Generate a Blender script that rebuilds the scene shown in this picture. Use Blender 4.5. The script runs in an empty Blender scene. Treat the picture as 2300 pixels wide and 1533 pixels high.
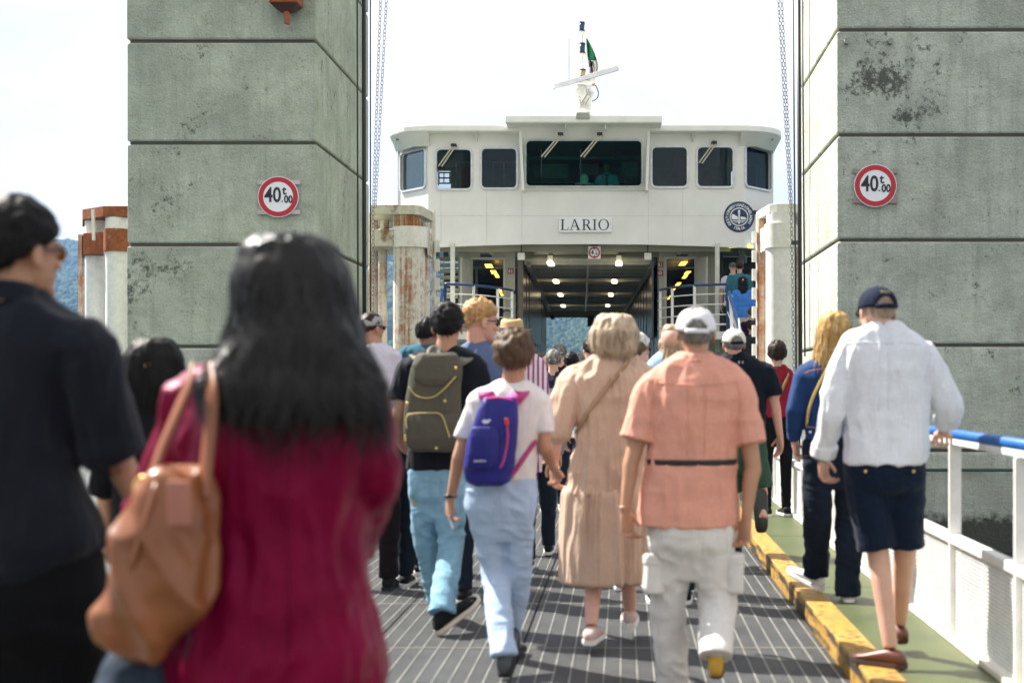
import bpy, math, random
import numpy as np
from mathutils import Vector, Matrix
random.seed(7)
rnd = random.random
uni = random.uniform
sc = bpy.context.scene
rad = math.radians
F, CX, HY, H = 3194.4, 1400.0, 858.0, 1.4      # focal length in photo pixels, vanishing point, eye height

# ---------------------------------------------------------------- camera, world, sun, exposure
cam_d = bpy.data.cameras.new('camera')
cam = bpy.data.objects.new('camera', cam_d)
sc.collection.objects.link(cam)
cam.location = (0, 0, H)
cam.rotation_euler = (rad(90), 0, 0)
cam_d.sensor_width = 36; cam_d.lens = 50
cam_d.shift_x = (1150 - CX) / 2300
cam_d.shift_y = (HY - 766.5) / 2300
cam_d.clip_start = 0.1; cam_d.clip_end = 9000
cam_d.dof.use_dof = True; cam_d.dof.focus_distance = 22; cam_d.dof.aperture_fstop = 2.5
sc.camera = cam

SUN = Vector((-0.86, 0.50, 1.20)).normalized()
world = bpy.data.worlds.new('World'); sc.world = world; world.use_nodes = True
nt = world.node_tree; nt.nodes.clear()
wo = nt.nodes.new('ShaderNodeOutputWorld'); bg = nt.nodes.new('ShaderNodeBackground')
sky = nt.nodes.new('ShaderNodeTexSky'); sky.sky_type = 'NISHITA'; sky.sun_disc = False
sky.sun_elevation = math.asin(SUN.z); sky.sun_rotation = math.atan2(SUN.x, SUN.y) % (2 * math.pi)
sky.dust_density = 3.0
tc = nt.nodes.new('ShaderNodeTexCoord'); mp = nt.nodes.new('ShaderNodeMapping'); mp.inputs['Scale'].default_value = (1, 1, 2.6)
nz = nt.nodes.new('ShaderNodeTexNoise'); nz.inputs['Scale'].default_value = 2.6; nz.inputs['Detail'].default_value = 7; nz.inputs['Roughness'].default_value = .55
cr = nt.nodes.new('ShaderNodeValToRGB'); cr.color_ramp.elements[0].position = .36; cr.color_ramp.elements[1].position = .58
cr.color_ramp.elements[0].color = (.93, .93, .93, 1); cr.color_ramp.elements[1].color = (1, 1, 1, 1)
mx = nt.nodes.new('ShaderNodeMix'); mx.data_type = 'RGBA'
cl = nt.nodes.new('ShaderNodeMix'); cl.data_type = 'RGBA'; cl.inputs['A'].default_value = (2.50, 2.56, 2.68, 1); cl.inputs['B'].default_value = (3.35, 3.28, 3.22, 1)
n2_ = nt.nodes.new('ShaderNodeValToRGB'); n2_.color_ramp.elements[0].position = .38; n2_.color_ramp.elements[1].position = .60
nt.links.new(nz.outputs['Fac'], n2_.inputs[0]); nt.links.new(n2_.outputs[0], cl.inputs['Factor']); nt.links.new(cl.outputs['Result'], mx.inputs['B'])
nt.links.new(tc.outputs['Generated'], mp.inputs['Vector']); nt.links.new(mp.outputs[0], nz.inputs['Vector'])
nt.links.new(nz.outputs['Fac'], cr.inputs[0]); nt.links.new(cr.outputs[0], mx.inputs['Factor'])
nt.links.new(sky.outputs[0], mx.inputs['A']); nt.links.new(mx.outputs['Result'], bg.inputs['Color'])
bg.inputs['Strength'].default_value = 0.13
nt.links.new(bg.outputs[0], wo.inputs[0])

sun_d = bpy.data.lights.new('sun', 'SUN'); sun = bpy.data.objects.new('sun', sun_d); sc.collection.objects.link(sun)
sun_d.energy = 5.0; sun_d.angle = rad(.6); sun_d.color = (1, .95, .87)
sun.rotation_euler = SUN.to_track_quat('Z', 'Y').to_euler()
sc.view_settings.view_transform = 'Standard'; sc.view_settings.look = 'None'
sc.view_settings.gamma = 1; sc.view_settings.use_curve_mapping = False
sc.view_settings.exposure = 1.52
sc.render.engine = 'CYCLES'
sc.cycles.max_bounces = 8; sc.cycles.transparent_max_bounces = 12; sc.cycles.volume_bounces = 0
sc.cycles.use_denoising = True
sc.cycles.caustics_reflective = False; sc.cycles.caustics_refractive = False

# ---------------------------------------------------------------- helpers
def W(px, py, d):
    return Vector(((px - CX) * d / F, d, H - (py - HY) * d / F))
def fx(px, d): return (px - CX) * d / F
def fz(py, d): return H - (py - HY) * d / F

tmp = bpy.data.scenes.new('tmp')
def evaluated(o):
    tmp.collection.objects.link(o)
    vl = tmp.view_layers[0]; vl.update()
    with bpy.context.temp_override(scene=tmp, view_layer=vl): dg = bpy.context.evaluated_depsgraph_get()
    dg.update()
    me = bpy.data.meshes.new_from_object(o.evaluated_get(dg), depsgraph=dg)
    tmp.collection.objects.unlink(o)
    return me

def tag(o, label=None, cat=None, group=None, kind=None):
    if label: o['label'] = label
    if cat: o['category'] = cat
    if group: o['group'] = group
    if kind: o['kind'] = kind
    return o
def empty(name, loc, label, cat, group=None):
    o = bpy.data.objects.new(name, None); sc.collection.objects.link(o); o.location = loc
    o.empty_display_size = .1
    return tag(o, label, cat, group)

class MB:
    def __init__(s): s.v = []; s.f = []; s.m = []; s.cur = 0
    def add(s, vs, fs):
        b = len(s.v); s.v += [tuple(v) for v in vs]
        for f in fs: s.f.append(tuple(i + b for i in f)); s.m.append(s.cur)
        return s
    def box(s, x0, x1, y0, y1, z0, z1):
        return s.add([(x0,y0,z0),(x1,y0,z0),(x1,y1,z0),(x0,y1,z0),(x0,y0,z1),(x1,y0,z1),(x1,y1,z1),(x0,y1,z1)],
                     [(0,3,2,1),(4,5,6,7),(0,1,5,4),(1,2,6,5),(2,3,7,6),(3,0,4,7)])
    def bar(s, a, b, w, h=None, up=(0,0,1)):
        a = Vector(a); b = Vector(b); h = h or w; t = (b - a).normalized(); up = Vector(up)
        if abs(t.dot(up)) > .98: up = Vector((0, 1, 0))
        r = t.cross(up).normalized() * w / 2; u = r.cross(t).normalized() * h / 2
        vs = [p + i * r + j * u for p in (a, b) for i, j in ((-1,-1),(1,-1),(1,1),(-1,1))]
        return s.add(vs, [(3,2,1,0),(4,5,6,7),(0,1,5,4),(1,2,6,5),(2,3,7,6),(3,0,4,7)])
    def rings(s, rs, cap=True, closed=False):
        n = len(rs[0]); vs = [p for r in rs for p in r]; fs = []
        m = len(rs)
        for i in range(m if closed else m - 1):
            for j in range(n):
                a = i * n + j; b = i * n + (j + 1) % n; c = ((i + 1) % m) * n
                fs.append((a, b, c + (j + 1) % n, c + j))
        if cap and not closed:
            fs.append(tuple(range(n - 1, -1, -1))); fs.append(tuple((m - 1) * n + j for j in range(n)))
        return s.add(vs, fs)
    def tube(s, pts, rr, n=10, cap=True, smooth=0, flat=1.0, closed=False):
        pts = [Vector(p) for p in pts]
        if not hasattr(rr, '__len__'): rr = [rr] * len(pts)
        if smooth: pts, rr = catmull(pts, rr, smooth)
        rs = []; up = None
        for i, p in enumerate(pts):
            if closed: t = pts[(i + 1) % len(pts)] - pts[i - 1]
            else: t = pts[min(i + 1, len(pts) - 1)] - pts[max(i - 1, 0)]
            t = t.normalized() if t.length > 1e-9 else Vector((0, 0, 1))
            if up is None: up = Vector((0, 1, 0)) if abs(t.y) < .9 else Vector((1, 0, 0))
            r = t.cross(up).normalized(); up = r.cross(t).normalized()
            rs.append([p + rr[i] * (math.cos(a) * r + flat * math.sin(a) * up) for a in (2 * math.pi * j / n for j in range(n))])
        return s.rings(rs, cap, closed)
    def ell(s, c, r, n=14, m=9, M=None):
        c = Vector(c); vs = []; fs = []
        for i in range(1, m):
            th = math.pi * i / m
            for j in range(n):
                a = 2 * math.pi * j / n
                vs.append(Vector((r[0]*math.sin(th)*math.cos(a), r[1]*math.sin(th)*math.sin(a), r[2]*math.cos(th))))
        vs += [Vector((0, 0, r[2])), Vector((0, 0, -r[2]))]
        if M: vs = [M @ v for v in vs]
        vs = [v + c for v in vs]; t = len(vs) - 2
        for i in range(m - 2):
            for j in range(n):
                a = i * n + j; b = i * n + (j + 1) % n
                fs.append((a, a + n, b + n, b))
        for j in range(n):
            fs.append((t, j, (j + 1) % n)); fs.append((t + 1, (m - 2) * n + (j + 1) % n, (m - 2) * n + j))
        return s.add(vs, fs)
    def cyl(s, a, b, r, n=20, r2=None):
        return s.tube([a, b], [r, r2 if r2 is not None else r], n)
    def prism(s, poly, z0, z1):                       # plan polygon (x, y), counter-clockwise
        n = len(poly)
        vs = [(x, y, z0) for x, y in poly] + [(x, y, z1) for x, y in poly]
        return s.add(vs, [tuple(range(n - 1, -1, -1)), tuple(range(n, 2 * n))] + [(i, (i + 1) % n, n + (i + 1) % n, n + i) for i in range(n)])
    def prism_y(s, poly, y0, y1):                     # outline (x, z) extruded in depth
        n = len(poly)
        vs = [(x, y0, z) for x, z in poly] + [(x, y1, z) for x, z in poly]
        return s.add(vs, [tuple(range(n)), tuple(range(2 * n - 1, n - 1, -1))] + [(i, n + i, n + (i + 1) % n, (i + 1) % n) for i in range(n)])
    def mesh(s, name, mats, smooth=True):
        me = bpy.data.meshes.new(name)
        me.from_pydata(s.v, [], s.f)
        for m in (mats if isinstance(mats, (list, tuple)) else [mats]): me.materials.append(m)
        if s.m and max(s.m): me.polygons.foreach_set('material_index', s.m)
        me.update()
        return me
    def build(s, name, mats, parent=None, smooth=None, bevel=0, label=None, cat=None, group=None, kind=None, origin=None):
        """link as one object; origin at base centre; verts are given in world space"""
        co = np.array(s.v)
        if origin is None: origin = Vector(((co[:,0].min()+co[:,0].max())/2, (co[:,1].min()+co[:,1].max())/2, co[:,2].min()))
        origin = Vector(origin)
        s.v = [tuple(r) for r in (co - np.array(origin))]
        me = s.mesh(name, mats)
        return link(name, me, origin, parent, smooth, bevel, label, cat, group, kind)

def link(name, me, world_loc, parent=None, smooth=None, bevel=0, label=None, cat=None, group=None, kind=None):
    o = bpy.data.objects.new(name, me); sc.collection.objects.link(o)
    if parent is not None:
        base = parent.location.copy()
        if parent.parent: base += parent.parent.location
        o.parent = parent; o.location = Vector(world_loc) - base
    else: o.location = world_loc
    if smooth:
        me.shade_smooth()
        if smooth != True: me.set_sharp_from_angle(angle=rad(smooth))
    if bevel:
        b = o.modifiers.new('bevel', 'BEVEL'); b.width = bevel; b.segments = 2; b.limit_method = 'ANGLE'; b.angle_limit = rad(40)
    return tag(o, label, cat, group, kind)

def catmull(pts, rr, k):
    P = [pts[0]] + list(pts) + [pts[-1]]; Rr = [rr[0]] + list(rr) + [rr[-1]]
    op, orr = [], []
    for i in range(1, len(P) - 2):
        for j in range(k):
            t = j / k
            q = [((-t+2*t*t-t**3)/2), ((2-5*t*t+3*t**3)/2), ((t+4*t*t-3*t**3)/2), ((t**3-t*t)/2)]
            op.append(P[i-1]*q[0]+P[i]*q[1]+P[i+1]*q[2]+P[i+2]*q[3])
            orr.append(Rr[i]*(1-t)+Rr[i+1]*t)
    op.append(P[-2]); orr.append(Rr[-2])
    return op, orr

# numpy value noise
_tab = np.random.RandomState(3).rand(4096)
def vn(p, seed=0):
    p = np.asarray(p, float); i = np.floor(p).astype(np.int64); f = p - i; u = f * f * (3 - 2 * f)
    def h(a, b, c): return _tab[(a * 73856093 ^ b * 19349663 ^ c * 83492791 ^ (seed * 2654435)) & 4095]
    x, y, z = i[:,0], i[:,1], i[:,2]; ux, uy, uz = u[:,0], u[:,1], u[:,2]
    def lp(a, b, t): return a + (b - a) * t
    return lp(lp(lp(h(x,y,z),h(x+1,y,z),ux), lp(h(x,y+1,z),h(x+1,y+1,z),ux), uy),
              lp(lp(h(x,y,z+1),h(x+1,y,z+1),ux), lp(h(x,y+1,z+1),h(x+1,y+1,z+1),ux), uy), uz)

# ---------------------------------------------------------------- materials
def N(nt, t, **kw):
    n = nt.nodes.new(t)
    for k, v in kw.items():
        if k in n.inputs: n.inputs[k].default_value = v
        else: setattr(n, k, v)
    return n
def newmat(name):
    m = bpy.data.materials.new(name); m.use_nodes = True
    return m, m.node_tree, m.node_tree.nodes['Principled BSDF']
def coords(nt, scale=(1,1,1), src='Object'):
    c = N(nt, 'ShaderNodeTexCoord'); mpn = N(nt, 'ShaderNodeMapping'); mpn.inputs['Scale'].default_value = scale
    nt.links.new(c.outputs[src], mpn.inputs[0]); return mpn.outputs[0]
def noise(nt, vec, scale, detail=4, rough=.55):
    n = N(nt, 'ShaderNodeTexNoise', Scale=scale, Detail=detail, Roughness=rough); nt.links.new(vec, n.inputs['Vector']); return n.outputs['Fac']
def ramp(nt, fac, a, b, ca=(0,0,0,1), cb=(1,1,1,1)):
    r = N(nt, 'ShaderNodeValToRGB'); e = r.color_ramp.elements; e[0].position = a; e[1].position = b; e[0].color = ca; e[1].color = cb
    nt.links.new(fac, r.inputs[0]); return r.outputs[0]
def mixc(nt, fac, a, b):
    m = N(nt, 'ShaderNodeMix'); m.data_type = 'RGBA'
    for k, v in (('Factor', fac), ('A', a), ('B', b)):
        if hasattr(v, 'links'): nt.links.new(v, m.inputs[k])
        elif k == 'Factor': m.inputs[k].default_value = v
        else: m.inputs[k].default_value = (*v[:3], 1)
    return m.outputs['Result']
def mth(nt, op, a, b=0.0, clamp=False):
    m = N(nt, 'ShaderNodeMath', operation=op); m.use_clamp = clamp
    for i, v in enumerate((a, b)):
        if hasattr(v, 'links'): nt.links.new(v, m.inputs[i])
        else: m.inputs[i].default_value = v
    return m.outputs[0]
def bump(nt, bs, h, strength=.5, dist=.01, normal=None):
    b = N(nt, 'ShaderNodeBump', Strength=strength, Distance=dist); nt.links.new(h, b.inputs['Height'])
    if normal is not None: nt.links.new(normal, b.inputs['Normal'])
    nt.links.new(b.outputs[0], bs.inputs['Normal']); return b.outputs[0]

_mc = {}
def mat(name, col, rough=.6, metal=0, var=.12, vs=6, bmp=0, bs_=60, bd=.003, spec=.5, stretch=(1,1,1), col2=None):
    if name in _mc: return _mc[name]
    m, nt, bs = newmat(name)
    v = coords(nt, stretch); f = noise(nt, v, vs)
    f = ramp(nt, f, .3, .7)
    a = tuple(c * (1 - var) for c in col); b = tuple(min(1, c * (1 + var)) for c in col)
    if col2: b = col2
    nt.links.new(mixc(nt, f, a, b), bs.inputs['Base Color'])
    bs.inputs['Roughness'].default_value = rough; bs.inputs['Metallic'].default_value = metal
    bs.inputs['Specular IOR Level'].default_value = spec
    if bmp: bump(nt, bs, noise(nt, v, bs_, 3), bmp, bd)
    _mc[name] = m; return m

def m_concrete(name, col, moss=.0, patch=None, wet=None, seed=0):
    m, nt, bs = newmat(name)
    v = coords(nt); sep = N(nt, 'ShaderNodeSeparateXYZ'); nt.links.new(v, sep.inputs[0])
    off = N(nt, 'ShaderNodeMapping'); off.inputs['Location'].default_value = (seed * 7.3, seed * 3.1, seed * 5.7); nt.links.new(v, off.inputs[0]); v = off.outputs[0]
    big = noise(nt, v, 1.1, 6, .62); fine = noise(nt, v, 30, 4, .65); med = noise(nt, v, 5, 6, .68)
    c = mixc(nt, ramp(nt, big, .32, .66), tuple(x * .74 for x in col), tuple(x * 1.16 for x in col))
    c = mixc(nt, mth(nt, 'MULTIPLY', ramp(nt, med, .46, .68), .45), c, tuple(x*y for x, y in zip(col, (.66,.62,.55))))
    c = mixc(nt, mth(nt, 'MULTIPLY', ramp(nt, noise(nt, v, 2.3, 6, .7), .55, .72), .4), c, tuple(min(1,x*1.3) for x in col))
    stv = N(nt, 'ShaderNodeMapping'); stv.inputs['Scale'].default_value = (4, 4, .28); nt.links.new(v, stv.inputs[0])
    st = noise(nt, stv.outputs[0], 1.7, 6, .65)
    c = mixc(nt, mth(nt, 'MULTIPLY', ramp(nt, st, .50, .68), .42), c, tuple(x*.55 for x in col))
    top = ramp(nt, sep.outputs['Z'], 1.12, 1.42)
    spk = noise(nt, v, 13, 8, .78); lowm = noise(nt, v, 2.0, 5, .65)
    mk = mth(nt, 'ADD', mth(nt, 'MULTIPLY', top, .05 + .10 * moss), mth(nt, 'MULTIPLY', lowm, .50))
    mk = mth(nt, 'ADD', mk, mth(nt, 'MULTIPLY', spk, .62))
    if patch:
        d = N(nt, 'ShaderNodeVectorMath', operation='DISTANCE'); cc = coords(nt, (1/patch[3], 0, 1/patch[4]))
        dd = N(nt, 'ShaderNodeVectorMath', operation='ADD'); nt.links.new(cc, dd.inputs[0])
        nn_ = N(nt, 'ShaderNodeTexNoise', Scale=2.4, Detail=5); nt.links.new(v, nn_.inputs['Vector']); sc_n = N(nt, 'ShaderNodeVectorMath', operation='SCALE'); nt.links.new(nn_.outputs['Color'], sc_n.inputs[0]); sc_n.inputs['Scale'].default_value = 1.6; nt.links.new(sc_n.outputs[0], dd.inputs[1])
        nt.links.new(dd.outputs[0], d.inputs[0]); d.inputs[1].default_value = (patch[0]/patch[3]+.8, .8, patch[2]/patch[4]+.8)
        g = ramp(nt, d.outputs['Value'], .1, 1.15, (1,1,1,1), (0,0,0,1))
        mk = mth(nt, 'ADD', mk, mth(nt, 'MULTIPLY', g, .15))
    mk = ramp(nt, mk, .635, .72)
    c = mixc(nt, mth(nt, 'MULTIPLY', mk, .85), c, (.045, .045, .032))
    ln = ramp(nt, sep.outputs['Z'], 1.40, 1.44)
    c = mixc(nt, mth(nt, 'MULTIPLY', ln, .45), c, (.22, .15, .12))
    if wet is not None:
        w = mth(nt, 'ADD', mth(nt, 'MULTIPLY', sep.outputs['Z'], -2.2), mth(nt, 'MULTIPLY', noise(nt, v, 9, 6, .7), 1.1))
        w = ramp(nt, w, -2.2 * wet + .45, -2.2 * wet + .8) if False else ramp(nt, mth(nt, 'ADD', w, 2.2 * wet), .4, .75)
        c = mixc(nt, mth(nt, 'MULTIPLY', w, .92), c, (.035, .037, .025))
    nt.links.new(c, bs.inputs['Base Color']); bs.inputs['Roughness'].default_value = .9
    bump(nt, bs, mth(nt, 'ADD', fine, mth(nt, 'MULTIPLY', noise(nt, v, 12, 4), .9)), 1.0, .022)
    c2 = mixc(nt, ramp(nt, noise(nt, v, 45, 3, .7), .40, .60), tuple(x*.80 for x in col), (1,1,1)); mg = N(nt, 'ShaderNodeMix'); mg.data_type = 'RGBA'; mg.blend_type = 'MULTIPLY'; mg.inputs['Factor'].default_value = .28; nt.links.new(c, mg.inputs['A']); nt.links.new(c2, mg.inputs['B']); nt.links.new(mg.outputs['Result'], bs.inputs['Base Color'])
    return m

def m_steel(name, col=(.80,.79,.74), rust=.3, streak=True, rustcol=(.30,.095,.025), topz=None, scale=1.0, rough=.45):
    """weathered painted steel with rust"""
    m, nt, bs = newmat(name)
    v = coords(nt)
    vs = coords(nt, (7*scale, 7*scale, .25*scale) if streak else (2*scale,)*3)
    f = noise(nt, vs, 1.5, 6, .6); g = noise(nt, v, 9*scale, 6, .7); b = noise(nt, v, 1.1*scale, 3)
    k = mth(nt, 'ADD', mth(nt, 'MULTIPLY', f, .55), mth(nt, 'MULTIPLY', g, .35)); k = mth(nt, 'ADD', k, mth(nt, 'MULTIPLY', b, .3))
    msk = ramp(nt, k, .76 - .3 * rust, .88 - .3 * rust)
    base = mixc(nt, ramp(nt, g, .4, .75), col, tuple(c * .78 for c in col))
    rc = mixc(nt, ramp(nt, g, .35, .65), rustcol, tuple(min(1, c * 2.1) for c in rustcol))
    nt.links.new(mixc(nt, msk, base, rc), bs.inputs['Base Color'])
    rr = mth(nt, 'ADD', mth(nt, 'MULTIPLY', msk, .4), rough); nt.links.new(rr, bs.inputs['Roughness'])
    bump(nt, bs, g, .25, .004)
    return m

M = {}
M['black'] = mat('black_paint', (.012,.012,.014), .45)
M['cable'] = mat('cable_black', (.015,.014,.016), .5)
M['chain'] = mat('chain_steel', (.10,.085,.07), .5, .7)
M['white'] = mat('ferry_white_paint', (.79,.775,.735), .35, var=.05, vs=1.5)
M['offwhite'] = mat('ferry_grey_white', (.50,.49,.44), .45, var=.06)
M['mast'] = mat('mast_white_weathered', (.60,.60,.57), .45, var=.12, vs=5)
M['roofwhite'] = mat('roof_edge_white', (.86,.85,.80), .4, var=.06, vs=3)
M['blue'] = mat('blue_rail_paint', (.012,.10,.33), .35, var=.2, vs=9)
M['navyrail'] = mat('navy_rail_paint', (.012,.045,.14), .35)
M['railwhite'] = m_steel('rail_white_paint', (.82,.81,.78), .05, False, rough=.35)
M['railfoot'] = m_steel('rail_foot_rusty', (.80,.77,.66), .42, False, (.40,.19,.03))
M['rubber'] = mat('window_rubber', (.42,.44,.45), .4)
M['dark'] = mat('dark_interior', (.03,.032,.03), .7)
M['ceil'] = mat('deck_ceiling_paint', (.27,.28,.235), .5, var=.2)
M['rib'] = mat('ceiling_rib_paint', (.50,.50,.43), .45)
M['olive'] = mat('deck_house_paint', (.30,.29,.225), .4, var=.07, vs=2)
M['red'] = mat('sign_red', (.50,.008,.022), .4, var=.05)
M['signwhite'] = mat('sign_white', (.84,.85,.87), .4, var=.02)
M['ink'] = mat('sign_ink', (.015,.01,.02), .5)
M['navy'] = mat('badge_navy', (.008,.025,.085), .4)
M['lake'] = None
def m_emit(name, col, s):
    m, nt, bs = newmat(name); bs.inputs['Base Color'].default_value = (*col, 1)
    bs.inputs['Emission Color'].default_value = (*col, 1); bs.inputs['Emission Strength'].default_value = s; return m
M['lamp'] = m_emit('lamp_glow', (1, .80, .50), 2.2)
M['yellow_glint'] = m_emit('yellow_reflection_glow', (1, .62, .08), 1.3)  # emissive colour standing in for yellow light reflections inside the doorways
def m_glass(name, tint, refl=(.6,.75,.8)):
    m = bpy.data.materials.new(name); m.use_nodes = True; nt = m.node_tree; nt.nodes.clear()
    o = N(nt, 'ShaderNodeOutputMaterial'); t = N(nt, 'ShaderNodeBsdfTransparent'); g = N(nt, 'ShaderNodeBsdfGlossy'); x = N(nt, 'ShaderNodeMixShader')
    fr = N(nt, 'ShaderNodeFresnel', IOR=1.5)
    t.inputs[0].default_value = (*tint, 1); g.inputs[0].default_value = (*refl, 1); g.inputs['Roughness'].default_value = .02
    k = mth(nt, 'MULTIPLY', fr.outputs[0], .55, True)
    nt.links.new(k, x.inputs[0]); nt.links.new(t.outputs[0], x.inputs[1]); nt.links.new(g.outputs[0], x.inputs[2]); nt.links.new(x.outputs[0], o.inputs[0])
    return m
M['glass_green'] = m_glass('bridge_green_glass', (.50,.80,.72))
M['glass_corner'] = m_glass('corner_grey_glass', (.40,.46,.48), (.25,.32,.34))
M['glass_grey'] = m_glass('bridge_grey_glass', (.76,.81,.82))

# plates with holes and text, through 2-D curves
def curve_mesh(outlines, thick):
    cu = bpy.data.curves.new('plate', 'CURVE'); cu.dimensions = '2D'; cu.fill_mode = 'BOTH'; cu.extrude = thick / 2
    for ol in outlines:
        sp = cu.splines.new('POLY'); sp.points.add(len(ol) - 1)
        for p, (x, y) in zip(sp.points, ol): p.co = (x, y, 0, 1)
        sp.use_cyclic_u = True
    o = bpy.data.objects.new('plate', cu); me = evaluated(o); bpy.data.objects.remove(o); return me
def text_mesh(body, size=1, thick=.004, sx=1.0, bold=0.0, align='CENTER', shear=0):
    cu = bpy.data.curves.new('text', 'FONT'); cu.body = body; cu.size = size; cu.extrude = thick / 2; cu.offset = bold; cu.align_x = align; cu.align_y = 'CENTER'; cu.shear = shear
    cu.resolution_u = 4
    o = bpy.data.objects.new('text', cu); me = evaluated(o); bpy.data.objects.remove(o)
    for v in me.vertices: v.co.x *= sx
    return me
def from_mesh(mb, me, mtx):
    """append a flat mesh drawn in x,y so that it stands in the x,z plane facing the camera"""
    vs = [mtx @ Vector((v.co.x, -v.co.z, v.co.y)) for v in me.vertices]
    mb.add(vs, [tuple(p.vertices) for p in me.polygons]); return mb
def T(x, y, z): return Matrix.Translation((x, y, z))
def rrect(x0, z0, x1, z1, r, n=5):
    out = []
    for cx_, cz_, a0 in ((x1-r, z1-r, 0), (x0+r, z1-r, 90), (x0+r, z0+r, 180), (x1-r, z0+r, 270)):
        for i in range(n + 1):
            a = rad(a0 + 90 * i / n); out.append((cx_ + r * math.cos(a), cz_ + r * math.sin(a)))
    return out
# ================================================================ SETTING
# lake
m, nt, bs = newmat('lake_water')
bs.inputs['Base Color'].default_value = (.02,.045,.045,1); bs.inputs['Roughness'].default_value = .12
v = coords(nt); bump(nt, bs, noise(nt, v, 2.2, 5, .6), .6, .12)
MB().box(-3000, 3000, -60, 1200, -1.6, -1.15).build('lake', m, kind='structure', label='dark rippled lake water beneath the ramp and pillars')

# far shore with wooded slopes
def hill_z(x, y):
    s = np.clip((y - 880) / 900, 0, 1.1)
    a = x / np.maximum(y, 1)
    ridge = 166 + 9 * np.sin(a * 17 + 2.4) + 5 * np.sin(a * 53) + np.where(a < -.36, (-.36 - a) * 120, 0)
    p = np.stack([x / 90, y / 90, 0 * x], -1)
    return -2 + s * ridge * (1 + .10 * (vn(p) - .5)) + 9 * s * vn(p * 2.3, 2)
xs = np.linspace(-1500, 1300, 150); ys = np.linspace(880, 1960, 60)
X, Y = np.meshgrid(xs, ys); Z = hill_z(X.ravel(), Y.ravel())
Z = np.where(Y.ravel() > 1790, Z - (Y.ravel() - 1790) * .5, Z)
mb = MB(); nx = len(xs)
mb.add(np.stack([X.ravel(), Y.ravel(), Z], -1).tolist(), [(i*nx+j, i*nx+j+1, (i+1)*nx+j+1, (i+1)*nx+j) for i in range(len(ys)-1) for j in range(nx-1)])
m_ground = mat('forest_floor', (.035,.055,.018), .95, var=.5, vs=.05)
mb.build('hills', m_ground, kind='structure', smooth=True, label='wooded slope rising from the far shore of the lake')
def forest(n, a0, a1, y0, y1, seed, rmin=3.0, rmax=5.5):
    rs = np.random.RandomState(seed)
    import bmesh
    bm = bmesh.new(); bmesh.ops.create_icosphere(bm, subdivisions=2, radius=1)
    bv = np.array([v.co[:] for v in bm.verts]); bf = np.array([[v.index for v in f.verts] for f in bm.faces]); bm.free()
    y = y0 + (y1 - y0) * rs.rand(n); a = a0 + (a1 - a0) * rs.rand(n); x = a * y
    z = hill_z(x, y); r = rmin + (rmax - rmin) * rs.rand(n) ** 1.5
    P = bv[None] * np.stack([r, r, r * (.8 + .6 * rs.rand(n))], -1)[:, None] + np.stack([x, y, z + r * .6], -1)[:, None]
    P = P.reshape(-1, 3); d = (vn(P / 1.9, seed) - .5) * 2.6
    P += np.repeat(bv[None], n, 0).reshape(-1, 3) * d[:, None]
    Fc = (bf[None] + (np.arange(n) * len(bv))[:, None, None]).reshape(-1, 3)
    me = bpy.data.meshes.new('forest'); me.vertices.add(len(P)); me.vertices.foreach_set('co', P.ravel())
    me.loops.add(Fc.size); me.polygons.add(len(Fc)); me.loops.foreach_set('vertex_index', Fc.ravel().astype(np.int32))
    me.polygons.foreach_set('loop_start', np.arange(0, Fc.size, 3, dtype=np.int32)); me.update()
    at = me.attributes.new('tone', 'FLOAT', 'POINT'); at.data.foreach_set('value', np.repeat(rs.rand(n), len(bv)).astype(np.float32))
    return me
m_leaf, nt, bs = newmat('forest_leaves')
at = N(nt, 'ShaderNodeAttribute', attribute_name='tone')
c = mixc(nt, at.outputs['Fac'], (.012,.030,.010), (.065,.085,.022))
c = mixc(nt, ramp(nt, noise(nt, coords(nt), .35, 4), .4, .65), c, (.020,.045,.012))
nt.links.new(c, bs.inputs['Base Color']); bs.inputs['Roughness'].default_value = .9; bs.inputs['Specular IOR Level'].default_value = .1
for i, (lab, args) in enumerate((('forest canopy on the far shore seen through the ferry tunnel', (5200, -.085, .03, 950, 1330, 4, 1.7, 3.4)),
                    ('dense blue-green forest on the hill beyond the rusty columns', (5200, -.46, -.34, 1000, 1780, 5, 2.6, 4.6)),
                    ('forest on the shore hidden behind the left pillar', (1200, -.34, -.09, 1000, 1780, 6, 6, 9)),
                    ('forest on the shore hidden behind ferry and right pillar', (1800, .035, .45, 1000, 1780, 7, 6, 9)))):
    me = forest(*args); me.materials.append(m_leaf)
    link('forest', me, (0, 0, 0), kind='stuff', smooth=True, label=lab)

# ---------------------------------------------------------------- ramp
X0, X1, KW, KH, RX = -2.14, 1.07, .155, .105, 1.66
YA, YB = -3.0, 27.0
LX = -3.10
base = MB(); base.box(X0 - .9, X1 + .75, YA, YB, -.42, -.03)
ramp_o = empty('boarding_ramp', (0, 10, 0), 'grey metal grating boarding ramp leading up to the ferry', 'ramp')
base.build('ramp_frame', mat('ramp_under_steel', (.045,.05,.055), .7), ramp_o)
m, nt, bs = newmat('grating_steel')
v = coords(nt); geo = N(nt, 'ShaderNodeTexCoord')
f = noise(nt, v, 3, 5, .6)
c = mixc(nt, ramp(nt, f, .3, .7), (.072,.078,.083), (.128,.131,.130))
c = mixc(nt, mth(nt, 'MULTIPLY', ramp(nt, noise(nt, v, 8, 5, .7), .62, .72), .5), c, (.15,.10,.06))
nt.links.new(c, bs.inputs['Base Color']); bs.inputs['Roughness'].default_value = .55; bs.inputs['Metallic'].default_value = .25
M['grate'] = m
M['gratebar'] = mat('grating_bright_bar', (.30,.295,.27), .45, .4, var=.3, vs=5)
M['gratedeep'] = mat('grating_shadow_gap', (.012,.014,.018), .9)
cols, PL = 4, 1.5; pw = (X1 - X0) / cols
pm = MB()
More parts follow.
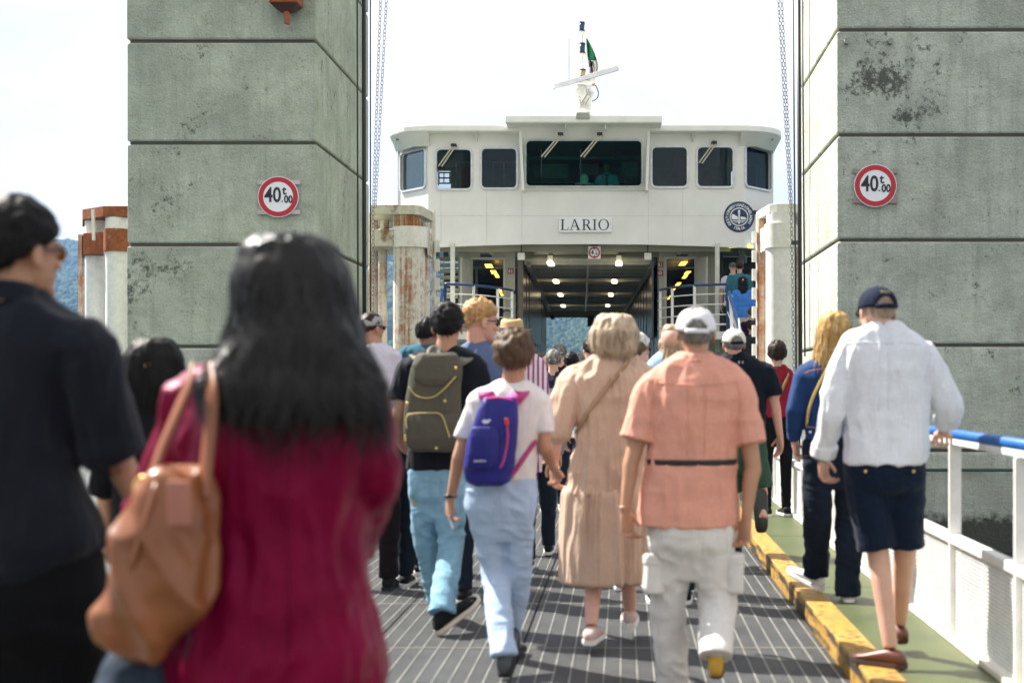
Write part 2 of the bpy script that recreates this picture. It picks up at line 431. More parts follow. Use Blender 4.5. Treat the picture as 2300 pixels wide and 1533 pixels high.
pm.box(.004, pw - .004, .004, PL - .004, -.028, -.02)
pm.cur = 1
for i in range(50): y = .015 + i * .03; pm.box(.006, pw - .006, y, y + .017, -.02, 0)
pm.cur = 2
for i in range(10): x = .0401 + i * pw / 10; pm.box(x - .0032, x + .0032, .006, PL - .006, -.015, .0030)
pm.box(.004, pw - .004, .002, .010, -.02, .003).box(.004, pw - .004, PL - .010, PL - .002, -.02, .003)
pme = pm.mesh('grating_panel', [M['gratedeep'], M['grate'], M['gratebar']])
for r in range(20):
    for c_ in range(cols):
        o = link('grating_panel', pme, (X0 + c_ * pw, YA + r * PL + uni(-.002, .002), uni(-.002, .002)), ramp_o)
M['gratebeam'] = None

m, nt, bs = newmat('kerb_yellow')
v = coords(nt); sep = N(nt, 'ShaderNodeSeparateXYZ'); nt.links.new(v, sep.inputs[0])
n1 = noise(nt, coords(nt, (6, 6, 6)), 3.5, 7, .7); n2 = noise(nt, coords(nt, (1, 1, 1)), 1.2, 4)
c = mixc(nt, ramp(nt, n2, .3, .7), (.34,.18,.026), (.44,.27,.06))
k = mth(nt, 'ADD', n1, mth(nt, 'MULTIPLY', n2, .22))
c = mixc(nt, mth(nt,'MULTIPLY',ramp(nt, noise(nt, v, 2.5, 5, .7), .5, .7),.5), c, (.26,.15,.05)); c = mixc(nt, ramp(nt, k, .665, .70), c, (.09,.04,.012))
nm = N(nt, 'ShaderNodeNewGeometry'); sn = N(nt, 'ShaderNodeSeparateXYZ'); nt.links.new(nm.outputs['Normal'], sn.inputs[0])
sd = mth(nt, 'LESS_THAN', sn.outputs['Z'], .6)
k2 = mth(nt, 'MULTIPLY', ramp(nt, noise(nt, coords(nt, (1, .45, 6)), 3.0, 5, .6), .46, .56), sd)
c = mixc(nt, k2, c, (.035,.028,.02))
nt.links.new(c, bs.inputs['Base Color']); bs.inputs['Roughness'].default_value = .5; bump(nt, bs, n1, .5, .004)
M['kerb'] = m
def kerb(xa, xb, lab):
    r = empty('kerb', ((xa+xb)/2, 10, 0), lab, 'kerb', None)
    tagk = 0
    y = YA
    while y < YB:
        L_ = 3.0
        MB().box(xa, xb, y + .004, min(y + L_, YB) - .004, -.03, KH + .012).build('kerb_section', M['kerb'], r, bevel=.012); y += L_
kerb(X1, X1 + KW, 'yellow steel kerb with worn black edge on the right of the grating')
kerb(X0 - KW, X0, 'yellow steel kerb on the left of the grating, behind the maroon blouse')

m, nt, bs = newmat('walkway_green')
v = coords(nt); n1 = noise(nt, v, 3, 6, .65); n2 = noise(nt, v, 14, 5, .7)
rp = N(nt, 'ShaderNodeMapping'); rp.inputs['Rotation'].default_value = (0, 0, rad(38)); nt.links.new(v, rp.inputs[0])
wv = N(nt, 'ShaderNodeTexWave', Scale=11.0, Distortion=.15); wv.bands_direction = 'X'; nt.links.new(rp.outputs[0], wv.inputs['Vector'])
c = mixc(nt, ramp(nt, n1, .32, .68), (.030,.058,.020), (.085,.105,.038))
c = mixc(nt, mth(nt, 'MULTIPLY', ramp(nt, wv.outputs['Fac'], .5, .9), .6), c, (.15,.15,.06))
c = mixc(nt, mth(nt,'MULTIPLY',ramp(nt, noise(nt, v, 6, 6, .7), .52, .66),.6), c, (.06,.055,.035)); c = mixc(nt, ramp(nt, n2, .64, .70), c, (.15,.07,.025))
nt.links.new(c, bs.inputs['Base Color']); bs.inputs['Roughness'].default_value = .4; bump(nt, bs, wv.outputs['Fac'], .8, .008)
for xa, xb, lab in ((X1 + KW, RX + .03, 'worn green painted walkway between yellow kerb and white railing'),
                    (LX - .03, X0 - KW, 'green painted walkway along the left side of the ramp')):
    mb = MB(); y = YA
    while y < YB: mb.box(xa, xb, y + .003, y + 2.99, -.03, KH); y += 3
    mb.build('walkway', m, kind='structure', label=lab)

# ---------------------------------------------------------------- railings
RT, MT = 1.14, .64
PS = 1.19
def mesh_panel_mesh():
    mb = MB(); h = MT - .06 - (KH + .03); n = 24
    for i in range(n + 1):
        z = i * h / n; mb.box(0, .004, 0, PS - .05, z - .0026, z + .0026)
    for j in range(46):
        y = (j + .5) * (PS - .05) / 46; mb.box(.0005, .0035, y - .0025, y + .0025, 0, h)
    return mb.mesh('mesh_panel', M['railwhite'])
mpm = mesh_panel_mesh()
def railing(x, ya, yb, lab, grp=None):
    r = empty('railing', (x, (ya+yb)/2, KH), lab, 'railing', grp)
    ys_ = []; y = 5.93 - PS * 8
    while y < yb:
        if y > ya: ys_.append(y)
        y += PS
    for y in ys_:
        MB().box(x-.03, x+.03, y-.012, y+.012, KH, RT-.055).box(x-.012, x+.012, y+.012, y+.05, KH, RT-.055).build('post', M['railwhite'], r, bevel=.003)
    for a, b in zip(ys_[:-1], ys_[1:]):
        link('mesh_panel', mpm, (x - .002, a + .03, KH + .03), r)
        MB().box(x-.028, x+.028, a+.0135, b-.0135, MT-.045, MT).build('middle_rail', M['railwhite'], r, bevel=.006)
    MB().box(x-.02, x+.035, ys_[0], ys_[-1], RT-.053, RT-.022).build('upper_rail', M['railwhite'], r, bevel=.006)
    MB().tube([(x, ys_[0], RT), (x, ys_[-1], RT)], .026, 14).build('handrail', M['blue'], r, smooth=True)
    MB().box(x-.035, x+.03, ys_[0], ys_[-1], KH+.001, KH+.032).build('foot_strip', M['railfoot'], r, bevel=.004)
railing(RX, 1.0, 17.4, 'white railing with blue handrail and mesh panels on the right of the ramp')
railing(LX, 1.0, 17.4, 'white railing with mesh panels on the left, partly hidden behind the man in navy')

# ---------------------------------------------------------------- concrete pillars
PD0, PD1 = 20.5, 24.7
CH = 1.467
def pillar(x0, x1, lab, kind_):
    r = empty('concrete_pillar', ((x0+x1)/2, (PD0+PD1)/2, -1.6), lab, 'pillar')
    CH, zt0 = (1.467, 6.315) if kind_ == 'L' else (1.515, 6.477)
    z = zt0 - 6 * CH; i = 0
    MB().box(x0+.04, x1-.04, PD0+.04, PD1-.04, -2.6, 12.1).build('core', mat('pillar_joint_dark', (.10,.085,.07), .95), r)
    while z < 12:
        key = {'L': {2: dict(moss=1.2), 3: dict(moss=.9, patch=(-1.25, 0, .9, .45, 1.0)), 4: dict(moss=.9)},
               'R': {5: dict(moss=1.2, patch=(-1.35, 0, .75, .95, .85)), 6: dict(moss=.3), 4: dict(moss=1.8), 3: dict(moss=1.4), 1: dict(moss=.2, wet=.55), 0: dict(wet=3.0), 2: dict(moss=.4)}}[kind_].get(i, dict(moss=.25))
        if kind_ == 'L': key = {2: dict(moss=.3), 3: dict(moss=1.3, patch=(-1.25, 0, .8, .5, .9)), 4: dict(moss=.5), 5: dict(moss=.6), 1: dict(wet=.55), 0: dict(wet=3.0)}.get(i, dict(moss=.8))
        col = (.53,.56,.48) if i < 3 or kind_ == "R" else (.50,.54,.435)
        mm = m_concrete('concrete_%s%d' % (kind_, i), col, seed=i + (20 if kind_ == 'R' else 0), **key)
        mb = MB().box(x0+uni(-.006,.006), x1+uni(-.006,.006), PD0+uni(-.006,.006), PD1, z+.022, z+CH-.022)
        o = mb.build('concrete_block', mm, r, bevel=.03)
        z += CH; i += 1
    return r
pillar(-7.16, -4.42, 'grey-green concrete pillar on the left carrying the orange lamp and a 40 t sign', 'L')
pillar(3.08, 7.6, 'pale concrete pillar on the right with black algae patches and a 40 t sign', 'R')
for px, nm_ in ((1901, 'first'), (1998, 'second')):
    p = W(px, 94, 20.5)
    MB().cyl(p + Vector((0, .02, 0)), p + Vector((0, -.10, -.01)), .04, 12).build('steel_peg', mat('peg_grey', (.3,.3,.26), .6), smooth=30,
        label='stubby %s metal peg on the mossy block of the right pillar' % ('left' if nm_ == 'first' else 'right'), cat='peg')
MB().cyl(W(2040, 1055, 20.38), W(2420, 1055, 20.38), .022, 10).build('pipe', mat('pipe_green', (.03,.07,.05), .5), smooth=True, label='thin dark green pipe running along the base of the right pillar', cat='pipe')

def ring_mb(c, r0, r1, y0, y1, n=56):
    mb = MB(); rs = []
    for i in range(n):
        a = 2*math.pi*i/n; ca, sa = math.cos(a), math.sin(a)
        rs.append([(c.x+r0*ca, y0, c.z+r0*sa), (c.x+r1*ca, y0, c.z+r1*sa), (c.x+r1*ca, y1, c.z+r1*sa), (c.x+r0*ca, y1, c.z+r0*sa)])
    return mb.rings(rs, closed=True)
def disc_mb(c, r, y0, y1, n=56):
    return MB().prism_y([(c.x+r*math.cos(2*math.pi*i/n), c.z+r*math.sin(2*math.pi*i/n)) for i in range(n)], y0, y1)
def weight_sign(px, py, rpx, lab, brown=False):
    d = PD0 - .05; c = W(px, py, d); s = F / d; r = rpx / s
    root = empty('weight_limit_sign', c, lab, 'sign')
    bm_ = mat('bracket_brown' if brown else 'bracket_pale', (.30,.24,.22) if brown else (.5,.45,.42), .6)
    for dz in (33, -34):
        MB().box(c.x-r*1.03, c.x+r*1.06, d+.012, d+.035, c.z+(dz-5)/s, c.z+(dz+5)/s).build('bracket', bm_, root, bevel=.003)
    disc_mb(c, r, d-.006, d+.010).build('rim', M['signwhite'], root, smooth=30)
    ring_mb(c, r*.735, r*.965, d-.010, d-.0065).build('red_band', M['red'], root)
    mb = MB()
    def t(b, x, y, size, sx, bold): from_mesh(mb, text_mesh(b, size, .004, sx, bold), T(c.x+x*r, d-.010, c.z+y*r) )
    t('40', -.26, .06, r*1.02, .80, r*.018); t('t', .30, .30, r*.62, .95, r*.012); t('00', .50, -.14, r*.50, .85, r*.014); t('.', .19, -.13, r*.4, 1, r*.01)
    mb.build('lettering', M['ink'], root)
weight_sign(625, 442, 46, 'round red and white 40 t weight limit sign on the left pillar')
weight_sign(1966, 417, 48, 'round red and white 40 t weight limit sign on the right pillar', True)

# orange signal lamp hanging at the top of the left pillar
c = W(640, -15, 20.2)
root = empty('signal_lamp', c, 'rusty orange signal lamp with black round lens high on the left pillar', 'lamp')
mo = m_steel('lamp_orange', (.32,.075,.012), .25, False, (.10,.02,.008))
MB().box(c.x-.205, c.x+.205, c.y-.12, c.y+.25, c.z-.16, c.z+.30).build('housing', mo, root, bevel=.02)
MB().tube([(c.x, c.y-.12, c.z+.10), (c.x, c.y-.17, c.z+.10)], [.165, .15], 28).build('lens', mat('lens_black', (.005,.008,.01), .15), root, smooth=30)
MB().add([(c.x-.19,c.y-.10,c.z-.163),(c.x+.2,c.y-.10,c.z-.163),(c.x+.2,c.y+.2,c.z-.163),(c.x-.19,c.y+.2,c.z-.163),(c.x-.05,c.y,c.z-.27),(c.x+.09,c.y,c.z-.27),(c.x+.09,c.y+.08,c.z-.27),(c.x-.05,c.y+.08,c.z-.27)],
         [(0,1,2,3),(7,6,5,4),(0,4,5,1),(1,5,6,2),(2,6,7,3),(3,7,4,0)]).build('lower_bracket', mat('lamp_bracket', (.06,.015,.01), .6), root)
MB().tube([(c.x+.02,c.y+.03,c.z-.26),(c.x+.03,c.y+.03,c.z-.36),(c.x+.02,c.y+.03,c.z-.43)], [.05,.04,.045], 14).build('stub_pipe', mo, root, smooth=30)

# ---------------------------------------------------------------- lifting cables and chains
def cable(p0, p1, r, lab, m_='cable'):
    MB().tube([p0, p1], r, 10).build('cable', M[m_], smooth=True, label=lab, cat='cable')
cable(W(802, -120, 22.4), W(805, 1000, 22.4), .013, 'thin black lifting cable, first from the left beside the left pillar')
cable(W(817, -120, 22.9), W(819, 1060, 22.9), .034, 'thick black lifting cable running down the left pillar corner')
cable(W(832, -120, 24.2), W(832, 700, 24.2), .011, 'fine dark cable nearest the chains beside the left pillar')
cable(W(1780, -120, 24.2), W(1790, 1000, 24.2), .014, 'thin dark cable just left of the thick right-hand cable')
cable(W(1793, -120, 23.6), W(1799, 1000, 23.6), .034, 'thick black lifting cable at the corner of the right pillar')
cable(W(1801, -120, 22.6), W(1808, 800, 22.6), .013, 'thin dark cable lying against the pale side of the right pillar')
M['purple'] = mat('chain_light', (.13,.11,.12), .45, .6)
def chain(p0, p1, lab, sz=.062):
    mb = MB(); p0 = Vector(p0); p1 = Vector(p1); n = int((p1-p0).length / sz); t = (p1-p0).normalized()
    for i in range(n):
        c_ = p0 + (p1-p0) * (i + .5) / n; side = Vector((1,0,0)) if i % 2 else Vector((.5,.85,0)); pts = []
        for k in range(10):
            a = 2*math.pi*k/10; pts.append(c_ + side*math.cos(a)*sz*.36 + t*math.sin(a)*sz*.66)
        mb.tube(pts, .0048, 5, closed=True)
    mb.build('chain', M['purple'], smooth=True, label=lab, cat='chain')
chain(W(857, -60, 24.5), W(838, 466, 25.2), 'left strand of the hanging chain by the left pillar')
chain(W(871, -60, 24.5), W(843, 466, 25.2), 'right strand of the hanging chain by the left pillar')
chain(W(838, 466, 25.2), W(836, 850, 25.2), 'chain hanging down the front of the rusty left columns', .070)
chain(W(1745, -60, 24.5), W(1775, 466, 25.2), 'left strand of the hanging chain by the right pillar')
chain(W(1753, -60, 24.5), W(1779, 466, 25.2), 'right strand of the hanging chain by the right pillar')
chain(W(1777, 466, 25.2), W(1784, 860, 25.2), 'chain hanging down the white right column', .070)

# ---------------------------------------------------------------- steel pile clusters
ms_l = m_steel('pile_rust_streaked', (.66,.62,.54), .62, True, (.20,.075,.035))
ms_c = m_steel('pile_cap_pale', (.60,.57,.45), .42, False, (.12,.06,.03))
ms_w = m_steel('pile_white', (.82,.81,.76), .05, True)
ms_w2 = m_steel('pile_white_spotted', (.80,.78,.70), .22, True, (.25,.15,.06))
ms_r = m_steel('pile_heavy_rust', (.55,.42,.25), 1.15, False, (.17,.05,.012))
ms_rr = m_steel('pile_rust_side', (.66,.50,.36), .72, True, (.26,.08,.018))
def pipe(root, px, d, w, y0, y1, m_, name='pile'):
    r = w / 2 * d / F; MB().tube([W(px, y0, d), W(px, y1, d)], r, 28).build(name, m_, root, smooth=30)
def band(root, poly, y0, y1, d, m_, name='band'):
    pl = [(fx(px, dd), dd) for px, dd in poly]
    MB().prism(pl, fz(y1, d), fz(y0, d)).build(name, m_, root, bevel=.008)
root = empty('pile_cluster', W(905, 1100, 26.5), 'rust streaked steel pile cluster between left pillar and ferry', 'piles')
pipe(root, 919, 26.4, 72, 557, 1260, ms_l); pipe(root, 914, 26.4, 62, 478, 513, m_steel('pile_neck_rust', (.62,.52,.36), .80, True, (.16,.06,.02)), 'pile_neck')
pipe(root, 860, 27.0, 20, 562, 1250, ms_l); pipe(root, 838, 27.2, 22, 480, 1250, ms_l); pipe(root, 953, 27.0, 26, 500, 1250, ms_l); pipe(root, 864, 27.0, 20, 478, 515, ms_l, 'pile_neck')
band(root, [(834,26.2),(893,26.2),(893,28),(834,28)], 515, 553, 26.2, ms_c)
pipe(root, 922, 26.38, 80, 511, 557, ms_w2, 'collar')
band(root, [(960,26.3),(973,27.2),(973,28.4),(960,28)], 528, 580, 27.2, ms_c)
band(root, [(833,26.1),(931,26.1),(948,26.25),(974,27.3),(974,28.6),(833,28.6)], 460, 481, 26.1, ms_c, 'cap_slab')
mb = MB(); mb.bar(W(974, 470, 27.3), W(974, 1150, 27.3), .06, .12)
for yy in range(540, 860, 42): a = W(980, yy, 27.2); mb.box(a.x-.03, a.x+.06, a.y-.05, a.y+.05, a.z-.22, a.z)
mb.build('rack_strip', ms_w2, root)
root = empty('pile_cluster', W(1750, 1100, 26.5), 'white steel pile cluster with orange rust stain left of the right pillar', 'piles')
pipe(root, 1753, 26.2, 66, 558, 1260, ms_w); pipe(root, 1753, 26.2, 64, 478, 505, ms_w, 'pile_neck')
pipe(root, 1753, 26.18, 72, 504, 558, ms_w2, 'collar')
pipe(root, 1711, 27.0, 20, 490, 1260, ms_rr); pipe(root, 1794, 26.6, 16, 480, 1250, ms_l)
band(root, [(1702,27.2),(1720,26.3),(1720,28.2),(1702,28.4)], 508, 562, 26.4, ms_w2)
band(root, [(1699,27.2),(1727,26.05),(1745,25.95),(1799,25.95),(1799,28.4),(1699,28.4)], 458, 478, 26.0, ms_w2, 'cap_slab')
band(root, [(1785,26.0),(1799,26.0),(1799,28.4),(1785,28.4)], 508, 555, 26.2, ms_w2)
mb = MB(); mb.bar(W(1702, 480, 27.1), W(1702, 1150, 27.1), .06, .12)
for yy in range(520, 860, 42): a = W(1695, yy, 27.0); mb.box(a.x-.05, a.x+.04, a.y-.05, a.y+.05, a.z-.22, a.z)
mb.build('rack_strip', ms_w, root)
a = W(1790, 545, 24.9); MB().box(a.x-.10, a.x+.06, a.y-.05, a.y+.05, a.z-.035, a.z+.035).build('cable_clamp', mat('clamp_green', (.02,.04,.035), .5), bevel=.004, label='small dark green clamp joining the cables at the right column', cat='clamp')
root = empty('pile_cluster', W(235, 1100, 26.5), 'white steel pile cluster with heavily rusted bands left of the left pillar', 'piles')
pipe(root, 214, 26.8, 44, 487, 1260, ms_w); pipe(root, 262, 26.3, 48, 478, 1260, ms_w)
band(root, [(187,26.5),(233,26.3),(233,27.4),(187,27.4)], 522, 571, 26.4, ms_r)
pipe(root, 262, 26.28, 56, 515, 565, ms_r, 'collar')
band(root, [(185,26.6),(232,26.1),(290,26.1),(290,27.8),(185,27.8)], 464, 488, 26.2, ms_r, 'cap_slab')
mb = MB(); a = W(209, 470, 26.15); b = W(211, 540, 26.15); mb.bar(a, b, .05, .06); mb.build('bolt_strip', ms_w2, root)
mb = MB(); mb.bar(W(182, 527, 27.0), W(182, 1150, 27.0), .07, .10); mb.build('edge_strip', ms_rr, root)
# low white quay beam glimpsed under the arm of the man in navy
MB().box(-6.3, -4.0, 14.0, 14.5, -1.0, .85).box(-6.35, -3.95, 13.95, 14.55, .85, .95).build('quay_beam', ms_w2, label='low white quay beam with rusty edge left of the ramp', cat='beam', bevel=.01)
# ================================================================ FERRY
FD = 32.0
ferry = empty('ferry', W(1320, 858, 34) , 'white car ferry with green-glazed wheelhouse and open vehicle tunnel moored beyond the ramp', 'ferry')
# wall with window holes; px coordinates at depth d, thickness back
def wall_px(name, outline, holes, d, thick, m_, parent=ferry, bevel=0):
    s = d / F
    cv = lambda ol: [((x - CX) * s, H - (y - HY) * s) for x, y in ol]
    me = curve_mesh([cv(outline)] + [cv(h) for h in holes], thick)
    mb = MB(); from_mesh(mb, me, T(0, d + thick / 2, 0)); return mb.build(name, m_, parent)
def wpx(x0, y0, x1, y1, r=9): return [(x, y) for x, y in rrect(x0, y0, x1, y1, r)]
wins = {'a': (981,336,1058,424), 'b': (1082,334,1160,422), 'c': (1465,331,1543,419), 'd': (1567,331,1646,419)}
edge = [(962, 556), (985, 555), (1080, 551), (1180, 548.5), (1320, 548), (1450, 549), (1560, 552), (1672, 556)]
outl = [(962, 300), (1172, 300), (1172, 426), (1457, 426), (1457, 300), (1672, 300)] + edge[::-1]
wall_px('front_wall', outl, [wpx(*w) for w in wins.values()], FD, .10, M['white'])
def window(x0, y0, x1, y1, d, glass, tilt=None, parent=ferry, r=9, t=4.5):
    s = d / F
    cv = lambda ol: [((x - CX) * s, H - (y - HY) * s) for x, y in ol]
    mb = MB(); from_mesh(mb, curve_mesh([cv(wpx(x0-t, y0-t, x1+t, y1+t, r+t)), cv(wpx(x0+.5, y0+.5, x1-.5, y1-.5, r))], .05), T(0, d - .012, 0))
    fr = mb.build('window_frame', mat('window_frame_alu', (.62,.64,.66), .35, .3), parent)
    mb = MB(); mb.prism_y(cv(wpx(x0+.3, y0+.3, x1-.3, y1-.3, r))[::-1], d + .035, d + .04)
    mb.build('window_pane', glass, fr)
for k, w in wins.items(): window(*w, FD, M['glass_grey'])
# curved corner panels with a window each
def corner(sx, xa, xb, ya, yb, win, bot):
    # panel runs from front edge xa (depth FD) to xb (depth FD+1.1)
    A = W(xa, ya, FD); d2 = FD + .95; B = W(xb, ya, d2)
    L_ = math.hypot(B.x - A.x, B.y - A.y); s = FD / F
    def u(px):   # fraction across the panel as seen by the camera
        k = (px - CX) / F; t = (k * A.y - A.x) / ((B.x - A.x) - k * (B.y - A.y)); return t * L_
    zt, zb = fz(300, FD), fz(bot, FD)
    w0, w1 = sorted((u(win[0]), u(win[2]))); wz1, wz0 = fz(win[1], FD+.4), fz(win[3], FD+.4)
    di = Vector((B.x - A.x, B.y - A.y, 0)).normalized(); nrm = Vector((di.y, -di.x, 0)) * (1 if sx < 0 else -1)
    if nrm.y > 0: nrm = -nrm
    def put(name, outs, thick, off, m_, par):
        me = curve_mesh(outs, thick); mb = MB()
        vs = [Vector((A.x, A.y, 0)) + di * v.co.x + nrm * (off + v.co.z) + Vector((0, 0, v.co.y)) for v in me.vertices]
        mb.add(vs, [tuple(p.vertices) for p in me.polygons]); return mb.build(name, m_, par)
    put('corner_wall', [[(0, zb), (L_, zb), (L_, zt), (0, zt)], rrect(w0, wz0, w1, wz1, .09)], .08, -.04, M['white'], ferry)
    fr = put('window_frame', [rrect(w0-.05, wz0-.045, w1+.05, wz1+.045, .13), rrect(w0, wz0, w1, wz1, .09)], .05, .015, mat('window_frame_alu', (.6,.6,.6)), ferry)
    put('window_pane', [rrect(w0, wz0, w1, wz1, .09)], .006, -.05, M['glass_corner'], fr)
    x = B.x
    MB().box(x-.04, x+.04, B.y, B.y + 4.2, zb, zt).build('side_wall', M['white'], ferry)
    return B
BL = corner(-1, 962, 897, 300, 560, (902,340,956,423), 556)
BR = corner(1, 1672, 1733, 300, 560, (1674,334,1730,421), 556)
# hull below and behind the front wall, underside and back wall of the wheelhouse
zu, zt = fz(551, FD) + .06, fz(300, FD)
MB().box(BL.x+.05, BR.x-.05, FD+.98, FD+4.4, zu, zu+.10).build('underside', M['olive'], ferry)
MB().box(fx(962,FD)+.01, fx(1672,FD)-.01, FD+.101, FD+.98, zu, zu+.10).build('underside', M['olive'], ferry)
zf = fz(470, FD)
MB().box(BL.x+.05, BR.x-.05, FD+.2, FD+4.3, zf-.06, zf).build('wheelhouse_floor', M['dark'], ferry)
m_int = mat('wheelhouse_wall', (.34,.36,.33), .6, var=.1)
# back wall with two small added openings that let daylight into the wheelhouse
s_ = 36.3 / F
outs = [[(BL.x+.05, zf), (BR.x-.05, zf), (BR.x-.05, zt), (BL.x+.05, zt)]]
for cxp, w in ((-4.75,.35),(2.75,.35)): outs.append(rrect(cxp, zf+1.0, cxp+w, zf+1.5, .05))
mb = MB(); from_mesh(mb, curve_mesh(outs, .06), T(0, 36.3, 0)); mb.build('back_wall', m_int, ferry)
MB().box(BL.x+.05, BR.x-.05, FD+.15, FD+4.3, zt-.12, zt-.08).build('wheelhouse_ceiling', mat('wheelhouse_ceiling', (.16,.17,.15), .6), ferry)
for px in (1176, 1452):
    MB().box(fx(px,33.2)-.03, fx(px,33.2)+.03, FD+.3, 34.6, zf, zt-.13).build('partition', m_int, ferry)
# furniture glimpsed through the panes
def inbox(x0, y0, x1, y1, d, m_, name, th=.25): return MB().box(fx(x0,d), fx(x1,d), d, d+th, fz(y1,d), fz(y0,d)).build(name, m_, ferry)
m_cur = mat('curtain_red', (.22,.02,.03), .8, stretch=(8,8,.5), var=.4)
inbox(1036,376,1058,430,34.2,m_cur,'curtain',.04); inbox(1512,350,1543,425,34.0,m_cur,'curtain',.05); inbox(1575,385,1600,430,34.0,m_cur,'curtain',.05)
mb = MB(); d = 33.6
for x0,y0,x1,y1 in ((984,386,1012,389),(984,398,1012,401),(984,410,1012,413),(984,386,987,413),(996,386,998,413),(1009,386,1012,413)): mb.box(fx(x0,d),fx(x1,d),d,d+.03,fz(y1,d),fz(y0,d))
mb.build('wall_grille', mat('grille_red', (.35,.03,.03), .5), ferry)
mb = MB()
for x0 in (1022, 1106, 1130): mb.box(fx(x0,34.4), fx(x0+3,34.4), 34.4, 34.5, fz(440,34.4), fz(362,34.4)).box(fx(x0,34.4), fx(x0+34,34.4), 34.4, 34.46, fz(365,34.4), fz(362,34.4))
mb.build('inner_door_frame', mat('inner_frame', (.40,.42,.40), .5), ferry)
m_pan = mat('panel_green_grey', (.42,.48,.42), .5)
for x0,y0,x1,y1,d in ((1216,368,1276,400,34.5),(1200,372,1210,400,34.6),(1300,368,1344,392,35),(1396,364,1432,396,34.4)): inbox(x0,y0,x1,y1,d,m_pan,'wall_cabinet',.06)
inbox(1184,352,1440,358,33.4,mat('dark_beam', (.20,.22,.2), .6),'ceiling_beam',.06)
inbox(1404,398,1438,430,33.0,M['dark'],'console_screen',.1); inbox(1186,412,1440,440,33.3,M['dark'],'console',.7)
# wheelhouse centre: protruding box with big window
CD = 31.45
def tilt(o):
    me = o.data; ox, oy, oz = o.matrix_basis.translation if o.parent is None else o.matrix_basis.translation + ferry.location
    zt_, zb_ = fz(270, CD), fz(427, CD)
    for v in me.vertices:
        x, y, z = v.co.x + ox, v.co.y + oy, v.co.z + oz; dy = (FD - .055 - CD) * max(0, (zt_ - z) / (zt_ - zb_)); k_ = 1 + dy / CD
        v.co = ((x * k_) - ox, y + dy - oy, H + (z - H) * k_ - oz)
    me.update()
def tilt_abs(o, world):
    me = o.data
    zt_, zb_ = fz(270, CD), fz(427, CD)
    for v in me.vertices:
        p = v.co + world; dy = (FD - .055 - CD) * max(0, (zt_ - p.z) / (zt_ - zb_)); k_ = 1 + dy / CD
        v.co = Vector((p.x * k_, p.y + dy, H + (p.z - H) * k_)) - world
    me.update()
n0 = set(bpy.data.objects)
wall_px('centre_wall', [(1164, 270), (1461, 270), (1456, 427), (1172, 427)], [wpx(1182, 316, 1441, 418, 9)], CD, .08, M['white'])
window(1182, 316, 1441, 418, CD, M['glass_green'], r=9, t=4.5)
for o in set(bpy.data.objects) - n0:
    w_ = Vector((0,0,0)); q_ = o
    while q_: w_ += q_.location; q_ = q_.parent
    tilt_abs(o, w_)
for xa, xb in ((1164,1172),(1461,1456)):
    mb = MB(); A0 = W(xa,270,CD+.08); A1 = W(xb,427,CD+.08); sgn = 1 if xa < 1300 else -1
    mb.add([A0, A1, Vector((A1.x, FD+.02, A1.z)), Vector((A0.x, FD+1.2, A0.z)), A0+Vector((sgn*.06,0,0)), A1+Vector((sgn*.06,0,0)), Vector((A1.x+sgn*.06, FD+.02, A1.z)), Vector((A0.x+sgn*.06, FD+1.2, A0.z))],
           [(0,1,2,3),(7,6,5,4),(0,4,5,1),(1,5,6,2),(2,6,7,3),(3,7,4,0)])
    mb.build('centre_cheek', M['white'], ferry)
# panel seams, slightly proud
mb = MB()
for x0, y0, x1, y1 in ((962,484,1672,485),(990,430,991,549),(1093,430,1094,547),(1172,428,1173,547),(1456,428,1457,547),(1533,425,1534,547)):
    mb.box(fx(x0,FD), fx(x1,FD), FD-.004, FD+.002, fz(y1,FD), fz(y0,FD))
mb.build('weld_seams', mat('seam_grey', (.60,.60,.57), .5), ferry)
# roofs
def roof(poly, z0, z1, name='roof'):
    return MB().prism(poly, z0, z1).build(name, M['roofwhite'], ferry, bevel=.03)
z0, z1 = fz(303, FD), fz(286, FD)
def arc(cx_, cy_, r, a0, a1, n=8): return [(cx_ + r*math.cos(rad(a0+(a1-a0)*i/n)), cy_ + r*math.sin(rad(a0+(a1-a0)*i/n))) for i in range(n+1)]
xl = fx(876, FD+.6); xr = fx(1755, FD+.6); yf = FD - .35
roof(arc(xl+1.0, yf+1.0, 1.0, 180, 270) + arc(xr-1.0, yf+1.0, 1.0, 270, 360) + [(xr, 36.8), (xl, 36.8)], z0+.02, z1)
# curved soffit at both ends and along the front
for sx in (1, -1):
    mb = MB(); rs = []
    for i in range(9):
        t = i / 8; rs.append(None)
    x_o = xr if sx > 0 else xl
    ro = arc(x_o - sx*1.0, yf+1.0, 1.0, 270, 360 if sx > 0 else 180); B_ = BR if sx > 0 else BL
    inner = [(x_o - sx*(1.0) , FD), (x_o - sx*.62, FD+.02), (x_o - sx*.45, FD+.3), (B_.x+sx*.05, B_.y-.2), (B_.x+sx*.05, B_.y+.2)]
    vs = [(x, y, z0+.018) for x, y in ro]; n = len(ro)
    vs += [(*[inner[min(4, int(round(i*4/(n-1))))][k] for k in (0,1)], z0-.26) for i in range(n)]
    mb.add(vs, [(i, i+1, n+i+1, n+i) for i in range(n-1)]); mb.build('soffit', M['white'], ferry, smooth=True)
zc0, zc1 = fz(275, CD-.5), fz(257, CD-.5)
xa, xb = fx(1134, CD-.45), fx(1487, CD-.45)
roof([(xa, CD-.45), (xb, CD-.45), (xb, 36.9), (xa, 36.9)], zc0, zc1, 'centre_roof')
mb = MB()
